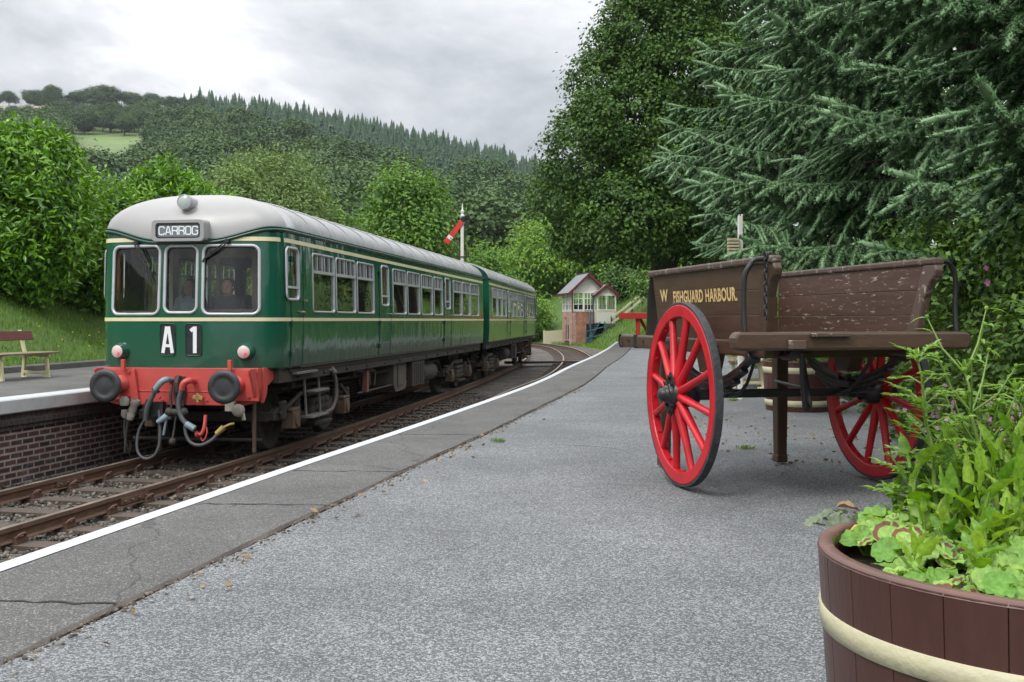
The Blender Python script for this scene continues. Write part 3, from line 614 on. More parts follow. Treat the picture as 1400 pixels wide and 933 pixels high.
pr = N(nt, 'ShaderNodeVectorMath', operation='DIVIDE'); cb = N(nt, 'ShaderNodeCombineXYZ')
L(nt, tc.outputs['Generated'], pr.inputs[0])
for i in range(3): L(nt, za.outputs[0], cb.inputs[i])
L(nt, cb.outputs[0], pr.inputs[1])
mp = N(nt, 'ShaderNodeMapping'); mp.inputs['Location'].default_value = (-6.58, 6.25, 0); mp.inputs['Scale'].default_value = (.95,.62,0); L(nt, pr.outputs[0], mp.inputs[0])
n1 = N(nt, 'ShaderNodeTexNoise', i_Scale=1.15, i_Detail=10., i_Roughness=.60, i_Distortion=.3); L(nt, mp.outputs[0], n1.inputs['Vector'])
cr = N(nt, 'ShaderNodeValToRGB'); L(nt, n1.outputs[0], cr.inputs[0]); e = cr.color_ramp.elements
e[0].position = .36; e[0].color = (.41,.43,.455,1); e[1].position = .58; e[1].color = (.93,.93,.93,1)
x = e.new(.43); x.color = (.55,.565,.59,1); x = e.new(.52); x.color = (.72,.73,.75,1)
gz = N(nt, 'ShaderNodeMapRange', i_From_Min=.0, i_From_Max=1., i_To_Min=5.1, i_To_Max=26.); zp = N(nt, 'ShaderNodeMath', operation='POWER'); L(nt, zc.outputs[0], zp.inputs[0]); zp.inputs[1].default_value = 1.5; L(nt, zp.outputs[0], gz.inputs[0])   # a thick overcast is about three times brighter overhead
cl = N(nt, 'ShaderNodeVectorMath', operation='SCALE'); L(nt, cr.outputs[0], cl.inputs[0]); L(nt, gz.outputs[0], cl.inputs['Scale'])
mx = N(nt, 'ShaderNodeMix', data_type='RGBA'); mx.inputs[0].default_value = .93; L(nt, sky.outputs[0], mx.inputs[6]); L(nt, cl.outputs[0], mx.inputs[7]); L(nt, mx.outputs[2], bg.inputs[0])
sl = bpy.data.lights.new('sun', 'SUN'); sl.energy = 1.5; sl.angle = R(14); sl.color = (1.,.965,.91); so = bpy.data.objects.new('sun', sl); COL.objects.link(so); so.location = (0,0,60)
so.rotation_euler = Vector((math.sin(SUN_AZ)*math.cos(SUN_EL), math.cos(SUN_AZ)*math.cos(SUN_EL), math.sin(SUN_EL))).to_track_quat('Z', 'Y').to_euler()

# ---------------------------------------------------------------- lines of the place (plan)
T1 = spl([(-20,-11.6),(0,-7.65),(5,-6.65),(9.82,-5.66),(14.14,-4.80),(18.4,-4.03),(26.9,-2.80),(31.5,-2.20),(40,-1.25),(49,-.33),(65.6,.35),(80,.25),(90,-.6),(97,-2.),(110,-6.),(130,-15)])
EX = spl([(-20,-7.4),(0,-3.20),(4.56,-2.28),(6.56,-1.874),(11.55,-.825),(17.66,.36),(24.2,1.35),(30.4,2.35),(37.8,3.43),(49.6,5.0)])
T2 = spl([(-20,-8.9),(0,-4.72),(10,-2.66),(20,-.75),(30,.80),(36,1.85),(45,2.85),(55,3.52),(64,3.72),(76,3.45),(86,2.25),(93,.6),(98,-.9),(110,-5.2),(130,-14.)])
BX = spl([(-20,-1.2),(0,2.2),(4,2.78),(7,3.15),(12.5,4.35),(17.5,5.0),(30,6.4),(50,7.9)])      # back edge of the near platform
def offs(f, y, d, h=.05):
    """point at right angles d from curve x=f(y)"""
    t = (f(y+h)-f(y-h))/(2*h); n = math.hypot(1, t); return f(y)+d/n, y-d*t/n
LPZ = HC-1.04                                  # far platform is a touch higher

# ---------------------------------------------------------------- terrain: one sheet to beyond the hill
RIDGE = spl([(-2600,140),(-900,140),(-700,143),(0,143),(100,143),(200,146),(330,154),(450,176),(600,206),(730,240),(850,275),(1000,305),(1400,345),(2200,380)])
DR = 640.
def hill_z(x, y):
    px = 700+FPX*x/np.maximum(y, 1); H = HC+(HOR-RIDGE(px))/FPX*DR
    t = np.clip((y-135)/(DR-135), 0, 1); up = H*(t**1.12)
    past = np.clip((y-DR)/900, 0, 1); return up*(1-.55*past*past*(3-2*past))
def terrain_z(x, y):
    x = np.asarray(x, float); y = np.asarray(y, float); yc = np.clip(y, -25, 130)
    t1 = T1(yc); t2 = T2(yc); bx = BX(np.minimum(yc, 52)); ex = EX(np.minimum(yc, 50))
    wob = .12*np.sin(x*1.3+y*.7)+.10*np.sin(x*.6-y*1.1+2)
    z = np.full(x.shape, -1.13)
    # far platform side: bank behind the platform, then beyond its end a plain bank
    e = -(x-t1); near = np.clip((46-y)/5, 0, 1)
    zl_plat = np.where(e < 5.6, -1.13, np.where(e < 6.05, -1.13+(LPZ-.03+1.13)*(e-5.6)/.45, LPZ-.03+np.clip(e-6.05, 0, 7)*.55+np.clip(e-13, 0, 30)*.08+np.clip(e-6.3, 0, 1)*wob))
    zl_far = -1.13+np.clip(e-3.2, 0, 9)*.42+np.clip(e-12, 0, 30)*.05+np.clip(e-3.5, 0, 1)*wob
    zl = zl_plat*near+zl_far*(1-near)
    # near platform side
    nr = np.clip((54-y)/4, 0, 1); s = x-bx
    zr_plat = np.where(s < -.5, -1.13, np.where(s < 0, -1.13+1.09*(s+.5)/.5, -.04+np.clip(s-.05, 0, 9)*.38+np.clip(s, 0, 1)*wob))
    s2 = x-np.maximum(t2, t1)
    o2 = 2.7+np.clip(y-60, 0, 30)*.06; zr_far = -1.10+np.clip(s2-o2, 0, 9)*.68+np.clip(s2-o2, 0, 1)*wob*.5
    zr = zr_plat*nr+zr_far*(1-nr)
    mid = (t1+ex)/2
    z = np.where(x < np.where(y < 52, mid, (t1+t2)/2), zl, zr)
    b = np.clip((y-112)/26, 0, 1); b = b*b*(3-2*b)
    far = np.maximum(hill_z(x, y), -1.0)
    return z*(1-b)+far*b
xs = np.concatenate([-np.geomspace(26, 1700, 46)[::-1], np.arange(-25.5, 25.6, .5), np.geomspace(26, 1700, 46)])
ys = np.concatenate([np.arange(-30, 60, .75), np.arange(60, 140, 1.6), np.geomspace(141, 1900, 90)])
GX, GY = np.meshgrid(xs, ys); GZ = terrain_z(GX, GY); ni, nj = GX.shape
V = np.stack([GX, GY, GZ], -1).reshape(-1, 3); q = np.arange(ni*nj).reshape(ni, nj)
F = np.stack([q[:-1, :-1], q[:-1, 1:], q[1:, 1:], q[1:, :-1]], -1).reshape(-1, 4)
fc = V[F].mean(1); fx, fy = fc[:, 0], fc[:, 1]; fpx = 700+FPX*fx/np.maximum(fy, 1); fpy = HOR-(fc[:, 2]-HC)/np.maximum(fy, 1)*FPX
# what grows where: 0 woodland floor, 1 ballast, 2 bank grass, 3 green pasture, 4 dry pasture
mi = np.zeros(len(F), int); tt1, tt2 = T1(np.clip(fy, -25, 130)), T2(np.clip(fy, -25, 130))
nearm = fy < 118
mi[nearm] = 2
mi[nearm & (fx > np.minimum(tt1, tt2)-3.3) & (fx < np.maximum(tt1, tt2)+2.9)] = 1
mi[nearm & (fy < 54) & (fx > tt1-5.8) & (fx < BX(np.minimum(fy, 52))-.2)] = 1
mi[nearm & (fy < 54) & (fx > BX(np.minimum(fy, 52))-.2)] = np.where(fy[nearm & (fy < 54) & (fx > BX(np.minimum(fy, 52))-.2)] > 20, 2, 0)
mi[nearm & (fx < tt1-11)] = 0
ang = fx/np.maximum(fy, 1)
past = (fy > 330) & (ang < -.29)
mi[past] = 3; mi[(fy > 520) & (ang < -.30)] = 4
mi[(fy > 150) & (fy <= 330) & (ang < -.33) & (ang > -.47)] = 3
def ground_mat(name, a, b, sc, bump=.4):
    return mat(name, a, rough=.95, var=.35, scale=sc, col2=b, mix_lo=.42, mix_hi=.68, mscale=sc*2.7, bump=bump, bscale=sc*12)
gm = [ground_mat('woodland_floor', (.020,.034,.012), (.040,.055,.020), .5), MT['ballast'], ground_mat('bank_turf', (.050,.105,.016), (.090,.150,.026), 1.6),
      ground_mat('pasture', (.115,.175,.050), (.15,.20,.07), .05, .1), ground_mat('dry_pasture', (.26,.24,.12), (.30,.27,.15), .05, .1)]
tag(link('ground', arr_mesh('ground', V, F, gm, mi=mi, smooth=True)), kind='structure')

# ---------------------------------------------------------------- near platform
def strip(name, fa, fb, y0, y1, z, m, step=.5, skirt=None, kind='structure'):
    """sheet between two plan curves"""
    y = np.arange(y0, y1+.01, step); mb = MB(); n = len(y)
    zz = z if callable(z) else (lambda q: z)
    A = [(*fa(float(q)), zz(q)) for q in y]; B = [(*fb(float(q)), zz(q)) for q in y]
    mb.add(A+B, [(i, n+i, n+i+1, i+1) for i in range(n-1)])
    if skirt:
        C_ = [(p[0], p[1], p[2]+skirt) for p in A]; mb.add(A+C_, [(i, i+1, n+i+1, n+i) for i in range(n-1)], mi=1)
        C_ = [(p[0], p[1], p[2]+skirt) for p in B]; mb.add(B+C_, [(i+1, i, n+i, n+i+1) for i in range(n-1)], mi=1)
        e0 = [A[-1], B[-1], (*B[-1][:2], B[-1][2]+skirt), (*A[-1][:2], A[-1][2]+skirt)]; mb.add(e0, [(0,1,2,3)], mi=1)
    o = mb.build(name, [m, MT['wallbrick']] if skirt else m); tag(o, kind=kind); return o
rnz = random.Random(3)
jit = {round(q*2): rnz.uniform(-.012, .012) for q in np.arange(-30, 60, .5)}
PW = .90
ramp = lambda q: 0.
strip('platform_paving', lambda q: offs(EX, q, 0), lambda q: offs(EX, q, PW-.02+jit.get(round(q*2), 0)), -20, 51, lambda q: ramp(q), MT['tarmac'], skirt=-1.1)
strip('platform', lambda q: offs(EX, q, PW+.012+jit.get(round(q*2+1), 0)), lambda q: (BX(min(q, 50))+max(0, q-50)*.0, q), -20, 51, lambda q: ramp(q)-.012, MT['gravel'], skirt=-.3)
strip('platform_joint', lambda q: offs(EX, q, PW-.06), lambda q: offs(EX, q, PW+.06), -20, 51, lambda q: ramp(q)-.030, MT['dirt'])
strip('platform_edge_line', lambda q: offs(EX, q, .004), lambda q: offs(EX, q, .108), -20, 51, lambda q: ramp(q)+.004, MT['line'], step=.25)
for zj in (3.93, 6.02, 7.35, 9.7, 13.2):
    mb = MB(); a = Vector((EX(zj)+.13, zj+.03, .003)); b = Vector((EX(zj)+PW+.0, zj-.02, .003)); pv_ = [a.lerp(b, i/14)+Vector((0, rnz.uniform(-.018, .018), 0)) for i in range(15)]; wv = [rnz.uniform(.003, .011) for _ in pv_]
    mb.add([p+Vector((0, w, 0)) for p, w in zip(pv_, wv)]+[p-Vector((0, w, 0)) for p, w in zip(pv_, wv)], [(i, 15+i, 16+i, i+1) for i in range(14)]); tag(mb.build('paving_joint', MT['dirt']), kind='structure')
mb = MB(); pv_ = [Vector((x, y, -.0075)) for x, y in ((.41,9.05),(.52,9.0),(.66,8.95),(.80,8.85),(.92,8.72),(1.03,8.58))]; mb.add([p+Vector((0, .016*math.sin(i*.6+.2), 0)) for i, p in enumerate(pv_)]+[p-Vector((0, .016*math.sin(i*.6+.2), 0)) for i, p in enumerate(pv_)], [(i, 6+i, 7+i, i+1) for i in range(5)]); tag(mb.build('platform_scratch', mat('pale_scrape', (.26,.255,.24), rough=.9)), kind='structure')
# chipped fragments and dead leaves gathered along the joint and in the ballast: too many and too small to count
def stones(name, P, s, seed, m='stone', kind='stuff'):
    rng = np.random.default_rng(seed); bm = bmesh.new(); bmesh.ops.create_icosphere(bm, subdivisions=1, radius=1.); tv = np.array([v.co[:] for v in bm.verts]); tf = np.array([[v.index for v in f.verts] for f in bm.faces]); bm.free()
    n = len(P); Vv = tv[None]*(1+rng.uniform(-.28, .28, (n, len(tv), 1)))*(s*rng.uniform(.5, 1.4, (n, 1, 1)))*rng.uniform(.55, 1.2, (n, 1, 3))
    a = rng.uniform(0, 2*PI, n); c, si = np.cos(a), np.sin(a); x = Vv[..., 0]*c[:, None]-Vv[..., 1]*si[:, None]; y = Vv[..., 0]*si[:, None]+Vv[..., 1]*c[:, None]
    Vv = np.stack([x, y, Vv[..., 2]], -1)+P[:, None, :]; Ff = tf[None]+(np.arange(n)*len(tv))[:, None, None]
    return tag(link(name, arr_mesh(name, Vv.reshape(-1, 3), Ff.reshape(-1, 3), MT[m], np.repeat(rng.random(n)**1.3, len(tf)))), kind=kind)
pts = []
for k in range(19000):
    y = 6+24*RNG.random()**1.5; d = RNG.uniform(-2.2, 2.6)
    x, yy = offs(T1, y, d); h = -1.128 if abs(abs(d)-.75) > .12 else -1.145
    pts.append((x, yy, h+RNG.uniform(0, .03)))
stones('ballast', np.array(pts), .025, 5)
pts = []
for k in range(900):
    y = 2.5+14*RNG.random()**1.6; x, yy = offs(EX, y, PW+abs(RNG.normal())*.05-.01); pts.append((x, yy, -.012))
stones('joint_grit', np.array(pts), .009, 6)
rng = np.random.default_rng(9); P = []; 
for k in range(60):
    y = 2.6+9*rng.random()**1.4; x, yy = offs(EX, y, PW+abs(rng.normal())*.13); P.append((x, yy, -.003))
for k in range(160): P.append((rng.uniform(1.6, 3.2), rng.uniform(7.2, 12), -.004))
P = np.array(P); Vv, Ff = leaves_at(P, np.concatenate([rng.normal(size=(len(P), 2)), rng.uniform(.0, .25, (len(P), 1))], 1), .045, .022, rng, .1)
tag(link('fallen_leaves', arr_mesh('fallen_leaves', Vv, Ff, MT['dryleaf'], np.repeat(rng.random(len(P)), 2))), kind='stuff')

# ---------------------------------------------------------------- far platform with its brick wall
LP0, LP1 = -18., 46.
strip('far_platform', lambda q: offs(T1, q, -6.1), lambda q: offs(T1, q, -1.60), LP0, LP1, LPZ, MT['tarmac'])
def swept(name, f, prof, y0, y1, m, step=.5, parent=None, closed=True, bevel=0.):
    """profile of (offset, z) corners swept along a plan curve"""
    y = np.arange(y0, y1+.01, step); mb = MB(); k = len(prof); vs = []
    for q in y:
        for d, z in prof: vs.append((*offs(f, float(q), d), z))
    fs = []
    for i in range(len(y)-1):
        for j in range(k if closed else k-1):
            j2 = (j+1) % k; fs.append((i*k+j, i*k+j2, (i+1)*k+j2, (i+1)*k+j))
    if closed: fs += [tuple(range(k-1, -1, -1)), tuple(len(vs)-k+j for j in range(k))]
    mb.add(vs, fs); return mb.build(name, m, parent, bevel)
w = thing('platform_wall', 'dark sooty brick platform wall under a white painted coping', 'wall', (0,0,0))
swept('brickwork', T1, [(-2.2,-1.2),(-1.74,-1.2),(-1.74,LPZ-.42),(-2.2,LPZ-.42)], LP0, LP1, MT['wallbrick'], parent=w)
swept('corbel', T1, [(-2.2,LPZ-.42),(-1.70,LPZ-.42),(-1.70,LPZ-.35),(-1.655,LPZ-.35),(-1.655,LPZ-.185),(-2.2,LPZ-.185)], LP0, LP1, MT['coping_brick'], parent=w)
swept('coping', T1, [(-1.95,LPZ-.185),(-1.575,LPZ-.185),(-1.56,LPZ-.17),(-1.56,LPZ-.01),(-1.575,LPZ+.005),(-1.95,LPZ+.005)], LP0, LP1, MT['coping'], parent=w)
tag(swept('kerb', T1, [(-6.22,LPZ-.2),(-6.02,LPZ-.2),(-6.02,LPZ+.11),(-6.05,LPZ+.13),(-6.22,LPZ+.13)], LP0, LP1, MT['kerbstone']), 'low dark stone kerb between far platform and grassy bank', 'kerb')

# ---------------------------------------------------------------- the two tracks
RP = [(-.035,0),(.035,0),(.035,-.045),(.009,-.055),(.009,-.125),(.06,-.14),(.06,-.15),(-.06,-.15),(-.06,-.14),(-.009,-.125),(-.009,-.055),(-.035,-.045)]
def rail(f, d, y0, y1, label):
    o = swept('rail', f, [(d+a, RAIL+b) for a, b in RP], y0, y1, [MT['rail'], MT['railtop']], step=.5)
    k = len(RP); me = o.data
    for p in me.polygons:
        if p.index % k == 0 and p.index < (len(me.polygons)-2): p.material_index = 1
    return tag(o, label, 'rail', 'running rails')
r1 = rail(T1, .7525, -4, 108, 'rusty running rail below the train on its platform paving side')
r2 = rail(T1, -.7525, -4, 108, 'rusty running rail next to the sooty brick platform wall')
rail(T2, -.7525, -4, 104, 'curving rail of the empty track on the side nearer the train')
rail(T2, .7525, -4, 104, 'curving rail of the empty track passing closest to signal box')
for o, d, y in ((r1, .7525, 12.15), (r2, -.7525, 13.1)):
    a = Vector((*offs(T1, y-.28, d+.028), RAIL-.085)); b = Vector((*offs(T1, y+.28, d+.028), RAIL-.085)); mb = MB(); mb.bar(a, b, .035, .075)
    for q in (.12,.37,.63,.88):
        p = a.lerp(b, q); mb.cyl(p, p+Vector((.04,-.008,0)), .018, 6)
    mb.build('fishplate', MT['rail'], o, .004)
def sleeper_things(f, y0, y1, chairs_to, label, group):
    me = None; mc = None; y = y0; k = 0
    while y < y1:
        if me is None:
            mb = MB(); mb.box((0,0,0), (2.55,.25,.14)); me = mb.mesh('sleeper', MT['sleeper'])
            mb = MB(); mb.box((0,0,.085), (.20,.18,.03))
            for s in (-1,1):
                mb.box((s*.075,0,.115), (.035,.16,.045)); 
                mb.tube([(s*.07,-.07,.11),(s*.10,-.05,.155),(s*.115,0,.165),(s*.10,.045,.15),(s*.06,.06,.12),(s*.052,.0,.125)], .013, 6)
            mc = mb.mesh('rail_chair', MT['chair'])
        o = link('sleeper', me); x, yy = f(y), y; t = (f(y+.1)-f(y-.1))/.2
        o.location = (x, yy, RAIL-.15-.088+rnz.uniform(-.008, .0)); o.rotation_euler = (0,0,-math.atan(t)+rnz.uniform(-.01, .01)); tag(o, label, 'sleeper', group)
        if y < chairs_to:
            for s in (-1, 1):
                c = link('rail_chair', mc, o); c.location = (s*.7525,0,0)
        y += .74*rnz.uniform(.96, 1.04); k += 1
sleeper_things(T1, 7.2, 31, 26, 'timber sleeper half sunk in the stones of the train track', 'sleepers of the train track')
sleeper_things(T2, 38, 92, 0, 'timber sleeper of the empty curving track by the signal box', 'sleepers of the empty track')
# boarded cable trough across both tracks beyond the train
mb = MB(); a = Vector((-.3,48.6,RAIL-.02)); b = Vector((6.3,50.6,RAIL-.02)); mb.bar(a, b, .5, .10); mb.bar(a+Vector((0,.55,0)), b+Vector((0,.55,0)), .42, .09)
tag(mb.build('cable_trough', MT['sleeper']), 'dark timber trough cover lying across both tracks beyond train', 'trough')
# ---------------------------------------------------------------- the two railcars (local frame: x across, y back from the front, z above rail)
FU = spl([(0,-.285),(.3,-.272),(.7,-.222),(1.0,-.158),(1.14,-.108),(1.26,-.03),(1.345,.075),(1.39,.19),(1.41,.34)])
CARL = 17.15; WB, WT, GUT, TOP = 1.315, 3.10, 3.315, 3.885
def u_side(px, k0=(2.36,16.6,-3.30,14.7)):
    k = (px-700)/FPX; t = (k*k0[3]-k0[2])/(k0[0]-k0[1]*k); return t*16.77
def sm(t): t = min(1, max(0, t)); return t*t*(3-2*t)
def inset(w): return 1-.018*max(0, (1.75-w)/.44)**2-.020*max(0, (w-2.1)/1.2)**2      # slight tumblehome
def wall_pt(kind, q, w, off=0.):
    """point on the bodyside; kind F front (q = v), R/L side (q = u), B rear (q = v); off pushes outward"""
    k = inset(w)
    if kind == 'F':
        a = abs(q); u = FU(a)+max(0, w-2.05)*.05*sm((1.41-a)/.5); du = (FU(min(1.41, a+.01))-FU(max(0, a-.01)))/(.02 if a > .01 and a < 1.4 else .01 if a >= 1.4 else .02)
        n = Vector((du*(1 if q >= 0 else -1), -1, 0)).normalized() if a > .005 else Vector((0,-1,0))
        return Vector((q*k, u, w))+n*off
    s = 1 if kind == 'R' else -1
    if kind in 'RL': return Vector((s*(1.41*k+off), q, w))
    return Vector((q*k, CARL+.02+off, w))
def gutter(kind, q):
    if kind == 'F': return 3.125+(GUT-3.125)*sm((abs(q)-.40)/.95)
    return GUT
FRONTWIN = [(-1.14,-.31,2.065,3.09),(-.265,.265,2.085,3.085),(.31,1.14,2.065,3.09)]
SIDEWIN = [(u_side(a), u_side(b), 2.115, 3.06, 'big') for a, b in ((428,458.2),(460,487),(488.8,512.2),(537.6,556),(557.8,574.6),(576.6,592),(593.8,605.6),(620,631.6),(632.4,642.9),(643.8,655))]
DOORWIN = [(u_side(391.5), u_side(409.5), 2.285, 3.085, 'cab')]+[(u_side(a), u_side(b), 2.27, 3.085, 'door') for a, b in ((521.6,531.8),(609,615.8))]
def window_frame(mb, kind, x0, x1, w0, w1, fw, r, off=.012, depth=.05, n=6, mi=0):
    """rounded frame following the wall"""
    cx, cw = (x0+x1)/2, (w0+w1)/2; O_ = rrect(x1-x0, w1-w0, r, n, cx, cw); I_ = rrect(x1-x0-2*fw, w1-w0-2*fw, max(.02, r-fw), n, cx, cw); k = len(O_)
    q = lambda p, o: wall_pt(kind, p[0], p[1], o)
    Om = [((a[0]*.5+b[0]*.5), (a[1]*.5+b[1]*.5)) for a, b in zip(O_, I_)]
    vs = [q(p, .001) for p in O_]+[q(p, off*.8) for p in O_]+[q(p, off*1.5) for p in Om]+[q(p, off*.7) for p in I_]+[q(p, -depth) for p in I_]
    fl = kind == 'F' or kind == 'R'
    fs = []
    for l in range(4):
        for i in range(k): j = (i+1) % k; f = (l*k+i, l*k+j, (l+1)*k+j, (l+1)*k+i); fs.append(f)
    mb.add(vs, fs, True, mi); return I_
def pane(kind, I_, off=-.02):
    mb = MB()
    if kind == 'F':                          # follows the curve of the front
        x0, x1 = min(p[0] for p in I_), max(p[0] for p in I_); w0, w1 = min(p[1] for p in I_), max(p[1] for p in I_); n = 6
        vs = [wall_pt('F', x0+(x1-x0)*i/n, w, off) for i in range(n+1) for w in (w0, w1)]
        mb.add(vs, [(2*i, 2*i+2, 2*i+3, 2*i+1) for i in range(n)], True)
    else: mb.add([wall_pt(kind, p[0], p[1], off) for p in I_], [tuple(range(len(I_)))])
    return mb
def make_body(parent, holes):
    cols = []; e = lambda l, a, b, n: [a+(b-a)*i/n for i in range(n)]
    fb = sorted({round(v, 4) for h in holes['F'] for v in h[:2]} | {-1.41, 1.41}); fr = []
    for a, b in zip(fb[:-1], fb[1:]): n = max(1, int(math.ceil((b-a)/.09))); fr += [a+(b-a)*i/n for i in range(n)]
    fr.append(1.41)
    fr = sorted(set(fr) | {s*q for q in (1.2,1.26,1.3,1.34,1.37,1.39,1.40) for s in (-1,1)})
    sb = sorted({round(v, 4) for h in holes['R'] for v in h[:2]} | {.34, CARL+.02}); sr = []
    for a, b in zip(sb[:-1], sb[1:]): n = max(1, int(math.ceil((b-a)/.6))); sr += [a+(b-a)*i/n for i in range(n)]
    sr.append(CARL+.02)
    seq = [('F', q) for q in fr]+[('R', q) for q in sr[1:]]+[('B', q) for q in [1.2,.8,.4,0,-.4,-.8,-1.2]]+[('L', q) for q in sr[::-1][:-1]]
    rows = sorted({WB, 1.45, 1.6, 1.8, 1.98, WT} | {round(h[i], 4) for k in holes for h in holes[k] for i in (2, 3)}); rows = [r for r in rows if r <= WT]
    mb = MB(); n = len(seq); R_ = len(rows)+1
    vs = [wall_pt(k, q, w) for k, q in seq for w in rows+[None] if w is not None]
    vs = []
    for k, q in seq:
        for w in rows: vs.append(wall_pt(k, q, w))
        vs.append(wall_pt(k, q, max(gutter(k, q), WT+.004)))
    fs = []
    for i in range(n):
        j = (i+1) % n; k1, q1 = seq[i]; k2, q2 = seq[j]; kk = k2 if k1 != k2 else k1
        if kk == 'F' and k1 != 'F': kk = 'L'
        if k1 == 'L' and k2 == 'F': kk = 'L'
        for r in range(R_-1):
            if r < R_-2:
                c = ((q1+q2)/2 if k1 == k2 else None); cw = (rows[r]+rows[r+1])/2; hs = holes.get('R' if kk in 'RL' else kk, [])
                if c is None: c = .6 if False else -99
                if any(h[0] < c < h[1] and h[2] < cw < h[3] for h in hs): continue
            fs.append((i*R_+r, j*R_+r, j*R_+r+1, i*R_+r+1))
    mb.add(vs, fs, True)
    # under edge rolls inward
    lo = []
    for k, q in seq: p = wall_pt(k, q, WB); lo.append((p.x*.95, p.y+(.06 if k == 'F' else 0), WB-.05))
    b = len(mb.v); mb.add([wall_pt(k, q, WB) for k, q in seq]+lo, [(n+i, n+(i+1) % n, (i+1) % n, i) for i in range(n)], True)
    body = mb.build('body', MT['green'], parent); md = body.modifiers.new('edges', 'EDGE_SPLIT'); md.split_angle = R(50)
    return body, seq
def make_roof(parent, seq, front=True):
    steps = 14; mb = MB(); n = len(seq); rings = []
    def pt(k, q, t):
        g = max(gutter(k, q), WT+.004); p = wall_pt(k, q, g)
        cu = min(max(p.y, .62), CARL-.02) if k != 'B' else CARL+.02
        if k == 'F' or p.y < .62: cu = .62
        c = Vector((0, cu, 0)); h = Vector((p.x, p.y, 0)); a = t*PI/2; f = math.cos(a)
        e = 1.0; x = c+(h-c)*(f**.92)
        return Vector((x.x, x.y, g+(TOP-g)*math.sin(a)**.98))
    for i in range(steps+1): rings += [pt(k, q, i/steps) for k, q in seq]
    sf = [(i*n+j, i*n+(j+1) % n, (i+1)*n+(j+1) % n, (i+1)*n+j) for i in range(steps) for j in range(n) if not (seq[j][0] == 'B' and seq[(j+1) % n][0] == 'B')]
    mis = [1 if (seq[f[0] % n][0] == 'F' and seq[f[1] % n][0] == 'F') else 0 for f in sf]
    mb.add(rings, sf, True); mb.mi = mis
    # rear end wall above the gutter
    ring = [Vector((1.41*inset(GUT)*math.cos(a)*1, CARL+.02, GUT+(TOP-GUT)*math.sin(a)**.98)) for a in [PI*i/20 for i in range(21)]]
    mb.add(ring, [tuple(range(21))], False, 2)
    # rain strips across the roof
    for u in np.arange(1.35, CARL-.2, 1.02):
        P_ = [pt(('R'), float(u), i/steps)+Vector((0,0,.012)) for i in range(steps+1)]; P_ += [Vector((-p.x, p.y, p.z)) for p in P_[::-1][1:]]
        mb.tube(P_, .013, 5, mi=3)
    r = mb.build('roof', [MT['roof'], MT['dome'], MT['green_dk'], MT['roof']], parent)
    g = MB(); P_ = [wall_pt(k, q, max(gutter(k, q), WT+.004)-.012, .012) for k, q in seq]; g.tube(P_+[P_[0]], .026, 6, cap=False)
    P_ = [wall_pt(k, q, max(gutter(k, q), WT+.004)+.028, .0) for k, q in seq if k != 'B']; g.tube(P_, .018, 5, cap=False, mi=0)
    g.build('gutter', MT['green_dk'], parent)
    return r, pt
def line_strip(mb, pts_lo, pts_hi):
    n = len(pts_lo); mb.add(pts_lo+pts_hi, [(i, i+1, n+i+1, n+i) for i in range(n-1)], True)
def make_bogie(parent, u, flip=1):
    b = MB()
    for s in (-1, 1):
        x = s*1.02
        b.prism([(-1.9,.62),(-1.55,.72),(-.9,.66),(-.55,.50),(.55,.50),(.9,.66),(1.55,.72),(1.9,.62),(1.9,.50),(1.2,.44),(.75,.34),(-.75,.34),(-1.2,.44),(-1.9,.50)], (x-s*.04, u, 0), (0,1,0), (0,0,1), (s,0,0), .09)
        for q in (-1.3, 1.3):
            for k in (-.30,.30): b.lathe([(.07,.0),(.085,.05),(.07,.10),(.085,.15),(.07,.20),(.085,.25),(.06,.28)], (x+s*.06, u+q+k, .50), n=10)
        b.bar((x+s*.05, u-.55, .82), (x+s*.05, u+.55, .82), .12, .10); b.bar((x+s*.12, u-.45, .30), (x+s*.12, u+.45, .30), .16, .05)
        for k in (-.35,-.12,.12,.35): b.lathe([(.08,0),(.10,.06),(.08,.12),(.10,.18),(.08,.24),(.10,.3),(.08,.36)], (x+s*.07, u+k, .36), n=10)
        b.bar((x+s*.08, u-1.75, .58), (x+s*.16, u-1.0, .86), .05, .05); b.bar((x+s*.08, u+1.75, .58), (x+s*.16, u+1.0, .86), .05, .05)
    b.box((0,u,.62), (2.0,.5,.22)); b.bar((-1,u-1.85,.55), (1,u-1.85,.55), .12, .14); b.bar((-1,u+1.85,.55), (1,u+1.85,.55), .12, .14)
    bo = b.build('bogie', MT['grime'], parent, .008)
    for q in (-1.3, 1.3):
        w = MB(); w.cyl((-1.0,u+q,.457), (1.0,u+q,.457), .075, 12)
        for s in (-1, 1):
            w.lathe([(.08,-.06),(.13,-.065),(.14,-.02),(.36,.01),(.385,-.055),(.457,-.06),(.460,.045),(.485,.05),(.485,.072),(.38,.07),(.35,.03),(.14,.05),(.08,.06)][::1], (s*.735,u+q,.457), (-s,0,0), 40)
        w.build('wheel', MT['grime'], bo)
        for s in (-1, 1):
            a = MB(); a.box((s*1.12,u+q,.46), (.20,.30,.26)); a.cyl((s*1.20,u+q,.46), (s*1.245,u+q,.46), .10, 12); a.box((s*1.12,u+q,.62), (.18,.36,.05)); a.build('axle_box', MT['grime_tan'], bo, .012)
    return bo
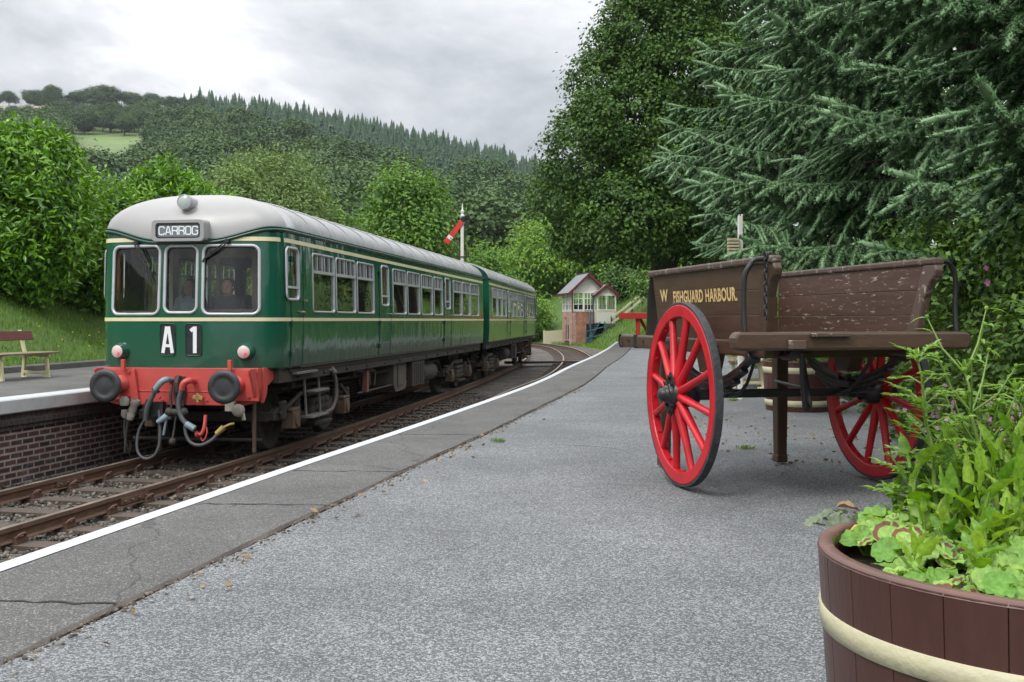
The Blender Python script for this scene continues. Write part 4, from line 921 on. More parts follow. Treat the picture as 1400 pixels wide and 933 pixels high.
def make_railcar(name, label):
    car = thing('railcar', label, 'railcar')
    fin = lambda h, m: (h[0]+m, h[1]-m, h[2]+m, h[3]-m)
    holes = {'F': [fin(h, .045) for h in FRONTWIN], 'R': [fin(h, .028) for h in SIDEWIN]+[fin(h, .04) for h in DOORWIN]}
    body, seq = make_body(car, holes); roof, rpt = make_roof(car, seq)
    # lining
    ln = MB(); per = [s for s in seq if s[0] != 'B']; i0 = next(i for i, s in enumerate(seq) if s[0] == 'B'); per = [s for s in seq[i0:] if s[0] == 'L']+[s for s in seq if s[0] in 'FR']
    line_strip(ln, [wall_pt(k, q, 1.985, .009) for k, q in per], [wall_pt(k, q, 2.037, .009) for k, q in per])
    for sgn in (1, -1):
        seg = [('F', sgn*v) for v in np.linspace(.40, 1.40, 22)]+[('R' if sgn > 0 else 'L', u) for u in np.linspace(.36, CARL, 20)]
        seg = [(k, float(q)) for k, q in seg]; lo = [wall_pt(k, q, 3.135, .009) for k, q in seg]
        hi = [wall_pt(k, q, min(3.195, gutter(k, q)-.02) if k == 'F' else 3.195, .009) for k, q in seg]
        hi = [h if h.z > l.z else Vector((h.x, h.y, l.z+.001)) for h, l in zip(hi, lo)]
        if sgn < 0: line_strip(ln, hi, lo)
        else: line_strip(ln, lo, hi)
    ln.build('lining', MT['cream_line'], car)
    # windows
    for h in FRONTWIN:
        mb = MB(); I_ = window_frame(mb, 'F', *h, .042, .12, off=.014, depth=.04); fr = mb.build('front_window', MT['white_frame'], car)
        rub = MB(); sh = rrect(h[1]-h[0]-.098, h[3]-h[2]-.098, .08, 6, (h[0]+h[1])/2, (h[2]+h[3])/2); rub.tube([wall_pt('F', p[0], p[1], -.006) for p in sh]+[wall_pt('F', sh[0][0], sh[0][1], -.006)], .010, 5, cap=False); rub.build('seal', MT['rubber'], fr)
        pane('F', I_).build('pane', MT['glass'], fr)
    for side in 'RL':
        for h in SIDEWIN:
            mb = MB(); x0, x1, w0, w1, _ = h; I_ = window_frame(mb, side, x0, x1, w0, w1, .032, .075, off=.010, depth=.03)
            wt = w1-.30; s = 1 if side == 'R' else -1; X = lambda w, o: s*(1.41*inset(w)+o)
            mb.bar((X(wt,.0), x0+.03, wt), (X(wt,.0), x1-.03, wt), .035, .045)
            for i, q in enumerate((.24,.44,.56,.78)): y = x0+(x1-x0)*q; mb.bar((X(wt,-.008), y, wt), (X(w1,-.008), y, w1-.03), .03 if i in (1, 2) else .02, .02, up=(1,0,0))
            fr = mb.build('window', MT['alloy'], car); pane(side, I_).build('pane', MT['sideglass'], fr)
        for h in DOORWIN:
            x0, x1, w0, w1, knd = h; s = 1 if side == 'R' else -1; X = lambda w, o: s*(1.41*inset(w)+o)
            # door leaf a touch proud of the bodyside, in four pieces round the light
            d0, d1 = max(.37, x0-.14), x1+.16; mb = MB(); ro = [WB+.02, w0+.03, w1-.03, 3.12]
            for a, b, lo, hi in ((d0,d1,ro[0],ro[1]),(d0,x0+.03,ro[1],ro[2]),(x1-.03,d1,ro[1],ro[2]),(d0,d1,ro[2],ro[3])):
                ws = [lo+(hi-lo)*i/4 for i in range(5)]
                for wa, wb in zip(ws[:-1], ws[1:]):
                    f = [(X(wa,.004), a, wa),(X(wa,.004), b, wa),(X(wb,.004), b, wb),(X(wb,.004), a, wb)]; mb.add(f if s > 0 else f[::-1], [(0,1,2,3)])
            for y in (d0, d1):
                ws = [ro[0]+(ro[3]-ro[0])*i/6 for i in range(7)]; mb.tube([(X(w,.004), y, w) for w in ws], .009, 4, mi=1)
            dr = mb.build('door', [MT['green'], MT['green_dk']], car)
            hb = MB(); yh = d1-.07; hb.cyl((X(2.12,.05), yh-.16, 2.12), (X(2.12,.05), yh, 2.12), .014, 6); hb.cyl((X(2.12,.0), yh, 2.12), (X(2.12,.06), yh, 2.12), .02, 8); hb.build('handle', MT['steel'], dr); hb = MB(); hb.cyl((X(2.3,0), d1+.03, 2.3), (X(2.3,.04), d1+.03, 2.3), .012, 6); hb.box((X(2.3,.045), d1+.03, 2.3), (.015,.11,.03)); hb.build('lock', MT['steel'], dr)
            for w in (1.5, 1.95, 2.9):
                hg = MB(); hg.box((X(w,.02), d0-.005, w), (.03,.03,.09)); hg.build('hinge', MT['green_dk'], dr, .006)
            mb = MB(); I_ = window_frame(mb, side, x0, x1, w0, w1, .04, .11 if knd == 'cab' else .09, off=.016, depth=.03); wm = w0+.25*(w1-w0); mb.bar((X(wm,.0), x0+.03, wm), (X(wm,.0), x1-.03, wm), .03, .035); fr = mb.build('droplight', MT['white_frame'], dr)
            pane(side, I_).build('pane', MT['glass'], dr)
            wp = MB(); yy = x0+(x1-x0)*.62; wp.bar((X(2.3,-.05), yy, WB), (X(3.,-.05), yy, 3.1), .09, .05, up=(1,0,0)); wp.build('door_pillar', MT['wood_in'], dr)
    # inside: floor, ceiling, cab bulkhead, seats
    ins = MB(); ins.box((0, CARL/2, 1.27), (2.6, CARL-.6, .06)); ins.box((0, CARL/2+.2, 3.30), (2.5, CARL-.8, .03)); ins.box((0,CARL-.05,2.2), (2.5,.05,1.9))
    for s in (-1, 1): ins.box((s*1.355, CARL/2+.3, 1.68), (.03, CARL-1.2, .80))
    dk = MB(); dk.box((0,.06,1.68), (2.3,.3,.78)); dk.box((.62,.12,2.1), (.75,.24,.12)); dk.box((-.75,.12,2.09), (.7,.22,.10)); dk.box((.0,1.95,1.6), (2.6,.05,.7)); dk.build('cab_desk', MT['interior'], car, .02)
    ins.build('interior', MT['interior'], car)
    bk = MB()
    for v in (-1.2,-.42,.42,1.2): bk.bar((v,1.95,1.9), (v,1.95,3.2), .05 if abs(v) < 1 else .2, .06, up=(1,0,0))
    bk.bar((-1.3,1.95,3.12), (1.3,1.95,3.12), .05, .18); bk.bar((.62,1.0,1.3), (.62,1.0,3.1), .06, .12, up=(1,0,0)); bk.build('cab_bulkhead', MT['cream_in'], car)
    for u in np.arange(3.2, CARL-1.2, 1.55):
        if any(d[0]-.5 < u < d[1]+.5 for d in DOORWIN[1:]): continue
        for v in (-.80, .80):
            st = MB(); u = float(u); st.box((v,u,1.68), (.92,.48,.16)); st.prism([(-.04,1.72),(.10,1.72),(.16,2.42),(.06,2.46)], (v-.46,u+.2,0), (0,1,0), (0,0,1), (1,0,0), .92); st.box((v,u+.05,1.45), (.8,.3,.3)); st.build('seat', MT['seat'], car, .03)
    # underframe
    uf = MB()
    for s in (-1, 1):
        uf.bar((s*1.26,.15,1.19), (s*1.26,CARL,1.19), .10, .22); uf.bar((s*1.32,.55,1.24), (s*1.32,CARL-.1,1.24), .03, .05)
        for u in np.arange(.9, CARL, 1.25): uf.bar((s*1.20,u,1.30), (s*1.33,u+.02,1.12), .05, .05)
        uf.bar((s*.55,.3,1.02), (s*.55,CARL,1.02), .12, .3)
        uf.tube([(s*1.15,4.6,.62),(s*1.15,9.0,.62)], .025, 6); uf.tube([(s*1.05,.9,.95),(s*1.08,6,.93),(s*1.08,12,.95)], .03, 6)
    for u in (1.2, 4.4, 8, 10.2, 13.2): uf.box((0,u,1.05), (2.3,.14,.22))
    uf.box((0,9,1.0), (1.5,4.5,.35)); uf.build('underframe', MT['grime'], car, .006)
    for s in (-1, 1):
        eq = MB(); eq.prism([(0,1.08),(1.1,1.08),(1.1,.52),(.9,.46),(.18,.46),(0,.62)], (s*1.20,7.1,0), (0,1,0), (0,0,1), (-s,0,0), .6)
        eq.box((s*1.21,7.62,.80), (.02,.42,.42)); eq.box((s*1.215,7.4,.8), (.03,.03,.5)); eq.build('engine_box', MT['grime_lt'], car, .012)
        eq = MB(); eq.box((s*1.08,9.05,.78), (.4,1.2,.56)); [eq.box((s*1.285,8.65+.2*i,.78), (.02,.03,.48)) for i in range(5)]; eq.cyl((s*1.0,9.9,.72), (s*1.0,11.3,.72), .24, 16); eq.build('battery_box', MT['grime'], car, .012)
        cl = MB(); cl.box((s*1.20,4.98,.83), (.10,.13,.42)); cl.build('fuse_cover', mat_rust, car, .008)
        cl = MB()
        for k in range(3): cl.lathe([(.16,-.02),(.19,0),(.16,.02)], (s*(1.0+.07*k),5.3+.09*k,.88), (s,.2,0), 16)
        cl.tube([(s*1.1,4.4,1.1),(s*1.18,4.9,1.02),(s*1.16,5.7,1.0),(s*1.1,5.9,.7)], .03, 6); cl.build('hose_coil', MT['grime_lt'], car)
        stp = MB(); stp.box((s*1.27,1.85,.47), (.20,.80,.035)); stp.bar((s*1.24,1.52,.47), (s*1.2,1.52,1.1), .03, .04); stp.bar((s*1.24,2.2,.47), (s*1.2,2.2,1.1), .03, .04)
        stp.box((s*1.30,1.9,.87), (.16,.7,.03)); stp.box((s*1.345,1.15,1.20), (.10,.95,.035)); stp.build('footstep', MT['steel'], car, .004)
        hz = MB(); hz.tube([(s*1.22,2.35,1.14),(s*1.32,2.5,1.16),(s*1.36,2.62,1.02),(s*1.36,2.66,.72),(s*1.34,2.52,.52),(s*1.30,2.28,.47)], .03, 8); hz.cyl((s*1.30,2.55,1.2), (s*1.38,2.55,1.1), .05, 8); hz.build('air_hose', MT['grime_lt'], car)
    make_bogie(car, 2.45); make_bogie(car, 14.7)
    # front end: beam, buffers, pipes, lamps
    bm_ = MB(); ol = [(-1.17,1.318),(1.17,1.318),(1.17,1.02),(1.15,.90),(1.08,.82),(.95,.79),(-.95,.79),(-1.08,.82),(-1.15,.90),(-1.17,1.02)]
    bm_.prism(ol, (0,-.30,0), (1,0,0), (0,0,1), (0,1,0), .16)
    for s in (-1, 1):
        bm_.prism([(0,1.318),(.72,1.318),(.36,1.17),(.12,1.06),(.10,.95),(.02,.84),(0,.82)], (s*1.20,-.15,0), (s*.10,1,0), (0,0,1), (-s,0,0), .05)
        bm_.prism([(-.24,1.30),(.24,1.30),(.30,.86),(-.30,.86)], (s*.90,-.30,0), (1,0,0), (0,0,1), (0,-1,0), .05)
        bm_.prism([(-.02,1.318),(.34,1.318),(.34,1.29),(.02,.92),(-.02,.9)], (s*1.16,-.35,0), (0,-1*.6,0), (0,0,1), (-s,0,0), .03)
        for q in (-.16,.16):
            for w in (.92,1.26): bm_.cyl((s*.90+q,-.35,w), (s*.90+q,-.375,w), .022, 6)
        bm_.bar((s*.80,-.40,1.30), (s*.80,-.40,1.44), .055, .05)
    for x, w in ((-.3,.9),(-.25,.86),(.36,.9),(.42,.86),(.3,.88),(-.6,1.0),(.62,1.0)): bm_.cyl((x,-.30,w), (x,-.315,w), .016, 6)
    bm_.bar((-.62,-.305,.985), (.62,-.305,.985), .01, .012); bm_.build('buffer_beam', MT['red'], car, .012)
    for s in (-1, 1):
        b = MB(); b.lathe([(.13,.0),(.13,.03),(.095,.05),(.085,.26),(.06,.265),(.055,.36),(.10,.375)], (s*.87,-.35,1.085), (0,-1,0), 24); bu = b.build('buffer', MT['red'], car)
        b = MB(); b.lathe([(.06,0),(.23,.02),(.236,.035),(.234,.05),(.20,.068),(.15,.072),(.145,.066),(.10,.076),(.0,.08)], (s*.87,-.715,1.085), (0,-1,0), 40); b.build('buffer_head', MT['bufface'], bu)
        lp = MB(); p = wall_pt('F', s*.945, 1.55); lp.lathe([(.135,-.05),(.13,.03),(.115,.06),(.10,.12),(.098,.125),(.085,.12)], p, (s*.12,-1,0), 28); lo = lp.build('tail_lamp', MT['green'], car)
        lp = MB(); q = p+Vector((s*.014,-.118,0)); lp.lathe([(.092,0),(.07,.014),(.03,.022),(.0,.024)], q, (s*.12,-1,0), 24); lp.build('lens', MT['tail'], lo)
        lp = MB(); lp.lathe([(.022,0),(.018,.010),(0,.014)], q+Vector((.03,-.017,-.03)), (s*.12,-1,0), 12); lp.build('bulb', MT['bulb'], lo)
    for v, ch in ((-.185,'A'),(.205,'1')):
        b = MB(); h = (v-.125, v+.125, 1.485, 1.955); I_ = window_frame(b, 'F', *h, .018, .05, off=.010, depth=.03); pn = b.build('headcode_panel', MT['white_frame'] if False else MT['green_dk'], car)
        c = MB(); c.add([wall_pt('F', p[0], p[1], .004) for p in I_], [tuple(range(len(I_)))]); c.build('blind', MT['blind'], pn)
        c = MB(); o = wall_pt('F', v, 1.72, .008); ax, ay, az = (1,0,0), (0,0,1), (0,-1,0)
        if ch == 'A':
            c.ribbon([(-.072,-.19),(-.012,.19)], .05, o, ax, ay, az, .003); c.ribbon([(.072,-.19),(.012,.19)], .05, o, ax, ay, az, .0035); c.ribbon([(-.05,-.085),(.05,-.085)], .042, o, ax, ay, az, .0025)
        else:
            c.ribbon([(.02,-.19),(.02,.19)], .056, o, ax, ay, az, .003); c.ribbon([(-.045,.125),(.0,.165)], .05, o, ax, ay, az, .0025)
        c.build('character', MT['letter'], pn)
    # destination box on the dome
    o = Vector((0,-.36,3.275)); b = MB(); O_ = rrect(.80,.315,.06,5); I_ = rrect(.665,.215,.045,5); k = len(O_)
    Q = lambda p, d: o+Vector((p[0], d, p[1]))
    b.add([Q(p,.45) for p in O_]+[Q(p,.02) for p in O_]+[Q((p[0]*.98,p[1]*.96),0) for p in O_]+[Q((p[0]*1.01,p[1]*1.02),0) for p in I_]+[Q(p,.03) for p in I_], [(l*k+i, l*k+(i+1) % k, (l+1)*k+(i+1) % k, (l+1)*k+i) for l in range(4) for i in range(k)], False)
    db = b.build('destination_box', MT['dome'], car); ds = db.modifiers.new('edges', 'EDGE_SPLIT')
    b = MB(); I2 = rrect(.665,.215,.045,5); b.ribbon(rrect(.65,.2,.04,5), .022, o+Vector((0,.012,0)), (1,0,0), (0,0,1), (0,-1,0), .006, closed=True); b.build('window_seal', MT['blind'], db)
    b = MB(); b.add([Q(p,.024) for p in I2], [tuple(range(k))]); b.build('blind', MT['blind_grey'], db)
    lt = MB(); LW, LH, sw = .078, .112, .0175; x = -.290; o2 = o+Vector((0,.022,0)); ax, ay, az = (1,0,0), (0,0,1), (0,-1,0); r_ = .022
    def rc(*pts): return list(pts)
    h = LH/2; w_ = LW/2
    Cc = [(w_,h*.55),(w_,h-.012),(w_-.012,h),(-w_+r_,h),(-w_+.006,h-.006),(-w_,h-r_),(-w_,-h+r_),(-w_+.006,-h+.006),(-w_+r_,-h),(w_-.012,-h),(w_,-h+.012),(w_,-h*.55)]
    glyph = {'C': [Cc], 'A': [[(-w_,-h-.005),(-.008,h),(.008,h),(w_,-h-.005)],[(-w_*.55,-h*.42),(w_*.55,-h*.42)]],
             'R': [[(-w_,-h-.005),(-w_,h),(w_-.014,h),(w_-.004,h-.006),(w_,h-.018),(w_,.022),(w_-.004,.008),(w_-.014,.0),(-w_,.0)],[(.008,0),(w_-.006,-.012),(w_,-.026),(w_,-h-.005)]],
             'O': [[(w_,h-r_),(w_-.006,h-.006),(w_-r_,h),(-w_+r_,h),(-w_+.006,h-.006),(-w_,h-r_),(-w_,-h+r_),(-w_+.006,-h+.006),(-w_+r_,-h),(w_-r_,-h),(w_-.006,-h+.006),(w_,-h+r_),(w_,h-r_)]],
             'G': [Cc[:-2]+[(w_,-h+.012),(w_,-.004),(.008,-.004)]]}
    for chn in 'CARROG':
        for i, st in enumerate(glyph[chn]): lt.ribbon(st, sw, o2+Vector((x+.039,-.0015*i,0)), ax, ay, az, .002)
        x += .1005
    lt.build('lettering', MT['letter'], db)
    hl = MB(); c = Vector((0,-.10,3.70)); hl.lathe([(.11,-.45),(.11,-.04),(.108,-.02),(.104,.02),(.110,.025),(.110,.06),(.100,.07),(.094,.06)], c, (0,-1,.08), 32); ho = hl.build('headlight', MT['roof'], car)
    hl = MB(); hl.lathe([(.096,.0),(.07,.012),(.04,.018),(0,.02)], c+Vector((0,-.06,.005)), (0,-1,.08), 28); hl.build('lens', MT['lamp_glass'], ho)
    for a, b_ in (((-.73,3.10),(-.46,2.66)),((.66,3.12),(.36,2.88))):
        wi = MB()
        for d in (0,.05): wi.tube([wall_pt('F', a[0]+d, a[1], .06), wall_pt('F', (a[0]+b_[0])/2+d*.8, (a[1]+b_[1])/2, .055), wall_pt('F', b_[0]+d*.4, b_[1], .035)], .010, 6)
        wi.cyl(wall_pt('F', a[0]+.02, a[1]+.01, -.01), wall_pt('F', a[0]+.02, a[1]+.01, .075), .03, 10)
        m_ = wall_pt('F', b_[0], b_[1], .026); e_ = (b_[0]-a[0])*.28; wi.bar(wall_pt('F', b_[0]-e_*1.0, b_[1]+.12, .024), wall_pt('F', b_[0]+e_*.4, b_[1]-.16 if a[0] < 0 else b_[1]-.05, .024), .012, .03); wi.build('wiper', MT['rubber'], car)
    # pipes and couplings hanging on the front
    Y = -.34
    p = MB(); p.tube([(-.12,Y+.05,1.14),(-.13,Y-.10,1.16),(-.19,Y-.14,1.12),(-.27,Y-.15,1.02)], [.038,.045,.045,.04], 10); pp = p.build('vacuum_pipe', MT['hoseblue'], car)
    p = MB(); p.tube([(-.26,Y-.15,1.03),(-.36,Y-.16,.82),(-.40,Y-.15,.70),(-.42,Y-.13,.58)], .036, 10); p.lathe([(.06,0),(.06,.03)], (-.26,Y-.15,1.02), (-.45,0,-.9), 12); p.build('hose', MT['hosegrey'], pp)
    p = MB(); p.tube([(.23,Y+.05,1.13),(.22,Y-.10,1.15),(.15,Y-.14,1.11),(.12,Y-.14,1.02)], [.038,.046,.046,.042], 10); pp = p.build('vacuum_pipe', MT['red'], car)
    p = MB(); p.tube([(.12,Y-.14,1.03),(.08,Y-.15,.86),(.10,Y-.16,.70),(.17,Y-.17,.58),(.27,Y-.17,.50),(.34,Y-.16,.47)], .034, 10); p.build('hose', MT['hosegrey'], pp)
    p = MB(); p.tube([(.20,Y-.17,.545),(.33,Y-.17,.475)], .047, 10); p.build('collar', MT['hoseblue'], pp)
    # draw hook and screw coupling
    p = MB(); p.prism([(-.03,1.20),(.05,1.22),(.10,1.12),(.08,.98),(.02,.90),(-.06,.95),(-.09,1.08)], (.0,Y-.02,0), (0,-1,0), (0,0,1), (1,0,0), .05); p.prism([(-.07,1.2),(.07,1.2),(.09,.95),(.06,.78),(-.06,.78),(-.09,.95)], (.02,Y+.03,0), (1,0,0), (0,0,1), (0,-1,0), .03)
    for x in (-.05,.09): p.tube([(x,Y-.09,1.08),(x,Y-.13,.95),(x,Y-.1,.72)], .018, 6)
    p.cyl((-.12,Y-.10,.70), (.16,Y-.10,.70), .05, 10); p.lathe([(.0,-.07),(.06,-.04),(.07,0),(.06,.04),(0,.07)], (-.08,Y-.1,.70), (1,0,0), 12); p.lathe([(.0,-.07),(.06,-.04),(.07,0),(.06,.04),(0,.07)], (.13,Y-.1,.70), (1,0,0), 12)
    p.tube([(.02,Y-.10,.68),(.0,Y-.12,.45),(-.02,Y-.12,.34)], [.012,.015,.017], 6); p.lathe([(0,-.055),(.035,-.045),(.052,-.01),(.045,.03),(.02,.05),(0,.055)], (-.025,Y-.12,.29), (0,0,1), 14); p.build('coupling', MT['grime'], car)
    # jumper cables and cocks
    p = MB(); p.lathe([(.045,-.16),(.05,-.12),(.06,-.08),(.045,-.05),(.06,-.02),(.05,.05),(.07,.08),(.06,.14)], (-.62,Y-.12,.74), (.35,0,1), 14); p.lathe([(.06,-.05),(.07,.03),(.05,.08)], (-.80,Y-.02,.83), (0,0,1), 12); p.lathe([(.03,-.1),(.05,-.05),(.045,.02)], (-.80,Y-.02,.70), (0,0,1), 12); jp = p.build('jumper_connector', MT['whitepipe'], car)
    p = MB(); p.tube([(-.69,Y-.12,.58),(-.72,Y-.13,.40),(-.74,Y-.12,.12)], .02, 6); p.tube([(-.79,Y-.02,.6),(-.78,Y-.06,.4),(-.71,Y-.06,.10),(-.69,Y-.05,.25)], .02, 6); p.build('cable', MT['grime'], jp)
    p = MB(); p.lathe([(.045,-.14),(.05,-.1),(.065,-.06),(.05,-.02),(.065,.04),(.055,.12)], (-.43,Y-.06,.74), (.3,0,1), 14); p.box((-.30,Y-.02,.74), (.2,.1,.2)); jp = p.build('jumper_connector', MT['rubber'], car)
    p = MB(); p.tube([(-.47,Y-.06,.60),(-.55,Y-.09,.42),(-.56,Y-.12,.20),(-.50,Y-.14,.08),(-.40,Y-.14,.04),(-.28,Y-.14,.10),(-.22,Y-.12,.26),(-.22,Y-.10,.50),(-.26,Y-.06,.72)], .021, 8); p.lathe([(.024,-.05),(.026,.05)], (-.215,Y-.115,.36), (0,.05,1), 10); p.build('cable', MT['hosegrey'], jp)
    p = MB(); p.tube([(.13,Y-.05,.60),(.14,Y-.06,.42),(.22,Y-.08,.28),(.38,Y-.10,.24),(.55,Y-.08,.32),(.64,Y-.05,.44)], .026, 8); jp = p.build('brake_hose', MT['hosegrey'], car)
    p = MB(); p.tube([(.60,Y-.06,.40),(.70,Y-.04,.49)], [.035,.045], 8); p.tube([(.70,Y-.04,.49),(.78,Y-.02,.53),(.84,Y,.54)], .02, 6); p.build('valve', MT['yellow'], jp)
    p = MB(); p.cyl((.33,Y-.02,.91), (.33,Y-.09,.91), .04, 8); p.bar((.26,Y-.08,.92), (.40,Y-.08,.90), .02, .05); p.bar((.33,Y-.08,.97), (.33,Y-.08,.84), .03, .02); p.build('cock', MT['yellow'], car, .004)
    p = MB(); p.cyl((-.10,Y-.02,.66), (-.10,Y-.12,.64), .05, 8); p.tube([(-.10,Y-.1,.66),(-.17,Y-.14,.60),(-.24,Y-.15,.56)], [.05,.045,.03], 8); p.tube([(-.12,Y-.12,.6),(-.14,Y-.13,.45),(-.16,Y-.12,.38)], .018, 6); p.build('cock', MT['hoseblue'], car)
    p = MB(); p.tube([(.44,Y-.06,.66),(.44,Y-.10,.50),(.40,Y-.12,.40),(.34,Y-.12,.40)], .028, 8); p.tube([(.36,Y-.1,.40),(.42,Y-.1,.30),(.48,Y-.1,.42),(.44,Y-.08,.55)], .012, 6); p.lathe([(.04,-.02),(.05,0),(.04,.02)], (.34,Y-.12,.40), (1,0,0), 10); p.build('cock', MT['red'], car)
    p = MB(); p.box((.80,Y-.02,.80), (.14,.1,.16)); p.lathe([(.0,.0),(.085,.0),(.09,.05),(.07,.09),(.03,.10),(.0,.10)], (.93,Y-.06,.74), (.3,-1,-.1), 18); p.bar((.97,Y-.06,.80), (1.02,Y-.09,.60), .03, .05); p.build('jumper_socket', MT['whitepipe'], car)
    for x in (-.42, 1.02):
        p = MB(); p.bar((x,Y+.28,1.0), (x,Y+.28,.10), .07, .03, up=(1,0,0)); p.build('guard_iron', MT['grime_tan'], car)
    p = MB(); p.tube([(-1.0,Y+.6,.24),(1.0,Y+.6,.24)], .03, 6); p.build('cross_pipe', MT['grime'], car)
    return car
mat_rust = mat('fuse_cover_rust', (.20,.085,.06), rough=.7, var=.25)
TH1 = -math.atan2(2.36,16.6)
car1 = make_railcar('railcar', 'green railcar with red buffer beam and CARROG destination blind, leading the train')
car1.location = (-4.70,14.90,RAIL); car1.rotation_euler = (0,0,TH1)
# second car: the same vehicle turned round, coupled behind
car2 = copy_tree(car1); d2 = Vector((.112,.9937,0)); st = Vector((-4.70,14.90,RAIL))+Vector((.1408,.990,0))*(CARL+.02)+Vector((.16,.80,0))
car2.location = st+d2*(CARL+.02); car2.rotation_euler = (0,0,PI-math.atan2(d2.x,d2.y))
tag(car2, 'green trailing railcar coupled behind the first, half hidden by it along the platform', 'railcar')
# gangway bellows between them, with the dark-green end profile
g = thing('gangway', 'dark folded gangway between the two green railcars', 'gangway', Vector(car1.location)+Vector((.1408,.990,0))*(CARL+.02))
g.rotation_euler = (0,0,TH1); mb = MB()
for i in range(8): mb.box((0,.05+.1*i,2.25), (1.15 if i % 2 else 1.0,.06,1.95))
mb.build('bellows', MT['rubber'], g); mb = MB()
for s in (-1, 1): mb.cyl((s*.87,.02,1.085), (s*.87,.78,1.085), .07, 10)
mb.bar((0,.0,1.0), (0,.82,1.0), .12, .12); mb.build('coupling', MT['grime'], g)

# ---------------------------------------------------------------- people aboard
def person(label, loc, rz, top, pose, hair_long):
    """seated figure: one skinned body, head with face, hair and clothes as children"""
    t = thing('person', label, 'person', loc, rz)
    J = dict(pelvis=(0,0,.0), waist=(0,.02,.22), chest=(0,.03,.42), neck=(0,.02,.56), skull=(0,-.02,.64), crown_=(0,-.01,.76))
    sk = [('pelvis',.15),('waist',.13),('chest',.15),('neck',.055),('skull',.085),('crown_',.075)]; names = [k for k, _ in sk]; rad = [r for _, r in sk]; vs = [J[k] for k in names]; es = [(i, i+1) for i in range(5)]
    def chain(root, pts, rs):
        p = root
        for q, r in zip(pts, rs): vs.append(q); rad.append(r); es.append((p, len(vs)-1)); p = len(vs)-1
        return p
    for s in (-1, 1):
        chain(0, [(s*.10,-.08,-.02),(s*.12,-.46,.02),(s*.12,-.50,-.38),(s*.12,-.62,-.44)], [.10,.07,.05,.04])
        h = chain(2, [(s*.19,.03,.46),(s*(.25+pose*.02),-.02,.20),(s*.16,-.26,.17+pose*.06),(s*.13,-.34,.18+pose*.08)], [.075,.05,.038,.03])
        hp = Vector(vs[h])
        for k in range(4): chain(h, [tuple(hp+Vector((s*(-.03+.02*k),-.05-.005*(k % 2),.0))), tuple(hp+Vector((s*(-.035+.022*k),-.085,-.025)))], [.010,.008])
        chain(h, [tuple(hp+Vector((-s*.04,-.02,.01))), tuple(hp+Vector((-s*.05,-.05,.005)))], [.011,.009])
    me = bpy.data.meshes.new('body'); me.from_pydata(vs, es, [])
    o = link('body', me, t); o.modifiers.new('skin', 'SKIN').use_smooth_shade = True; o.modifiers.new('sub', 'SUBSURF').render_levels = 2
    for i, r in enumerate(rad): me.skin_vertices[0].data[i].radius = (r, r*(.8 if i in (1,2) else 1)); me.skin_vertices[0].data[i].use_root = i == 0
    me.materials.append(MT['skin']); 
    hd = MB(); hd.lathe([(0,-.01),(.055,0),(.075,.05),(.082,.11),(.078,.17),(.055,.215),(0,.235)], (0,-.03,.58), (0,.06,1), 20); hd.lathe([(0,-.012),(.016,-.006),(.012,.03),(0,.055)], (0,-.112,.665), (0,.2,1), 8)
    for s in (-1, 1): hd.lathe([(0,-.01),(.012,0),(0,.01)], (s*.03,-.100,.70), (0,1,0), 8); hd.lathe([(0,-.03),(.018,0),(0,.03)], (s*.083,-.02,.69), (0,0,1), 8)
    hd.bar((-.022,-.105,.632), (.022,-.105,.632), .008, .008); hd.build('head', MT['skin'], t)
    hr_ = MB(); hr_.lathe([(.088,-.05),(.098,.02),(.094,.07),(.066,.12),(0,.14)], (0,.012,.705), (0,.30,1), 18)
    if hair_long: hr_.prism(rrect(.19,.30,.08,4), (0,.045,.60), (1,0,0), (0,0,1), (0,1,0), .06, smooth=True); [hr_.tube([(s*.085,-.02,.72),(s*.095,-.03,.60),(s*.085,-.04,.46)], [.03,.035,.02], 8) for s in (-1, 1)]
    hr_.build('hair', MT['hair'], t)
    cl = MB(); cl.lathe([(.07,.56),(.15,.50),(.215,.43),(.20,.30),(.175,.12),(.19,-.06),(.16,-.10)], (0,.02,0), (0,0,1), 20)
    cl.v = [(v[0], v[1]*.72, v[2]) for v in cl.v]
    for s in (-1, 1): cl.tube([(s*.17,.03,.47),(s*.23,.01,.34),(s*(.25+pose*.02),-.02,.20),(s*.18,-.22,.17+pose*.06)], [.09,.075,.065,.05], 10)
    cl.tube([(-.21,.02,.45),(-.08,.02,.50),(.08,.02,.50),(.21,.02,.45)], [.095,.085,.085,.095], 10); cl.build('jacket', MT[top], t); tr = MB()
    for s in (-1, 1): tr.tube([(s*.09,.05,-.03),(s*.11,-.2,.0),(s*.12,-.46,.02),(s*.12,-.51,-.10),(s*.12,-.5,-.40)], [.12,.115,.09,.08,.06], 10)
    tr.build('trousers', MT['navy'], t)
    return t
def in_car(v, u, w): return Vector(car1.location)+Vector((.990*v+.1408*u, -.1408*v+.990*u, w))
person('driver in a dark navy jacket sitting behind the front window with two wipers overhead', in_car(.33,.62,1.80), TH1, 'navy', 1, False)
person('dark haired woman in a pale blue top sitting behind the middle front window', in_car(-.58,1.25,1.82), TH1-.1, 'teal_top', 0, True)
for (v, u) in ((.33,.68),(-.58,1.31)):
    st_ = MB(); st_.box((v,u,1.68), (.5,.5,.1)); st_.box((v,u+.27,1.98), (.46,.08,.5)); st_.box((v,u,1.46), (.3,.3,.34)); st_.build('seat', MT['seat'], car1, .03)
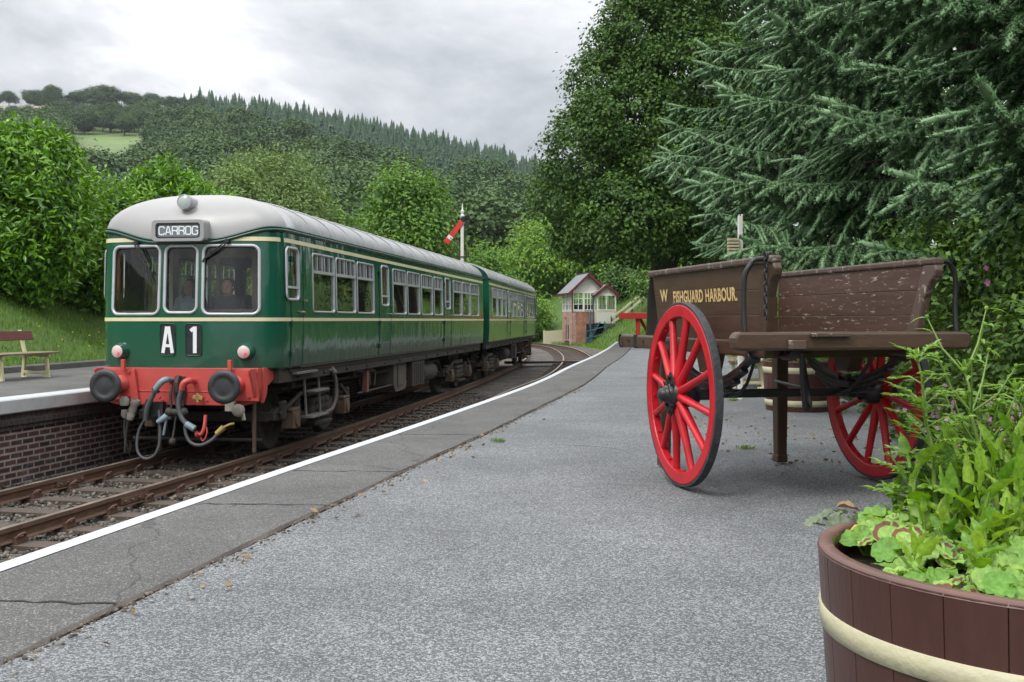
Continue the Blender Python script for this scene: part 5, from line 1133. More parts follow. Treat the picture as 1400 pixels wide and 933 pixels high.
# ---------------------------------------------------------------- hand cart (x across the axle, y towards the shafts)
cart = thing('cart', 'brown wooden station cart with red spoked wheels and straw coloured lettering', 'cart', (1.794,6.845,0), R(12.5))
BZ, TZ, Y0, Y1 = .965, 1.415, -.80, .94
XS = lambda z: .50+.032*(z-BZ)/(TZ-BZ)
RK = lambda z: -.15*max(0, (z-BZ)/(TZ-BZ))**1.3       # the tail ends lean out over the beam
for s in (-1, 1):
    p = MB(); nb = 3
    for i in range(nb):                       # three boards, tiny gaps between
        za, zb = BZ+(TZ-BZ)*i/nb+.0008, BZ+(TZ-BZ)*(i+1)/nb-.0008; ya = Y0+.02-.06*(i+1)/nb*0; yb = Y1+.02*i
        ye = [Y0+RK(za)-.0, Y0+RK(zb)+.0]
        o = [(s*XS(za), ye[0]+.04, za),(s*XS(za), yb, za),(s*XS(zb), yb+.02, zb),(s*XS(zb), ye[1]+.02, zb)]; I_ = [(q[0]-s*.035, q[1], q[2]) for q in o]
        p.add(o+I_, [(0,1,2,3),(7,6,5,4),(0,4,5,1),(1,5,6,2),(2,6,7,3),(3,7,4,0)])
    sp_ = p.build('side_board', MT['cart_worn'] if s > 0 else MT['cart'], cart, .003)
    p = MB(); p.bar((s*(XS(TZ)-.012), Y0-.165, TZ+.018), (s*(XS(TZ)-.012), Y1+.105, TZ+.018), .075, .042); p.build('top_rail', MT['cart_edge'], cart, .012)
    p = MB()                                  # shaped end post
    prof = [(0,BZ-.04),(.10,BZ-.04),(.10,TZ+.0),(-.015,TZ-.002),(-.045,TZ-.035),(-.048,TZ-.07),(-.02,TZ-.11),(-.005,TZ-.2)]
    vs = [Vector((s*(XS(z)+.012), Y0+y+RK(z), z)) for y, z in prof]; vi = [Vector((v.x-s*.055, v.y, v.z)) for v in vs]; n = len(vs)
    p.add(vs+vi, [tuple(range(n)), tuple(range(2*n-1, n-1, -1))]+[((i+1) % n, i, n+i, n+(i+1) % n) for i in range(n)]); p.build('end_post', MT['cart_edge'] if s > 0 else MT['cart'], cart, .010)
    p = MB(); p.bar((s*.47, Y0+.02, .915), (s*.47, 1.80, .915), .085, .10); p.cyl((s*.47-.043,1.80,.915), (s*.47+.043,1.80,.915), .05, 16)
    sh = p.build('shaft', MT['cart'], cart, .014); p = MB(); p.lathe([(.056,-.047),(.056,.047)], (s*.47,1.802,.915), (1,0,0), 20); p.bar((s*.47,1.42,.915), (s*.47,1.48,.915), .092, .106); [p.cyl((s*.47-.05,q,.92), (s*.47+.05,q,.92), .010, 8) for q in (1.25,1.6,.98)]; p.build('ferrule', MT['iron'], sh)
    p = MB(); p.box((s*.47,.92,.44), (.10,.10,.86), taper=(.78,.78)); p.box((s*.47,.92,.03), (.088,.088,.06)); p.build('prop_leg', MT['cart'], cart, .010)
    # leaf spring on its axle seat
    p = MB()
    for k in range(4):
        h = .62-.11*k; pts = [(s*.50, q, .69-.028*k+.17*(q/.62)**2) for q in np.linspace(-h, h, 9)]
        for a, b in zip(pts[:-1], pts[1:]): p.bar(a, b, .055, .026)
    for q in (-.62,.62): p.cyl((s*.50-.04,q,.86), (s*.50+.04,q,.86), .032, 12); p.bar((s*.50,q,.86), (s*.50,q*1.05,.93), .05, .03, up=(1,0,0)); p.box((s*.5,q*1.05,.925), (.10,.12,.03))
    for q in (-.05,.05): p.bar((s*.5-.04,q,.58), (s*.5-.04,q,.72), .02, .02); p.bar((s*.5+.04,q,.58), (s*.5+.04,q,.72), .02, .02)
    p.box((s*.5,0,.655), (.11,.20,.05)); p.build('leaf_spring', MT['iron'], cart, .004)
    p = MB(); p.prism([(-.16,.93),(.16,.93),(.07,.74),(-.07,.74)], (s*.50-.05,.0,0), (0,1,0), (0,0,1), (1,0,0), .10); p.build('spring_block', MT['cart'], cart, .008)
    # iron hoop from the tail beam to the side's top corner
    p = MB(); xx = s*.682; p.tube([(xx,-.90,.99),(xx,-.885,1.15),(xx,-.89,1.30),(xx*.985,-.895,1.36),(xx*.95,-.90,1.40),(s*.62,-.905,1.43),(s*.54,-.91,1.437)], .0155, 10); p.cyl((xx,-.90,1.0), (xx,-.90,1.025), .024, 10); p.build('iron_hoop', MT['iron'], cart)
    p = MB(); p.tube([(s*.42,-.86,.93),(s*.41,-.55,.93),(s*.38,-.2,.62),(s*.40,.35,.60),(s*.43,.92,.62)], .012, 6); p.build('brace_rod', MT['iron'], cart)
p = MB(); c0 = (-.53,-.90,1.43)               # chain hanging off the near top corner
for k in range(11):
    z = 1.45-.034*k; ring = [(-.565+(.011*math.cos(t) if k % 2 else 0), -.925+(0 if k % 2 else .011*math.cos(t)), z+.022*math.sin(t)) for t in np.linspace(0, 2*PI, 11)[:-1]]
    p.tube(ring+[ring[0]], .0048, 5, cap=False)
p.tube([(-.52,-.89,1.47),(-.55,-.91,1.46),(-.565,-.925,1.45)], .008, 6); p.box((-.53,-.89,1.452), (.05,.05,.02)); p.build('chain', MT['iron'], cart)
p = MB(); ol = [(-.745,-.005),(-.735,-.035),(-.715,-.05),(.715,-.05),(.735,-.035),(.745,-.005),(.745,.02),(.73,.045),(.71,.055),(-.71,.055),(-.73,.045),(-.745,.02)]
p.prism([(x*1.02, y*1.02) for x, y in ol], (0,-.94,.962), (1,0,0), (0,0,1), (0,1,0), .10); tb = p.build('tail_beam', MT['cart'], cart, .016)
p = MB()
p.bar((-.30,-.955,1.0), (-.05,-.955,1.0), .03, .022); p.cyl((-.18,-.94,1.0), (-.18,-.985,1.0), .012, 8); p.build('latch', MT['cart_edge'], tb, .004); p = MB(); p.bar((-.44,-.95,.945), (-.33,-.95,.945), .02, .05); p.build('keeper', MT['cart_edge'], tb, .004)
p = MB(); 
for i in range(6): p.box((-.41+.164*i, .02, .93), (.158, 1.70, .035))
[p.bar((-.50,q,.885), (.50,q,.885), .09, .06) for q in (-.55,.15,.75)]; p.build('floor', MT['cart'], cart, .004)
p = MB(); p.add([], []); [p.bar((-.48, Y1+.04+.015*i, BZ+.075+.15*i), (.48, Y1+.04+.015*i, BZ+.075+.15*i), .03, .147) for i in range(3)]; p.build('head_board', MT['cart'], cart, .006)
p = MB(); p.box((0,0,.60), (1.20,.055,.055)); [p.box((s*.55,0,.60), (.14,.075,.075)) for s in (-1,1)]; p.build('axle', MT['iron'], cart, .008)
p = MB(); p.tube([(-.28,-.86,.93),(-.27,-.80,.90),(-.215,-.70,.72),(-.17,-.64,.60),(-.155,-.62,.555),(-.13,-.60,.545),(-.105,-.58,.57),(-.10,-.55,.64),(-.07,-.40,.92)], .017, 8); p.bar((-.40,-.80,.905), (-.22,-.80,.905), .05, .03); p.cyl((-.36,-.86,.88), (-.36,-.74,.88), .03, 10); p.build('drag_stay', MT['iron'], cart)
for k, (bd, xx, z0, size, sx, y0) in enumerate((('W', -1, 1.222, .122, 1.05, .86), ('FISHGUARD HARBOUR.', -1, 1.208, .115, .735, .60))):
    me, co = text_mesh(bd, size, sx, .0035, .0012, 1.08)
    w_ = co[:, 0].max()-co[:, 0].min(); tgt = .155 if k == 0 else 1.055; co[:, 0] = (co[:, 0]-co[:, 0].min())*tgt/w_
    zz = z0+co[:, 1]; out = np.stack([-(np.array([XS(q) for q in zz])+.0025+np.maximum(co[:, 2], 0)), y0-co[:, 0], zz], -1)
    me.vertices.foreach_set('co', out.astype(np.float32).ravel()); me.materials.clear(); me.materials.append(MT['gold']); me.update(); link('lettering', me, cart)
def cart_wheel(s):
    """twelve-spoked wheel, dished outward, axis along x"""
    root = MB(); R_o, R_i = .585, .505; X = s*.70
    root.lathe([(R_i,-.029),(R_o,-.029),(R_o,.029),(R_i,.029),(R_i,-.029)], (X,0,.602), (1,0,0), 72, smooth=False); wh = root.build('wheel', MT['wheelred'], cart, .008)
    m = MB(); m.lathe([(R_o,-.026),(R_o+.016,-.026),(R_o+.016,.026),(R_o,.026)], (X,0,.602), (1,0,0), 72, smooth=False); m.build('tyre', MT['tyre'], wh, .004)
    m = MB(); n = 12
    for k in range(n):
        a = 2*PI*(k+.35)/n; rd = Vector((0,math.cos(a),math.sin(a))); tg = Vector((0,-math.sin(a),math.cos(a))); sx = Vector((s,0,0)); c = Vector((X,0,.602)); ring = []
        for q, w1, w2, ds in ((.075,.030,.034,.035),(.16,.023,.032,.028),(.34,.021,.026,.012),(.46,.024,.024,.003),(.512,.026,.024,0)):
            for j in range(10):
                t = 2*PI*j/10; ring.append(c+rd*q+tg*(math.cos(t)*w1)+sx*(ds+math.sin(t)*w2))
        m.add(ring, [(l*10+j, l*10+(j+1) % 10, (l+1)*10+(j+1) % 10, (l+1)*10+j) for l in range(4) for j in range(10)], True)
    m.build('spokes', MT['wheelred'], wh)
    m = MB(); m.lathe([(.045,.13),(.052,.125),(.055,.10),(.07,.085),(.085,.07),(.088,.0),(.085,-.06),(.06,-.075),(.06,-.11)], (X+s*.0,0,.602), (s,0,0), 28)
    m.prism([(0,.145),(.055,.085),(.075,0),(.055,-.085),(0,-.145),(-.055,-.085),(-.075,0),(-.055,.085)], (X+s*.072,0,.602), (0,1,0), (0,0,1), (s,0,0), .012)
    for y, z in ((0,.112),(0,-.112),(.045,.07),(-.045,.07),(.045,-.07),(-.045,-.07)): m.cyl((X+s*.08,y,.602+z), (X+s*.098,y,.602+z), .013, 8)
    m.lathe([(0,.165),(.03,.16),(.04,.145),(.045,.12)], (X,0,.602), (s,0,0), 18); m.tube([(X+s*.13,-.03,.66),(X+s*.15,-.055,.69),(X+s*.13,-.085,.67),(X+s*.11,-.08,.60)], .004, 5); m.build('hub', MT['iron'], wh)
    m = MB()
    for k in range(n):
        a = 2*PI*(k+.85)/n; d = Vector((0,math.cos(a),math.sin(a))); c = Vector((X,0,.602))+d*.507; m.cyl(c, c-d*.014, .012, 8)
    m.build('bolt', MT['wheelred'], wh)
cart_wheel(-1); cart_wheel(1)

# ---------------------------------------------------------------- half-barrel planters
def barrel(label, loc, rad, h, hoops, group=None, rz=0., soil_drop=.06):
    t = thing('planter', label, 'planter', loc, rz, group); p = MB(); n = 26
    Rz = lambda z: rad*(.905+.095*(z/h)**.8)
    for i in range(n):                        # separate staves with a hairline joint
        a0, a1 = 2*PI*i/n+.0012, 2*PI*(i+1)/n-.0012; vs = []; zs = [0,.2,.45,.7,.88,1.]
        for z in zs:
            for a, q in ((a0,0),((a0*3+a1)/4,0),((a0+a1)/2,0),((a0+3*a1)/4,0),(a1,0),(a1,.03),(a0,.03)): r = Rz(z*h)-q; vs.append((r*math.cos(a), r*math.sin(a), z*h))
        k = 7; fs = [(l*k+j, l*k+(j+1) % k, (l+1)*k+(j+1) % k, (l+1)*k+j) for l in range(len(zs)-1) for j in range(k)]+[tuple((len(zs)-1)*k+j for j in range(k))]
        p.add(vs, fs, False)
    st = p.build('staves', MT['barrel'], t, .002)
    m = MB(); m.lathe([(Rz(h)-.033,h-.006),(Rz(h)-.030,h+.004),(Rz(h)-.004,h+.004),(Rz(h)+.001,h-.006)], n=64); m.build('rim', MT['barrel_rim'], t)
    for z0, z1 in hoops:
        m = MB(); m.lathe([(Rz(z0)+.0,z0),(Rz(z0)+.0045,z0+.0015),(Rz(z1)+.0045,z1-.0015),(Rz(z1)+.0,z1)], n=72); m.build('hoop', MT['hoop'], t)
    m = MB(); rr = random.Random(4); N_ = 24; vs = [(0,0,h-soil_drop+.03)]; fs = []
    for ri in range(1, 7):
        for j in range(N_): a = 2*PI*j/N_; r = (Rz(h)-.034)*ri/6; vs.append((r*math.cos(a), r*math.sin(a), h-soil_drop+.03*(1-(ri/6)**2)+rr.uniform(-.008, .012)*(ri < 6)))
    fs = [(0,1+j,1+(j+1) % N_) for j in range(N_)]+[(1+(r-1)*N_+j, 1+r*N_+j, 1+r*N_+(j+1) % N_, 1+(r-1)*N_+(j+1) % N_) for r in range(1, 6) for j in range(N_)]
    m.add(vs, fs, True); m.build('soil', MT['soil'], t)
    return t
PC = Vector((1.104,2.12,0)); PR, PH = .452, .600
barrel('brown half barrel planter with cream hoops brimming with leafy weeds and geraniums', PC, PR, PH, [(.432,.480),(.09,.138)], 'half barrel planters')
barrel('brown half barrel planter standing behind the cart near a cream bench', (3.52,12.55,-.012), .44, .60, [(.455,.53),(.06,.135)], 'half barrel planters', 1.)

# ---------------------------------------------------------------- benches
def bench(label, loc, rz, length=1.75, seat='bench_wood', back='bench_red', group='platform benches'):
    """sits facing +x; boards run along y; cream end frames"""
    t = thing('bench', label, 'bench', loc, rz, group); h = length/2-.28
    for q in (-h, h):
        m = MB(); m.bar((.24,q,0), (.20,q,.42), .05, .06, up=(1,0,0)); m.bar((-.27,q,0), (-.22,q,.43), .05, .06, up=(1,0,0)); m.bar((-.22,q,.42), (-.33,q,.86), .05, .06, up=(1,0,0)); m.bar((-.28,q,.415), (.27,q,.40), .05, .06); m.bar((-.25,q,.10), (.22,q,.08), .045, .05)
        m.bar((-.27,q,.012), (-.17,q,.012), .07, .024); m.bar((.16,q,.012), (.27,q,.012), .07, .024); m.build('leg_frame', MT['bench_cream'], t, .008)
    m = MB(); [m.box((.235-.115*i,0,.448), (.105,length,.032)) for i in range(5)]; m.build('seat', MT[seat], t, .008)
    m = MB(); rot = Matrix.Rotation(R(-14), 3, 'Y'); m.box((-.275,0,.76), (.028,length,.175), rot); m.build('backrest', MT[back], t, .008); return t
c = Vector((-8.76,18.0,LPZ)); bench('bench with maroon back board on far platform beside train', c, -math.atan(.158), 1.85, 'bench_wood', 'bench_red')
b2 = bench('cream framed slatted bench seen under the cart between its wheels', (3.86,16.9,-.012), R(168), 1.5, 'bench_wood', 'bench_wood')

# ---------------------------------------------------------------- semaphore signal beyond the train
sg = thing('semaphore_signal', 'white signal post with a lowered red arm banded in white', 'signal', (-2.91,60,-1.1))
m = MB(); m.bar((0,0,0), (0,0,8.25), .20, .20, up=(0,1,0)); m.build('post', MT['post_white'], sg, .02)
m = MB(); m.lathe([(.13,0),(.15,.05),(.10,.10),(.05,.16),(.11,.26),(.10,.34),(.04,.44),(.035,.62),(.0,.85)], (0,0,8.25), n=16); m.build('finial', MT['box_white'], sg)
ang = math.atan2(26.5, -19.5*1.0)
pv = Vector((-.02,-.14,7.95)); dr_ = Vector((-.60,0,-.80)).normalized(); nr_ = Vector((0,0,1)).cross(Vector((0,1,0))); sd_ = Vector((-dr_.z,0,dr_.x))
m = MB(); q = lambda l, w: pv+dr_*l+sd_*w
m.prism([(.0,-.12),(1.55,-.175),(1.55,.175),(0,.12)], pv, dr_, sd_, (0,-1,0), .03); ar = m.build('arm', MT['signal_red'], sg, .006)
m = MB(); m.prism([(1.05,-.158),(1.27,-.166),(1.27,.166),(1.05,.158)], pv+Vector((0,-.034,0)), dr_, sd_, (0,-1,0), .004); m.build('white_band', MT['white'], ar)
m = MB()
for l in (-.22,-.50): m.lathe([(.10,-.02),(.16,-.02),(.16,.02),(.10,.02)], q(l*.8, -.03+.12*(l < -.3)), (0,1,0), 20); m.lathe([(0,0),(.10,0)], q(l*.8, -.03+.12*(l < -.3)), (0,1,0), 20)
m.bar(q(0,0), q(-.55,.05), .05, .04); m.box(pv+Vector((.30,.05,-.10)), (.24,.26,.34)); m.cyl(pv+Vector((.3,.05,.08)), pv+Vector((.3,.05,.22)), .06, 10); m.build('spectacle', MT['iron'], sg)
m = MB(); m.bar((-.32,0,5.9), (.50,0,5.9), .30, .05); m.box((.36,-.05,6.0), (.10,.1,.3)); [m.bar((s,0,5.9), (s,0,6.75), .025, .025, up=(0,1,0)) for s in (-.3,.48)]; m.bar((-.3,0,6.75), (.48,0,6.75), .02, .02); m.bar((.1,-.12,1), (.1,-.12,7.8), .025, .025, up=(0,1,0)); m.build('landing', MT['grime'], sg)
m = MB(); [m.bar((s,.18,0), (s,.18,7.6), .03, .03, up=(0,1,0)) for s in (-.16,.16)]; [m.bar((-.16,.18,.3+.32*k), (.16,.18,.3+.32*k), .02, .02) for k in range(23)]; m.build('ladder', MT['grime'], sg)

# ---------------------------------------------------------------- signal box: brick below, glazed weatherboard above
BXW, BXD = 2.85, 3.9
sb = thing('signal_box', 'small signal box with slate gable roof, maroon barge boards and brick base', 'signal box', (at(782,470,88).x,88,-1.08), R(9.))
# local: x to the right along the gable front, y away, front plane y=0
m = MB(); m.box((BXW/2,BXD/2,1.45), (BXW,BXD,2.9)); lo = m.build('brick_base', [MT['boxbrick']], sb)
m = MB(); m.box((-.012,BXD/2,1.45), (.03,BXD-.02,2.9)); [m.box((.18,-.012,.14+.28*k), (.36 if k % 2 else .24,.03,.26)) for k in range(10)]; m.build('end_brickwork', MT['boxbrick_pale'], lo)
for c_, q_ in (((-.03,1.35,1.15),(.03,.34,1.25)),((-.03,2.25,1.15),(.03,.34,1.25)),((-.03,1.9,.18),(.03,1.9,.36)),((2.0,-.02,1.0),(1.5,.03,1.7))): m = MB(); m.box(c_, q_); m.build('opening_shade', MT['dark'], lo)  # near-black panels paint the shade in the openings and under the porch
m = MB(); m.box((-.045,2.4,2.35), (.02,.45,.16)); m.build('name_board', MT['maroon'], lo)
m = MB(); z0, z1 = 2.9, 4.55
m.box((BXW/2,BXD/2,z0+.09), (BXW+.04,BXD+.04,.16)); m.box((BXW/2,BXD/2,z1+.02), (BXW+.04,BXD+.04,.14))
for x in (.08,BXW*.36,BXW*.69,BXW-.08): m.bar((x,-.0,z0), (x,-.0,z1), .13, .09, up=(0,1,0)); m.bar((x,BXD,z0), (x,BXD,z1), .13, .09, up=(0,1,0))
for y in (.08,BXD*.33,BXD*.66,BXD-.08): m.bar((0,y,z0), (0,y,z1), .13, .09, up=(1,0,0)); m.bar((BXW,y,z0), (BXW,y,z1), .13, .09, up=(1,0,0))
fr = m.build('upper_frame', MT['box_white'], sb)
m = MB(); m.box((.02,-.03,z0+.85), (.10,.10,1.7)); m.build('corner_post', MT['maroon'], fr)
for a, b, n in ((.13,BXW*.36-.06,2),(BXW*.36+.06,BXW*.69-.06,3),(BXW*.69+.06,BXW-.13,2)):
    m = MB(); [m.bar((a+(b-a)*i/n,-.015,z0+.16), (a+(b-a)*i/n,-.015,z1-.05), .05, .05, up=(0,1,0)) for i in range(0, n+1)]; [m.bar((a,-.02,z0+.16+(z1-z0-.2)*i/3), (b,-.02,z0+.16+(z1-z0-.2)*i/3), .05, .05) for i in range(0, 4)]
    w_ = m.build('window', MT['white'], sb); m = MB(); m.add([(a,.01,z0+.16),(b,.01,z0+.16),(b,.01,z1-.05),(a,.01,z1-.05)], [(0,1,2,3)]); m.build('pane', MT['glass'], w_)
for a, b in ((.13,BXD*.33-.06),(BXD*.33+.06,BXD*.66-.06),(BXD*.66+.06,BXD-.13)):
    m = MB(); [m.bar((-.015,a+(b-a)*i/2,z0+.16), (-.015,a+(b-a)*i/2,z1-.05), .05, .05, up=(1,0,0)) for i in range(3)]; [m.bar((-.02,a,z0+.16+(z1-z0-.2)*i/3), (-.02,b,z0+.16+(z1-z0-.2)*i/3), .05, .05) for i in range(4)]
    w_ = m.build('window', MT['white'], sb); m = MB(); m.add([(.01,a,z0+.16),(.01,b,z0+.16),(.01,b,z1-.05),(.01,a,z1-.05)], [(3,2,1,0)]); m.build('pane', MT['glass'], w_)
m = MB(); m.box((BXW/2,BXD-.25,3.2), (BXW-.4,.4,.9)); m.box((BXW/2,BXD/2,2.93), (BXW-.2,BXD-.2,.06)); [m.bar((.9+.25*i,BXD-.8,3.0), (.9+.25*i,BXD-.9,4.0), .05, .05, up=(1,0,0)) for i in range(8)]; m.build('lever_frame', MT['interior'], sb)
PK, EV = 6.2, 4.48
def gable(mb, cx, hw, ev, pk, y0, y1, boards=7):
    for i in range(boards):
        a, b = i/boards, (i+1)/boards-.008; mb.add([(cx-hw*(1-a),y0-.012*(1),ev+(pk-ev)*a),(cx+hw*(1-a),y0-.012,ev+(pk-ev)*a),(cx+hw*(1-b),y0,ev+(pk-ev)*b),(cx-hw*(1-b),y0,ev+(pk-ev)*b)], [(0,1,2,3)])
m = MB(); gable(m, BXW/2, BXW/2+.0, 4.62, PK-.12, -.01, 0); m.build('gable_boards', MT['box_white'], sb); m = MB(); gable(m, BXW/2, BXW/2, 4.62, PK-.12, BXD+.02, 0); m.build('gable_boards', MT['box_white'], sb)
m = MB()
for s in (-1, 1): m.bar((BXW/2,-.35,PK+.02) if False else (BXW/2,BXD/2,PK), (BXW/2+s*(BXW/2+.36),BXD/2,EV), BXD+.9, .09, up=(0,0,1))
rf = m.build('roof', MT['slate'], sb); m = MB(); m.bar((BXW/2,-.45,PK+.07), (BXW/2,BXD+.45,PK+.07), .16, .08); [m.tube([(BXW/2,q,PK+.05),(BXW/2,q,PK+.62)], [.05,.012], 8) for q in (-.42,BXD+.42)]; m.build('ridge', MT['grime'], rf)
m = MB()
for yy in (-.47,BXD+.47):
    for s in (-1, 1): m.bar((BXW/2-s*.02,yy,PK-.06), (BXW/2+s*(BXW/2+.40),yy,EV-.10), .05, .20, up=(0,0,1))
for s in (-1,1): m.bar((BXW/2+s*(BXW/2+.44),-.45,EV-.10), (BXW/2+s*(BXW/2+.44),BXD+.45,EV-.10), .06, .12)
m.build('bargeboard', MT['maroon'], rf)
# little porch room on the right, standing proud
px0, px1, pd = 1.98, 3.55, 1.1
m = MB(); [m.box(((px0+px1)/2,-pd,2.02+.15*k), (px1-px0,.03,.142), Matrix.Rotation(R(6), 3, 'X')) for k in range(7)]; [m.box((px1,-pd/2,2.02+.15*k), (.03,pd,.142)) for k in range(7)]; [m.box((px0,-pd/2,2.02+.15*k), (.03,pd,.142)) for k in range(7)]
m.box(((px0+px1)/2,-pd/2,1.93), (px1-px0,pd,.08)); [m.bar((x,y,2.9), (x,y,4.3), .11, .11, up=(0,1,0)) for x, y in ((px0,-pd),(px1,-pd),(px0,0),(px1,0))]; m.bar((px0,-pd,3.03), (px1,-pd,3.03), .12, .10); m.bar((px0,-pd,4.3), (px1,-pd,4.3), .1, .12); gable(m, (px0+px1)/2, (px1-px0)/2, 4.36, 5.02, -pd-.01, 0, 4)
m.bar(((px0+px1)/2,-pd,3.0), ((px0+px1)/2,-pd,4.3), .07, .06, up=(0,1,0)); m.box((px1-.35,-pd/2,3.6), (.06,.5,1.3)); po = m.build('porch', MT['box_white'], sb)
m = MB(); m.add([(px0,-pd+.03,3.05),(px1,-pd+.03,3.05),(px1,-pd+.03,4.3),(px0,-pd+.03,4.3)], [(0,1,2,3)]); m.build('pane', MT['glass'], po)
m = MB(); [m.bar(((px0+px1)/2,-pd/2+.2,5.18), ((px0+px1)/2+s*((px1-px0)/2+.28),-pd/2+.2,4.28), pd+.8, .07) for s in (-1,1)]; m.build('porch_roof', MT['slate'], po)
m = MB(); [m.bar(((px0+px1)/2,-pd-.25,5.12), ((px0+px1)/2+s*((px1-px0)/2+.31),-pd-.25,4.20), .05, .22) for s in (-1,1)]; m.build('bargeboard', MT['maroon'], po)
m = MB(); m.cyl((px0-.12,-.06,2.0), (px0-.12,-.06,4.5), .05, 8); m.build('downpipe', MT['teal'], sb)
m = MB()                                      # stair and handrails at the front
for k in range(9): m.box((1.15+.20*k*0+.12*k,-.75,.25+.21*k), (.26,.8,.04))
for y in (-1.15,-.38): m.bar((1.1,y,.12), (2.2,y,2.05), .05, .16, up=(0,1,0))
for x, h in ((.95,1.25),(1.35,3.0),(2.6,2.05),(3.3,1.5)): m.bar((x,-1.2,0), (x,-1.2,h), .09, .09, up=(0,1,0))
for a, b in (((.95,-1.2,1.2),(3.9,-1.7,2.0)),((.95,-1.2,.62),(3.9,-1.7,1.35)),((.95,-1.2,.15),(3.0,-1.6,.35))): m.bar(a, b, .07, .08)
m.bar((1.35,-1.2,3.0), (1.15,-.1,3.0), .06, .06); m.bar((1.1,-1.22,2.95), (1.5,-1.22,.2), .07, .09, up=(0,1,0)); m.build('staircase', MT['teal'], sb)

# ---------------------------------------------------------------- fences, posts, buffer stop
f1 = thing('board_fence', 'short cream board fence beside the signal box and the tracks', 'fence', (at(757,470,93).x,93,-1.1), R(14))
m = MB(); [m.box((-.85+.1*k*1.9,0,.62), (.18,.05,1.15+.02*k)) for k in range(10)]; m.build('boards', MT['cream_wood'], f1, .01); m = MB(); [m.bar((-.95,.06,z), (1.0,.06,z), .06, .09) for z in (.3,.9)]; [m.bar((x,.1,-.1), (x,.1,1.25), .1, .1, up=(0,1,0)) for x in (-.9,0,.9)]; m.build('rails', MT['cream_wood'], f1)
f2 = thing('rail_fence', 'pale wooden two-rail fence climbing the grassy bank beside signal box', 'fence', (0,0,0))
fp = []
for px, z in ((836,87.2),(850,87.6),(864,88),(878,88.4),(892,88.8),(906,89.2),(922,89.6)):
    x = (px-700)/FPX*z; fp.append(Vector((x, z, float(terrain_z(x, z)))))
m2 = MB()
for a in fp: m = MB(); m.bar(a-Vector((0,0,.2)), a+Vector((0,0,1.15)), .12, .12, up=(0,1,0)); m.build('post', MT['bark'], f2)
for a, b in zip(fp[:-1], fp[1:]): m2.bar(a+Vector((0,-.08,1.02)), b+Vector((0,-.08,1.02)), .06, .16); m2.bar(a+Vector((0,-.08,.52)), b+Vector((0,-.08,.52)), .06, .16)
m2.build('rails', MT['cream_wood'], f2)
bs = thing('buffer_stop', 'red timber buffer stop standing on grass behind the cart wheel', 'buffer stop', (at(872,470,60).x,60,float(terrain_z(at(872,470,60).x,60))), R(-6))
zb = HC+.06*0+ (HOR-432)/FPX*60-bs.location.z
m = MB(); m.bar((-1.1,0,zb), (2.3,0,zb), .24, .36); m.build('beam', MT['beam_red'], bs, .02)
for x in (0, 1.55):
    m = MB(); m.bar((x,.15,-.5), (x,.15,zb+.1), .26, .26, up=(0,1,0)); m.build('post', MT['beam_red'], bs, .02)
    m = MB(); m.bar((x+.1,.3,zb-.1), (x+1.2,1.2,-.4), .18, .2, up=(0,1,0)); m.build('brace', MT['beam_red'], bs, .02)
wp_ = thing('lamp_post', 'slim pale post with slatted bracket box behind the cart below the spruce', 'post', (at(1012,470,14.2).x,14.2,0))
m = MB(); m.bar((0,0,-.3), (0,0,2.55), .062, .062, up=(0,1,0)); m.build('post', MT['post_white'], wp_, .008); m = MB(); [m.box((-.10,-.02,2.20-.045*k), (.15,.10,.03)) for k in range(5)]; m.box((-.1,.03,2.1), (.13,.02,.25)); m.build('bracket_box', MT['hoop'], wp_)
# ---------------------------------------------------------------- the hill: trees one by one
def gz(x, y): return float(terrain_z(x, y))
def conifer_mesh(seed):
    rng = np.random.default_rng(seed); H, rad = 1., .25; V, F, rn, mi = [], [], [], []; n = 0
    for k in range(22):                        # whorls of drooping fans
        z = .06+.92*k/22; r = rad*(1-z)**.85*rng.uniform(.75, 1.2)+.010; m = 9
        for j in range(m):
            a = 2*PI*(j+rng.random())/m; c, s = math.cos(a), math.sin(a); w = r*.28; rr = r*rng.uniform(.6, 1.25); dz = -.055*rng.uniform(.5, 1.3)
            V += [(0,0,z+.055), (c*rr*.6-s*w, s*rr*.6+c*w, z+dz*.5), (c*rr, s*rr, z+dz), (c*rr*.6+s*w, s*rr*.6-c*w, z+dz*.5)]; F += [(n,n+1,n+2),(n,n+2,n+3)]; t = rng.uniform(.05, .95); rn += [t, t]; n += 4; mi += [0, 0]
    for j in range(5): a, b = 2*PI*j/5, 2*PI*(j+1)/5; V += [(.018*math.cos(a),.018*math.sin(a),-.05),(.018*math.cos(b),.018*math.sin(b),-.05),(0,0,.97)]; F.append((n,n+1,n+2)); n += 3; rn.append(0); mi.append(1)
    return arr_mesh('conifer', np.array(V), np.array(F), [MT['conif'], MT['bark']], rn, mi)
def far_broad_mesh(seed, leaf):
    rng = np.random.default_rng(seed); lobes = [(0,0,.60,.36,.36,.30)]+[(rng.uniform(-.28,.28), rng.uniform(-.28,.28), rng.uniform(.40,.78), *[rng.uniform(.16,.25)]*2, rng.uniform(.13,.2)) for _ in range(7)]
    V, F, rn, C = leafy(lobes, 620, 14, .085, .042, .040, seed, inner=.1, lie=.7)
    V[:, 2] = np.maximum(V[:, 2], .02); n = len(V); T_ = []; TF = []
    for j in range(6): a, b = 2*PI*j/6, 2*PI*(j+1)/6; T_ += [(.035*math.cos(a),.035*math.sin(a),-.06),(.035*math.cos(b),.035*math.sin(b),-.06),(0,0,.7)]; TF.append((n,n+1,n+2)); n += 3
    return arr_mesh('broadleaf_tree', np.concatenate([V, T_]), np.concatenate([F, TF]), [MT[leaf], MT['bark']], np.concatenate([rn, np.zeros(6)]), np.concatenate([np.zeros(len(F), int), np.ones(6, int)]))
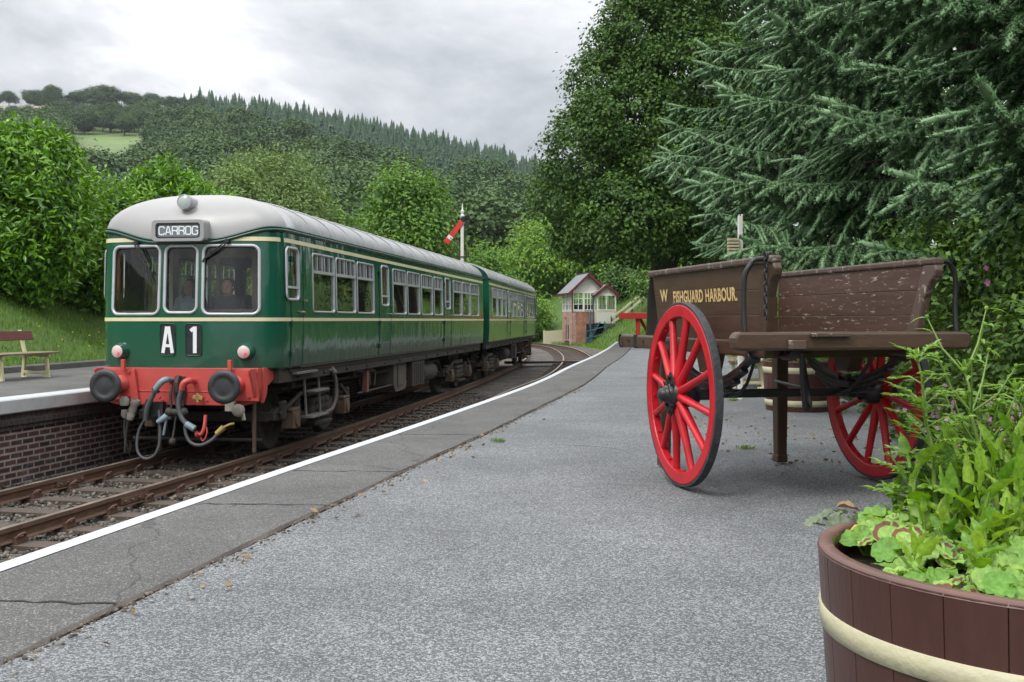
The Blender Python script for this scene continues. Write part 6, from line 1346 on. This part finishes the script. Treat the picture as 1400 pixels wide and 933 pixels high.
CM = [conifer_mesh(100+i) for i in range(5)]; BM_ = [far_broad_mesh(200+i, 'farleaf') for i in range(4)]+[far_broad_mesh(210+i, 'farleaf2') for i in range(3)]; CP = far_broad_mesh(220, 'fardark')
hr = random.Random(21)
def hill_row(py_frac, px):
    """distance on the hill face that shows at a share of the way from its foot to the ridge line"""
    return 135+(DR-135)*py_frac
def put(me, name, x, y, s, sz, label, cat, group, sink=.0):
    o = link(name, me); o.location = (x, y, gz(x, y)-sink); o.scale = (s*hr.uniform(.9, 1.1), s*hr.uniform(.9, 1.1), sz); o.rotation_euler = (0,0,hr.uniform(0, 6.3)); return tag(o, label, cat, group)
LBC = 'dark conifer of the plantation covering the far hillside'; LBB = 'leafy broadleaved tree of the woods on the far hillside'
nc = 0; used = []
def spaced(x, y, d):
    for (a, b) in used:
        if abs(a-x) < d and abs(b-y) < d and (a-x)**2+(b-y)**2 < d*d: return False
    used.append((x, y)); return True
# conifers on the upper face, right of the fields: the nearest 290 one by one, the hundreds behind them as one plantation
spots_ = []; tries = 0
for k in range(120):
    px = 255+(800-255)*(k+hr.uniform(-1., 1.))/120; spots_.append((px, DR-4-hr.random()**2*40))
while len(spots_) < 950 and tries < 60000:
    tries += 1; px = hr.uniform(285, 815); y = hr.uniform(300, DR-25); t = (y-135)/(DR-135)
    lim = .46 if px > 560 else .46+.34*(560-px)/275
    if t < lim+hr.uniform(-.07, .07) or not spaced((px-700)/FPX*y, y, 6.6): continue
    spots_.append((px, y))
spots_.sort(key=lambda q: q[1]); cv, cf, cr_n, off = [], [], [], 0
for k, (px, y) in enumerate(spots_):
    x = (px-700)/FPX*y; h = hr.uniform(10, 17)*(1.15 if hr.random() < .15 else 1)*(.82 if y > DR-50 else 1)
    if k < 290: put(CM[k % 5], 'conifer', x, y, h, h, LBC, 'tree', 'conifers on the far hillside'); continue
    me = CM[k % 5]; n = len(me.vertices); co = np.empty(n*3, np.float32); me.vertices.foreach_get('co', co); co = co.reshape(-1, 3); fi = np.empty(len(me.polygons)*3, np.int32); me.loops.foreach_get('vertex_index', fi); rn_ = np.empty(len(me.polygons), np.float32); me.attributes['rnd'].data.foreach_get('value', rn_)
    a = hr.uniform(0, 6.3); c, q = math.cos(a), math.sin(a); w = h*hr.uniform(.85, 1.2); cv.append(np.stack([(co[:, 0]*c-co[:, 1]*q)*w+x, (co[:, 0]*q+co[:, 1]*c)*w+y, co[:, 2]*h+gz(x, y)], 1)); cf.append(fi.reshape(-1, 3)+off); off += n; cr_n.append(np.clip(rn_*.75+hr.uniform(-.1, .35), 0, 1))
tag(link('conifer_plantation', arr_mesh('conifer_plantation', np.concatenate(cv), np.concatenate(cf), MT['conif'], np.concatenate(cr_n))), kind='stuff')
# broadleaved woods below and to the left
nb = 0; tries = 0
while nb < 280 and tries < 16000:
    tries += 1; px = hr.uniform(-40, 860); y = 150+(DR-150)*hr.random()**.9; t = (y-135)/(DR-135); x = (px-700)/FPX*y; ang_ = x/y
    lim = .46 if px > 560 else .46+.34*(560-px)/275
    if px > 290 and t > lim+.03: continue
    if px < 300 and (y > 520 or (300 < y < 470 and 85 < px < 215) or (y > 430 and 205 < px < 270)): continue
    if px < 220 and 240 < y <= 300 and hr.random() < .6: continue
    if not spaced(x, y, 8.+.010*y): continue
    h = hr.uniform(13, 20)*(.8+.2*(t < .6)); put(BM_[hr.randrange(7)], 'broadleaf_tree', x, y, h*1.05, h, LBB, 'tree', 'broadleaved trees on the far hillside', .4); nb += 1
# hedgerow trees standing on the skyline and the copse under the dry field
for px, h, dy in ((8,11,0),(48,12,6),(80,11.5,0),(104,10,4),(122,13,0),(150,13.5,2),(180,11,0),(206,12,4),(228,9,0),(248,9,2),(268,11.5,-20),(286,10,-24),(-18,10,0)):
    y = DR-6+dy; x = (px-700)/FPX*y; h *= hr.uniform(.95, 1.45); put(BM_[hr.randrange(4)], 'broadleaf_tree', x+hr.uniform(-3,3), y+hr.uniform(-6,6), h*hr.uniform(1., 1.45), h, 'lone round-headed tree of the hedgerow along the pale skyline field', 'tree', 'skyline hedgerow trees', h*hr.uniform(.08, .30))
y = 560; x = (92-700)/FPX*y; put(CP, 'broadleaf_tree', x, y, 13, 10, 'dark copper leaved tree below the pale field near the skyline', 'tree', None, .4)
for px in range(110, 232, 13):
    for y in (515, 490):
        q = px+hr.uniform(-5, 5)+(0 if y > 450 else 12); x = (q-700)/FPX*y; h = hr.uniform(10, 13); put(BM_[hr.randrange(7)], 'broadleaf_tree', x, y, h*1.05, h, 'tree of the dense copse between the two hill fields', 'tree', 'copse trees between the fields', .5)
for px, y in ((262,470),(272,440),(205,390),(214,372),(228,350),(240,372),(252,395),(262,405)):
    x = (px-700)/FPX*y; h = hr.uniform(6, 9); put(BM_[hr.randrange(7)], 'broadleaf_tree', x, y, h*1.2, h, 'low hedge tree at the lower corner of the green hill field', 'tree', 'hedge trees by the green field', .4)

# ---------------------------------------------------------------- the air: one closed box of thin haze round the whole place
hm, ht = nodes('haze_air'); ho_ = N(ht, 'ShaderNodeOutputMaterial'); hv = N(ht, 'ShaderNodeVolumePrincipled', i_Density=.00012, i_Anisotropy=.3); hv.inputs['Color'].default_value = (.86,.92,1.,1); L(ht, hv.outputs[0], ho_.inputs['Volume'])
m = MB(); m.box((0, 940, 148), (4400, 2060, 312)); tag(m.build('haze', hm), kind='stuff')
# ---------------------------------------------------------------- trees of the valley, left to right
def base_at(px, y, off=0.): x = (px-700)/FPX*y; return (x, y, gz(x, y)+off)
def up_to(py, y, zb): return HC+(HOR-py)/FPX*y-zb
def laurel(label, px, y, top_py, w, seed, n=620):
    b = base_at(px, y); H = up_to(top_py, y, b[2]); rr = random.Random(seed)
    lobes = [(0,0,H*.46,w*.9,w*.8,H*.46)]+[(rr.uniform(-.6,.6)*w, rr.uniform(-.6,.3)*w, H*rr.uniform(.28,.72), w*rr.uniform(.32,.48), w*rr.uniform(.32,.45), H*rr.uniform(.14,.22)) for _ in range(9)]
    t = broad_tree('laurel_shrub', label, 'shrub', b, lobes, 'laurel', n*4, 11, .20, .185, .066, seed, .10, .6, 10, 'bark', 'laurel shrubs on the far bank', droop=.35, inner=.10, squash=1.)
    return t
laurel('tall glossy laurel at the photo edge behind the bench', 22, 24.5, 152, 2.0, 31, 860)
laurel('glossy laurel directly behind the left windows of the green train', 122, 27.5, 232, 1.5, 32, 560)
laurel('lighter laurel rising above the train roof dome', 228, 31.5, 206, 1.6, 33, 600)
laurel('lower laurel sloping down beside the pale willow', 296, 36., 250, 1.7, 34, 460)
laurel('laurel at the outer end of the hedge beyond the bench', -85, 24.0, 200, 2.5, 35, 420)
def btree(name, label, px, y, top, half_px, leaf, seed, n, ln, low=.18, trunk=.22, per=26, cr=.9, wd=None, group=None, depth=.8, droop=-.2, drop=0., spread=.55):
    b = base_at(px, y, -drop); H = up_to(top, y, b[2]); w = half_px/FPX*y; rr = random.Random(seed); hc = H*(1+low)/2; hr_ = H*(1-low)/2
    lobes = [(0,0,hc,w*.80,w*.80*depth,hr_*.86)]
    for k in range(13):
        a = rr.uniform(0, 2*PI); e = rr.uniform(-.75, .92); c = math.sqrt(max(0, 1-e*e)); q = rr.uniform(.26, .42)
        lobes.append((math.cos(a)*c*w*spread*1.15, math.sin(a)*c*w*spread*depth, hc+e*hr_*.66, w*q, w*q, min(w, hr_)*q*.9))
    return broad_tree(name, label, 'tree', b, lobes, leaf, n, per, cr, ln, wd or ln*.55, seed, trunk, .7, 16, 'bark', group, droop)
btree('willow_tree', 'greyish green bushy willow rising behind the train roof', 372, 46, 196, 92, 'willow', 41, 760, .24, .06, per=40, cr=.85, wd=.07)
btree('willow_tree', 'dark grey-green willow at the shoulder of the laurel hedge', 318, 41, 224, 46, 'willow', 42, 360, .22, .06, per=34, cr=.7, wd=.08)
btree('shrub', 'green shrubs filling the gap behind the middle of the train roof', 446, 56, 268, 50, 'shrub', 43, 420, .22, .05, per=30, cr=.8)
btree('ash_tree', 'round-crowned fresh green tree behind train, left of signal', 556, 62, 221, 66, 'ash', 44, 760, .27, .10, per=34, cr=1.0)
btree('shrub', 'shrub crown below the round tree just above train roof', 500, 60, 300, 45, 'shrub', 45, 360, .24, .05, per=30, cr=.85)
btree('shrub', 'shrub crown between round tree and the signal post', 606, 66, 318, 36, 'shrub', 46, 320, .25, .05, per=30, cr=.85)
btree('lime_tree', 'pale green tree directly behind the signal post', 668, 96, 330, 42, 'ash', 47, 420, .33, .05, per=34, cr=1.2)
btree('lime_tree', 'broad yellow-green tree behind the signal box roof', 752, 118, 302, 66, 'lime', 48, 800, .40, .05, per=38, cr=1.5)
btree('lime_tree', 'yellow-green tree partly under the dark oak beside signal box', 822, 112, 332, 52, 'lime', 49, 520, .38, .05, per=34, cr=1.4)
btree('shrub', 'bright bush at the end of the train by the cream fence', 728, 102, 398, 24, 'lime', 50, 260, .30, .0, per=28, cr=1.0)
btree('shrub', 'low bush at the rear of the train under pale trees', 700, 100, 384, 28, 'shrub', 51, 260, .30, .0, per=28, cr=1.0)
btree('shrub', 'dark bush on the bank behind the signal box porch', 858, 96, 368, 30, 'oak', 52, 340, .30, .0, per=30, cr=1.0)
btree('shrub', 'green bush on the bank top beside rail fence', 905, 84, 352, 38, 'shrub', 53, 380, .28, .0, per=30, cr=.95)
btree('shrub', 'bushy growth on the bank behind the cart front', 960, 62, 330, 50, 'shrub', 54, 460, .26, .0, per=30, cr=.9)
btree('shrub', 'distant bush filling the valley behind the signal arm', 640, 120, 352, 40, 'farleaf2', 55, 320, .40, .0, per=30, cr=1.4)
# big dark oak
b = base_at(905, 43); zt = lambda py: up_to(py, 43, b[2]); k_ = 43/FPX
ol = [(dx*k_, dy, zt(py), rx*k_, rx*k_*.9, ry*k_) for dx, dy, py, rx, ry in ((6,0,160,110,150),(-98,-.6,215,62,66),(-130,0,262,46,48),(-74,-1,132,56,58),(-38,-.5,56,60,60),(8,-1.5,-10,76,70),(60,0,-30,86,80),(-100,.4,318,50,36),(-40,-2.0,300,80,60),(20,-2.2,230,80,70),(-40,-2.2,180,70,56),(30,-2,120,80,66),(80,-1,330,60,44),(-8,-2,60,60,52),(100,0,200,70,90),(-112,-.2,180,36,34),(60,1,-110,90,70),(45,0,-90,70,60))]
broad_tree('oak_tree', 'huge dark green oak towering over the platform behind the cart', 'tree', b, ol, 'oak', 5200, 34, .46, .155, .12, 60, .55, .7, 30, droop=-.1, inner=.2, squash=.6)
btree('oak_tree', 'second dark tree filling the gap between oak and spruces', 1010, 48, -20, 110, 'oak', 61, 900, .22, .05, .35, per=30, cr=.8)
btree('broadleaf_tree', 'dark leafy tree closing the view behind the spruces', 1180, 34, -60, 150, 'oak', 62, 900, .2, .03, .3, per=30, cr=.7)
btree('broadleaf_tree', 'dark leafy tree at the photo edge behind the flowers', 1420, 22, -60, 200, 'oak', 63, 800, .16, .03, .25, per=30, cr=.55)
# spruces on the near bank
def sp_base(x, y): return (x, y, gz(x, y)-.1)
t_, n_ = spruce('blue-green spruce whose branches hang over the cart', sp_base(5.15,11.6), 12.5, 3.35, 71, n_need=56, sh_len=.165, sh_r=.050, z0=1.75, zmax=7.2, dens=1.45, sector=(R(240), -.75))
t2_, n2_ = spruce('bluish spruce with finer sprays behind the cart lettering', sp_base(5.9,18.6), 13., 3.7, 72, n_need=34, sh_len=.18, sh_r=.052, z0=2.35, zmax=9., dens=1.3, sector=(R(225), -.7))
t3_, n3_ = spruce('spruce at the photo edge reaching over the pink flowers', sp_base(5.0,7.9), 11., 2.75, 73, n_need=64, sh_len=.165, sh_r=.050, z0=1.2, zmax=5.2, dens=1.4, sector=(R(215), -.85))
print('SHOOTS', n_, n2_, n3_)
# ---------------------------------------------------------------- undergrowth, grass
rng = np.random.default_rng(81)
def scatter_leaves(name, P, D, ln, wd, leaf, seed, kind='stuff', fold=.2):
    r = np.random.default_rng(seed); V, F = leaves_at(P, D, ln, wd, r, fold); return tag(link(name, arr_mesh(name, V, F, MT[leaf], np.repeat(r.random(len(P)), 2))), kind=kind)
# right bank: mixed low growth, knee to chest high, spilling over the platform edge
P = []; Dd = []
for k in range(1500):
    y = 2.6+21*rng.random()**1.4; x = BX(y)+.12+abs(rng.normal())*1.9*(.6+y/20); zb = gz(x, y); h = rng.uniform(.12, .42)+.5*min(1, max(0, (x-BX(y))/1.2))*rng.random()
    for i in range(46):
        q = rng.normal(size=3)*np.array([.20,.20,.14]); P.append((x+q[0], y+q[1], max(zb+.02, zb+h*rng.random()+q[2]*.4))); Dd.append((q[0]*2+rng.normal()*.5, q[1]*2+rng.normal()*.5, .35+rng.normal()*.5))
P, Dd = np.array(P), np.array(Dd)
scatter_leaves('undergrowth', P, Dd, .085, .042, 'under', 82)
# turf on the far bank and by the signal box
def blades(name, P, h, seed, leaf='grass'):
    r = np.random.default_rng(seed); n = len(P); D = r.normal(size=(n, 3))*.32; D[:, 2] = 1; return scatter_leaves(name, P, D, h, h*.10, leaf, seed)
P = []
for k in range(52000):
    y = 14+30*rng.random(); d = -(6.15+5.2*rng.random()**1.2); x = T1(y)+d/.985; P.append((x, y, gz(x, y)))
blades('grass', np.array(P), .12, 83)
P = []
for k in range(16000):
    y = 54+42*rng.random(); x = max(float(T2(y)), float(T1(y)))+2.8+8*rng.random(); P.append((x, y, gz(x, y)))
blades('grass', np.array(P), .30, 84)
P = []
for k in range(70):
    y = 17.5+11*rng.random(); d = -(6.3+3.4*rng.random()); x = T1(y)+d; P.append((x, y, gz(x, y)+.11+.05*rng.random()))
P = np.repeat(np.array(P), 5, 0); r_ = np.random.default_rng(5); Dd = r_.normal(size=P.shape)*.6; Dd[:, 2] = .5
scatter_leaves('buttercups', P, Dd, .035, .032, 'butter', 85)
P = []
for k in range(24000):
    y = 20+34*rng.random(); x = BX(min(y, 50))+.1+9*rng.random()**1.3; P.append((x, y, gz(x, y)))
blades('grass', np.array(P), .24, 86)
# leafy bushes crowding the back edge right of the cart
for i, (px, z, w, h, lb) in enumerate(((1312,6.6,.62,1.25,'leafy bush pressing against the far cart wheel'),(1368,5.6,.60,1.15,'leafy bush behind the flowering campions by the cart'),(1420,4.7,.60,1.2,'leafy bush at the photo edge behind the near planter'),(1345,8.6,.95,1.9,'taller bush on the bank beneath the spruce boughs'),(1410,7.4,.85,2.2,'tall bush at the photo edge below the spruce'),(1240,9.6,.8,1.0,'low bush behind the far cart wheel'))):
    x = max((px-700)/FPX*z, BX(z)+.42); rr = random.Random(500+i)
    broad_tree('bush', lb, 'bush', (x, z, gz(x, z)-.1), [(0,0,h*.5,w*.8,w*.8,h*.5)]+[(rr.uniform(-.6,.6)*w, rr.uniform(-.6,.6)*w, h*rr.uniform(.3,.85), w*.4, w*.4, h*.2) for _ in range(6)], 'hedgeleaf', int(300*w*h)+120, 16, .16, .062, .034, 500+i, .02, .7, 8, 'stem', droop=.1)
# a few tufts growing through the platform
for i, (px, z, lb) in enumerate(((1020,8.7,'small grass tuft growing in the platform gravel under the cart'),(681,9.2,'small weed in the gravel near the dark platform joint'),(1003,13.9,'faint grass tuft in the gravel beyond the cart wheel'))):
    x = (px-700)/FPX*z; r_ = np.random.default_rng(90+i); P = np.stack([x+r_.normal(size=70)*.035, z+r_.normal(size=70)*.03, np.full(70, -.012)], 1); D = r_.normal(size=(70, 3))*.7; D[:, 2] = 1
    V, F = leaves_at(P-np.array([x, z, 0]), D, .045, .008, r_); o = link('grass_tuft', arr_mesh('grass_tuft', V, F, MT['grass'], np.repeat(r_.random(70), 2))); o.location = (x, z, 0); tag(o, lb, 'weed')
# ---------------------------------------------------------------- plants in the near planter: each root a plant of its own
pr_ = random.Random(17)
def finish(mb_dict, root, seed):
    for (nm, mk), mb in mb_dict.items():
        if mb.f: rnd_attr(mb.build(nm, [MT[k] for k in (mk if isinstance(mk, tuple) else (mk,))], root), seed)
SOIL = PH-.045
def pl(px, py_, dz=0.):
    """spot on the soil of the near planter that shows at a pixel"""
    z = SOIL+dz; y = FPX*(HC-z)/(py_-HOR); return ((px-700)/FPX*y, y, z)
lobed = lambda s: (.18+.12*math.sin(s*9)) if s < .35 else math.sin(PI*min(1, (.22+.80*s)))**.8
def leafy_weed(label, loc, n, ln, h, seed, group='leafy weeds in the near planter', wd=.33):
    """rosette of upright toothed leaves, a few on a short stem"""
    rr = random.Random(seed); t = thing('leafy_weed', label, 'plant', loc, 0, group); lf = MB(); st = MB()
    st.tube([(0,0,-.03),(.004,0,h*.5),(rr.uniform(-.02,.02),rr.uniform(-.02,.02),h)], [.007,.006,.003], 6)
    for k in range(n):
        a = k*2.4+rr.uniform(-.3, .3); f = k/max(1, n-1); z = h*(.05+.9*f); el = R(35+45*f+rr.uniform(-12, 12)); d = (math.cos(a)*math.cos(el), math.sin(a)*math.cos(el), math.sin(el)); l = ln*rr.uniform(.75, 1.15)*(1-.25*f)
        leaf_strip(lf, (0,0,z), d, l, l*wd*rr.uniform(.8, 1.1), rr.uniform(.5, 1.2), 12, .10, .22, seed*7+k, lobed, (math.cos(a+.4)*.3, math.sin(a+.4)*.3, 1))
    finish({('leaves','weed'): lf, ('stem','stem'): st}, t, seed); return t
def tall_weed(label, loc, H, seed, lean=(0,0), whorls=6, feathery=True):
    rr = random.Random(seed); t = thing('tall_weed', label, 'plant', loc, 0, 'tall weeds in the near planter'); lf = MB(); st = MB(); fl = []; n = 12
    ax = [Vector((lean[0]*(i/n)**1.5, lean[1]*(i/n)**1.5, H*i/n))+Vector((math.sin(i*1.3)*.004, 0, 0)) for i in range(n+1)]; st.tube(ax, [.0075-.005*i/n for i in range(n+1)], 7)
    for w in range(whorls):
        f = .30+.68*(w/(whorls-1)); i = min(int(f*n), n-1); p = ax[i].lerp(ax[i+1], f*n-i); m = rr.randint(3, 5)
        for k in range(m):
            a = 2*PI*k/m+w*.9+rr.uniform(-.3, .3); el = R(rr.uniform(15, 48)); d = Vector((math.cos(a)*math.cos(el), math.sin(a)*math.cos(el), math.sin(el))); l = (.115-.05*f)*rr.uniform(.7, 1.2)
            if feathery:                      # pinnate leaf of narrow leaflets on a thin stalk
                q = [p, p+d*l*.5+Vector((0,0,.006)), p+d*l+Vector((0,0,-.012))]; st.tube(q, [.0024,.002,.001], 4)
                for j in range(5):
                    s = .25+.75*j/4; c = q[0].lerp(q[1], s*2) if s < .5 else q[1].lerp(q[2], s*2-1); sd = d.cross(Vector((0,0,1))).normalized()
                    for sg in (1, -1): leaf_strip(lf, c, d*.8+sd*sg*.75, l*.38*(1.25-.6*s), l*.13, .5, 4, 0, .2, j)
                leaf_strip(lf, q[2], d, l*.36, l*.16, .5, 4, 0, .2, k)
            else:
                br = [p, p+d*.06+Vector((0,0,.03)), p+d*.10+Vector((0,0,.085))]; st.tube(br, [.003,.0025,.0015], 5)
                for j in range(3): leaf_strip(lf, br[1].lerp(br[2], j/2), (d.x+rr.uniform(-.7,.7), d.y+rr.uniform(-.7,.7), rr.uniform(.1,.6)), .05, .010, .7, 4, 0, .2, j)
                fl.append(((0,-.005),(.005,0),(.0045,.006),(0,.008))); fl.append(br[2])
    for k in range(6): a = k*1.05; leaf_strip(lf, ax[-1], (math.cos(a)*.5, math.sin(a)*.5, .8), .035, .008, .3, 4, 0, .2, k)
    if not feathery: fl += [((0,-.006),(.0075,0),(.007,.008),(0,.011)), ax[-1]]
    finish({('leaves','weed2'): lf, ('stem','stem'): st}, t, seed)
    for pf, c in zip(fl[::2], fl[1::2]): b = MB(); b.lathe(list(pf), c, (0,0,1), 9); b.build('bud', MT['weed'], t)
    return t
def geranium(label, loc, n, r, seed, kind='geranium', zone=None, h=.09, spread=.11):
    rr = random.Random(seed); t = thing('geranium', label, 'plant', loc, 0, 'geraniums in the near planter'); lf = MB(); st = MB()
    for k in range(n):
        a = k*2.4+rr.uniform(-.4, .4); q = spread*math.sqrt((k+.5)/n); top = Vector((math.cos(a)*q, math.sin(a)*q, h*rr.uniform(.55, 1.15)*(1-.35*q/spread))); st.tube([(0,0,-.03), (top.x*.4, top.y*.4, top.z*.75), top], [.004,.003,.0022], 5)
        round_leaf(lf, top, (math.cos(a)*.45+rr.uniform(-.2,.2), math.sin(a)*.45-.25+rr.uniform(-.2,.2), .85), r*rr.uniform(.7, 1.15), k+seed, 0, 1 if zone else None)
    finish({('leaves', (kind, 'ger_red') if zone else kind): lf, ('stem','stem'): st}, t, seed); return t
tall_weed('tall feathery weed rising from the planter in front of cart wheel', pl(1285,752), .44, 1, (-.045,.02), 7)
tall_weed('tall budding weed with wiry branches at planter middle', pl(1352,742), .41, 2, (-.055,.01), 4, False)
for px, py, H_, lb, q in ((1312,745,.27,'short feathery weed between the tall stem and middle weeds',11),(1335,735,.33,'feathery weed left of the wiry budding stem',12),(1372,735,.30,'feathery weed right of the wiry budding stem',13),(1255,742,.20,'low feathery weed above the zoned geranium',14),(1408,742,.34,'feathery weed cut by the photo edge',15)): tall_weed(lb, pl(px, py), H_, q, (-.02,.01), 6)
tall_weed('feathery weed leaning at the photo edge over the planter', pl(1392,735), .36, 3, (.0,.02), 6)
for i, (px, py, n, ln, h, lb) in enumerate(((1245,752,7,.17,.20,'leafy weed with broad pale leaves nearest the cart wheel'),(1300,765,8,.15,.13,'bushy toothed weed at the centre of planter'),(1338,772,9,.16,.17,'upright weed behind the front geranium'),(1372,752,8,.15,.20,'lush weed below the budding stem'),(1395,770,8,.15,.15,'toothed weed at the photo edge in planter'),(1318,738,7,.14,.15,'weed at back of planter behind the feathery stem'),(1268,742,6,.12,.12,'small weed between the geraniums and feathery stem'),(1384,728,7,.13,.22,'weed standing highest against the pink flowers'),(1345,728,7,.13,.16,'weed under the wiry budding branches'))):
    leafy_weed(lb, pl(px, py), n, ln, h, 20+i)
for i, (px, py, n, r, kd, zn, hh, sp_, lb) in enumerate(((1188,752,12,.028,'geranium',None,.055,.085,'light green geranium close to the planter rim by yellow leaf'),(1160,736,10,.026,'ger_dull',None,.06,.085,'dull greyish geranium at the outer corner of planter'),(1240,775,11,.031,'geranium',1,.10,.085,'geranium with dark red zoned leaves at planter front'),(1282,783,9,.029,'geranium',1,.06,.075,'low geranium with reddish leaf edges beside bare soil'),(1378,790,13,.038,'geranium',None,.07,.10,'broad pale green geranium at the front rim'),(1222,746,7,.034,'geranium',None,.08,.07,'small green geranium under the broad weed leaves'),(1338,793,4,.036,'geranium',None,.03,.04,'single low geranium leaf cluster leaning on rim'))):
    geranium(lb, pl(px, py), n, r, 40+i, kd, zn, hh, sp_)
for i in range(30):                           # the rest of the tub, out to its far rim
    a = 2.4*i; q = (PR-.10)*math.sqrt((i+.6)/30); lo = (PC.x+q*math.cos(a), PC.y+q*math.sin(a), SOIL)
    if lo[0]/lo[1] < .40 and lo[1] < 2.0: continue
    if i % 3 == 2: geranium('pale green geranium among the weeds of the near tub', lo, 8, .030, 140+i, 'geranium', None, .07, .08)
    else: leafy_weed('toothed weed of the thicket filling the near tub', lo, 9, .10, pr_.uniform(.05, .12), 140+i, 'thicket of the near planter', pr_.uniform(.28, .42))
for i, (a, r_) in enumerate(((3.55,.035),(3.9,.03),(4.25,.033),(4.6,.036),(4.95,.034),(5.3,.032),(5.6,.035))):
    geranium('low rounded geranium leaves trailing along the near rim of tub', (PC.x+(PR-.085)*math.cos(a), PC.y+(PR-.085)*math.sin(a), SOIL), 7, r_, 170+i, 'geranium', 1 if i in (1, 4) else None, .045, .06)
for px, py, mk, lb, s in ((1163,752,'yleaf','yellow fallen leaf lying at planter rim',.055),(1143,717,'dryleaf','pale withered leaf poking over planter rim',.06)):
    x, y, z = pl(px, py); m = MB(); leaf_strip(m, (x,y,z+.045), (.9,-.3,.1), s, s*.75, .4, 6, .05, .3, 3); tag(rnd_attr(m.build('fallen_leaf', MT[mk]), 2), lb, 'leaf')
for i, (px, py, n, ln, h, lb) in enumerate(((1225,738,9,.10,.10,'small toothed seedling under the nearest broad leaves'),(1262,768,9,.11,.09,'low seedling between the zoned geranium and the middle weed'),(1312,752,10,.13,.22,'narrow upright weed rising through the planter middle'),(1360,758,10,.13,.24,'narrow weed leaning right below the wiry stem'),(1386,748,10,.13,.26,'narrow weed at photo edge in front of the pink flowers'),(1330,784,8,.09,.07,'low seedling beside the rim behind the small geranium'),(1400,752,10,.15,.20,'dense weed cut by the photo edge'),(1290,738,9,.12,.18,'narrow weed behind the tall feathery stem'))):
    leafy_weed(lb, pl(px, py), n, ln, h, 80+i, 'leafy weeds in the near planter', .30)
# ---------------------------------------------------------------- campions flowering along the back edge and behind the planter
def campion_meshes(seed, H, fn=6):
    rr = random.Random(seed); lf = MB(); st = MB(); blooms = []
    for s in range(5):
        a0 = rr.uniform(0, 6.3); tip = Vector((math.cos(a0)*H*.28, math.sin(a0)*H*.28, H*rr.uniform(.65, 1.05))); pts = [Vector((0,0,-.03)), Vector((tip.x*.25, tip.y*.25, tip.z*.4)), Vector((tip.x*.6, tip.y*.6, tip.z*.75)), tip]; st.tube(pts, [.004,.0032,.0025,.0015], 5)
        for k in range(7):
            f = .12+.75*k/7; i = min(int(f*3), 2); p = pts[i].lerp(pts[i+1], f*3-i)
            for sg in (0, PI): a = a0+k*1.57+sg; leaf_strip(lf, p, (math.cos(a), math.sin(a), .5), .075*(1.2-f*.6), .024, .8, 5, .06, .2, k)
        for j in range(3):
            q = tip+Vector((rr.uniform(-.05,.05), rr.uniform(-.05,.05), rr.uniform(-.05,.06))); st.tube([pts[2], q], [.0018,.001], 4)
            if j < 2 or rr.random() < .4:
                fl = MB(); blooms.append(fl)
                nrm = Vector((rr.uniform(-.7,.4), -.9, rr.uniform(.1,.7))).normalized(); A, B, _ = frame_of(nrm)
                for e in range(5):
                    t = 2*PI*e/5; d = A*math.cos(t)+B*math.sin(t); leaf_strip(fl, q, d+nrm*.25, .017, .015, .15, 3, 0, .1, e, lambda s: .35+.65*s if s < .9 else .8, nrm)
    out = []
    for nm, mk, mb in [('leaves','weed2',lf),('stem','stem',st)]+[('flower','pink',b) for b in blooms]:
        me = mb.mesh(nm, MT[mk]); out.append((nm, me))
    return out
CMs = [campion_meshes(300+i, h) for i, h in enumerate((.62,.75,.55,.85))]
cr_ = random.Random(6); nC = 0
spots = [(px, z) for px, z in ((1290,4.6),(1322,4.3),(1350,4.0),(1384,3.9),(1330,4.9),(1365,4.6),(1398,4.3),(1300,5.4),(1340,5.6),(1388,5.1),(1285,6.2),(1310,6.6),(1350,6.4),(1392,6.2),(1415,4.8),(1430,5.6),(1265,7.4),(1296,7.9),(1336,7.8),(1380,7.6),(1420,3.8),(1372,3.5),(1408,3.3),(1442,4.3))]
for px, z in spots:
    x = (px-700)/FPX*z; x = max(x, BX(z)-.30); t = thing('campion', 'pink flowering campion growing along the back edge of the platform', 'plant', (x, z, max(gz(x, z), -.03)), cr_.uniform(-.5, .5), 'campions along the platform edge')
    t.scale = (1.1,1.1,1.35) if z < 5 else (1,1,1)
    for nm, me in CMs[cr_.randrange(4)]: link(nm, me, t)
for i, (px, z, h) in enumerate(((1330,9.6,1.0),(1362,9.2,1.25),(1390,8.8,1.4),(1268,10.4,1.2),(1385,9.9,1.0),(1400,7.2,1.3))):
    x = (px-700)/FPX*z; t = thing('campion', 'pink flowering campion high on the bank beneath the edge spruce', 'plant', (x, z, gz(x, z)+.1), cr_.uniform(-.5, .5), 'campions high on the bank')
    for nm, me in CMs[i % 4]: c = link(nm, me, t)
    t.scale = (1.2,1.2,h*1.25)
# plants of the far planter
for i in range(6):
    a = i*1.05; lo = (3.52+.24*math.cos(a), 12.55+.24*math.sin(a), .55); leafy_weed('green leafy plant growing in the planter behind the cart', lo, 12, .24, .22, 60+i, 'plants in the planter behind the cart', .3)
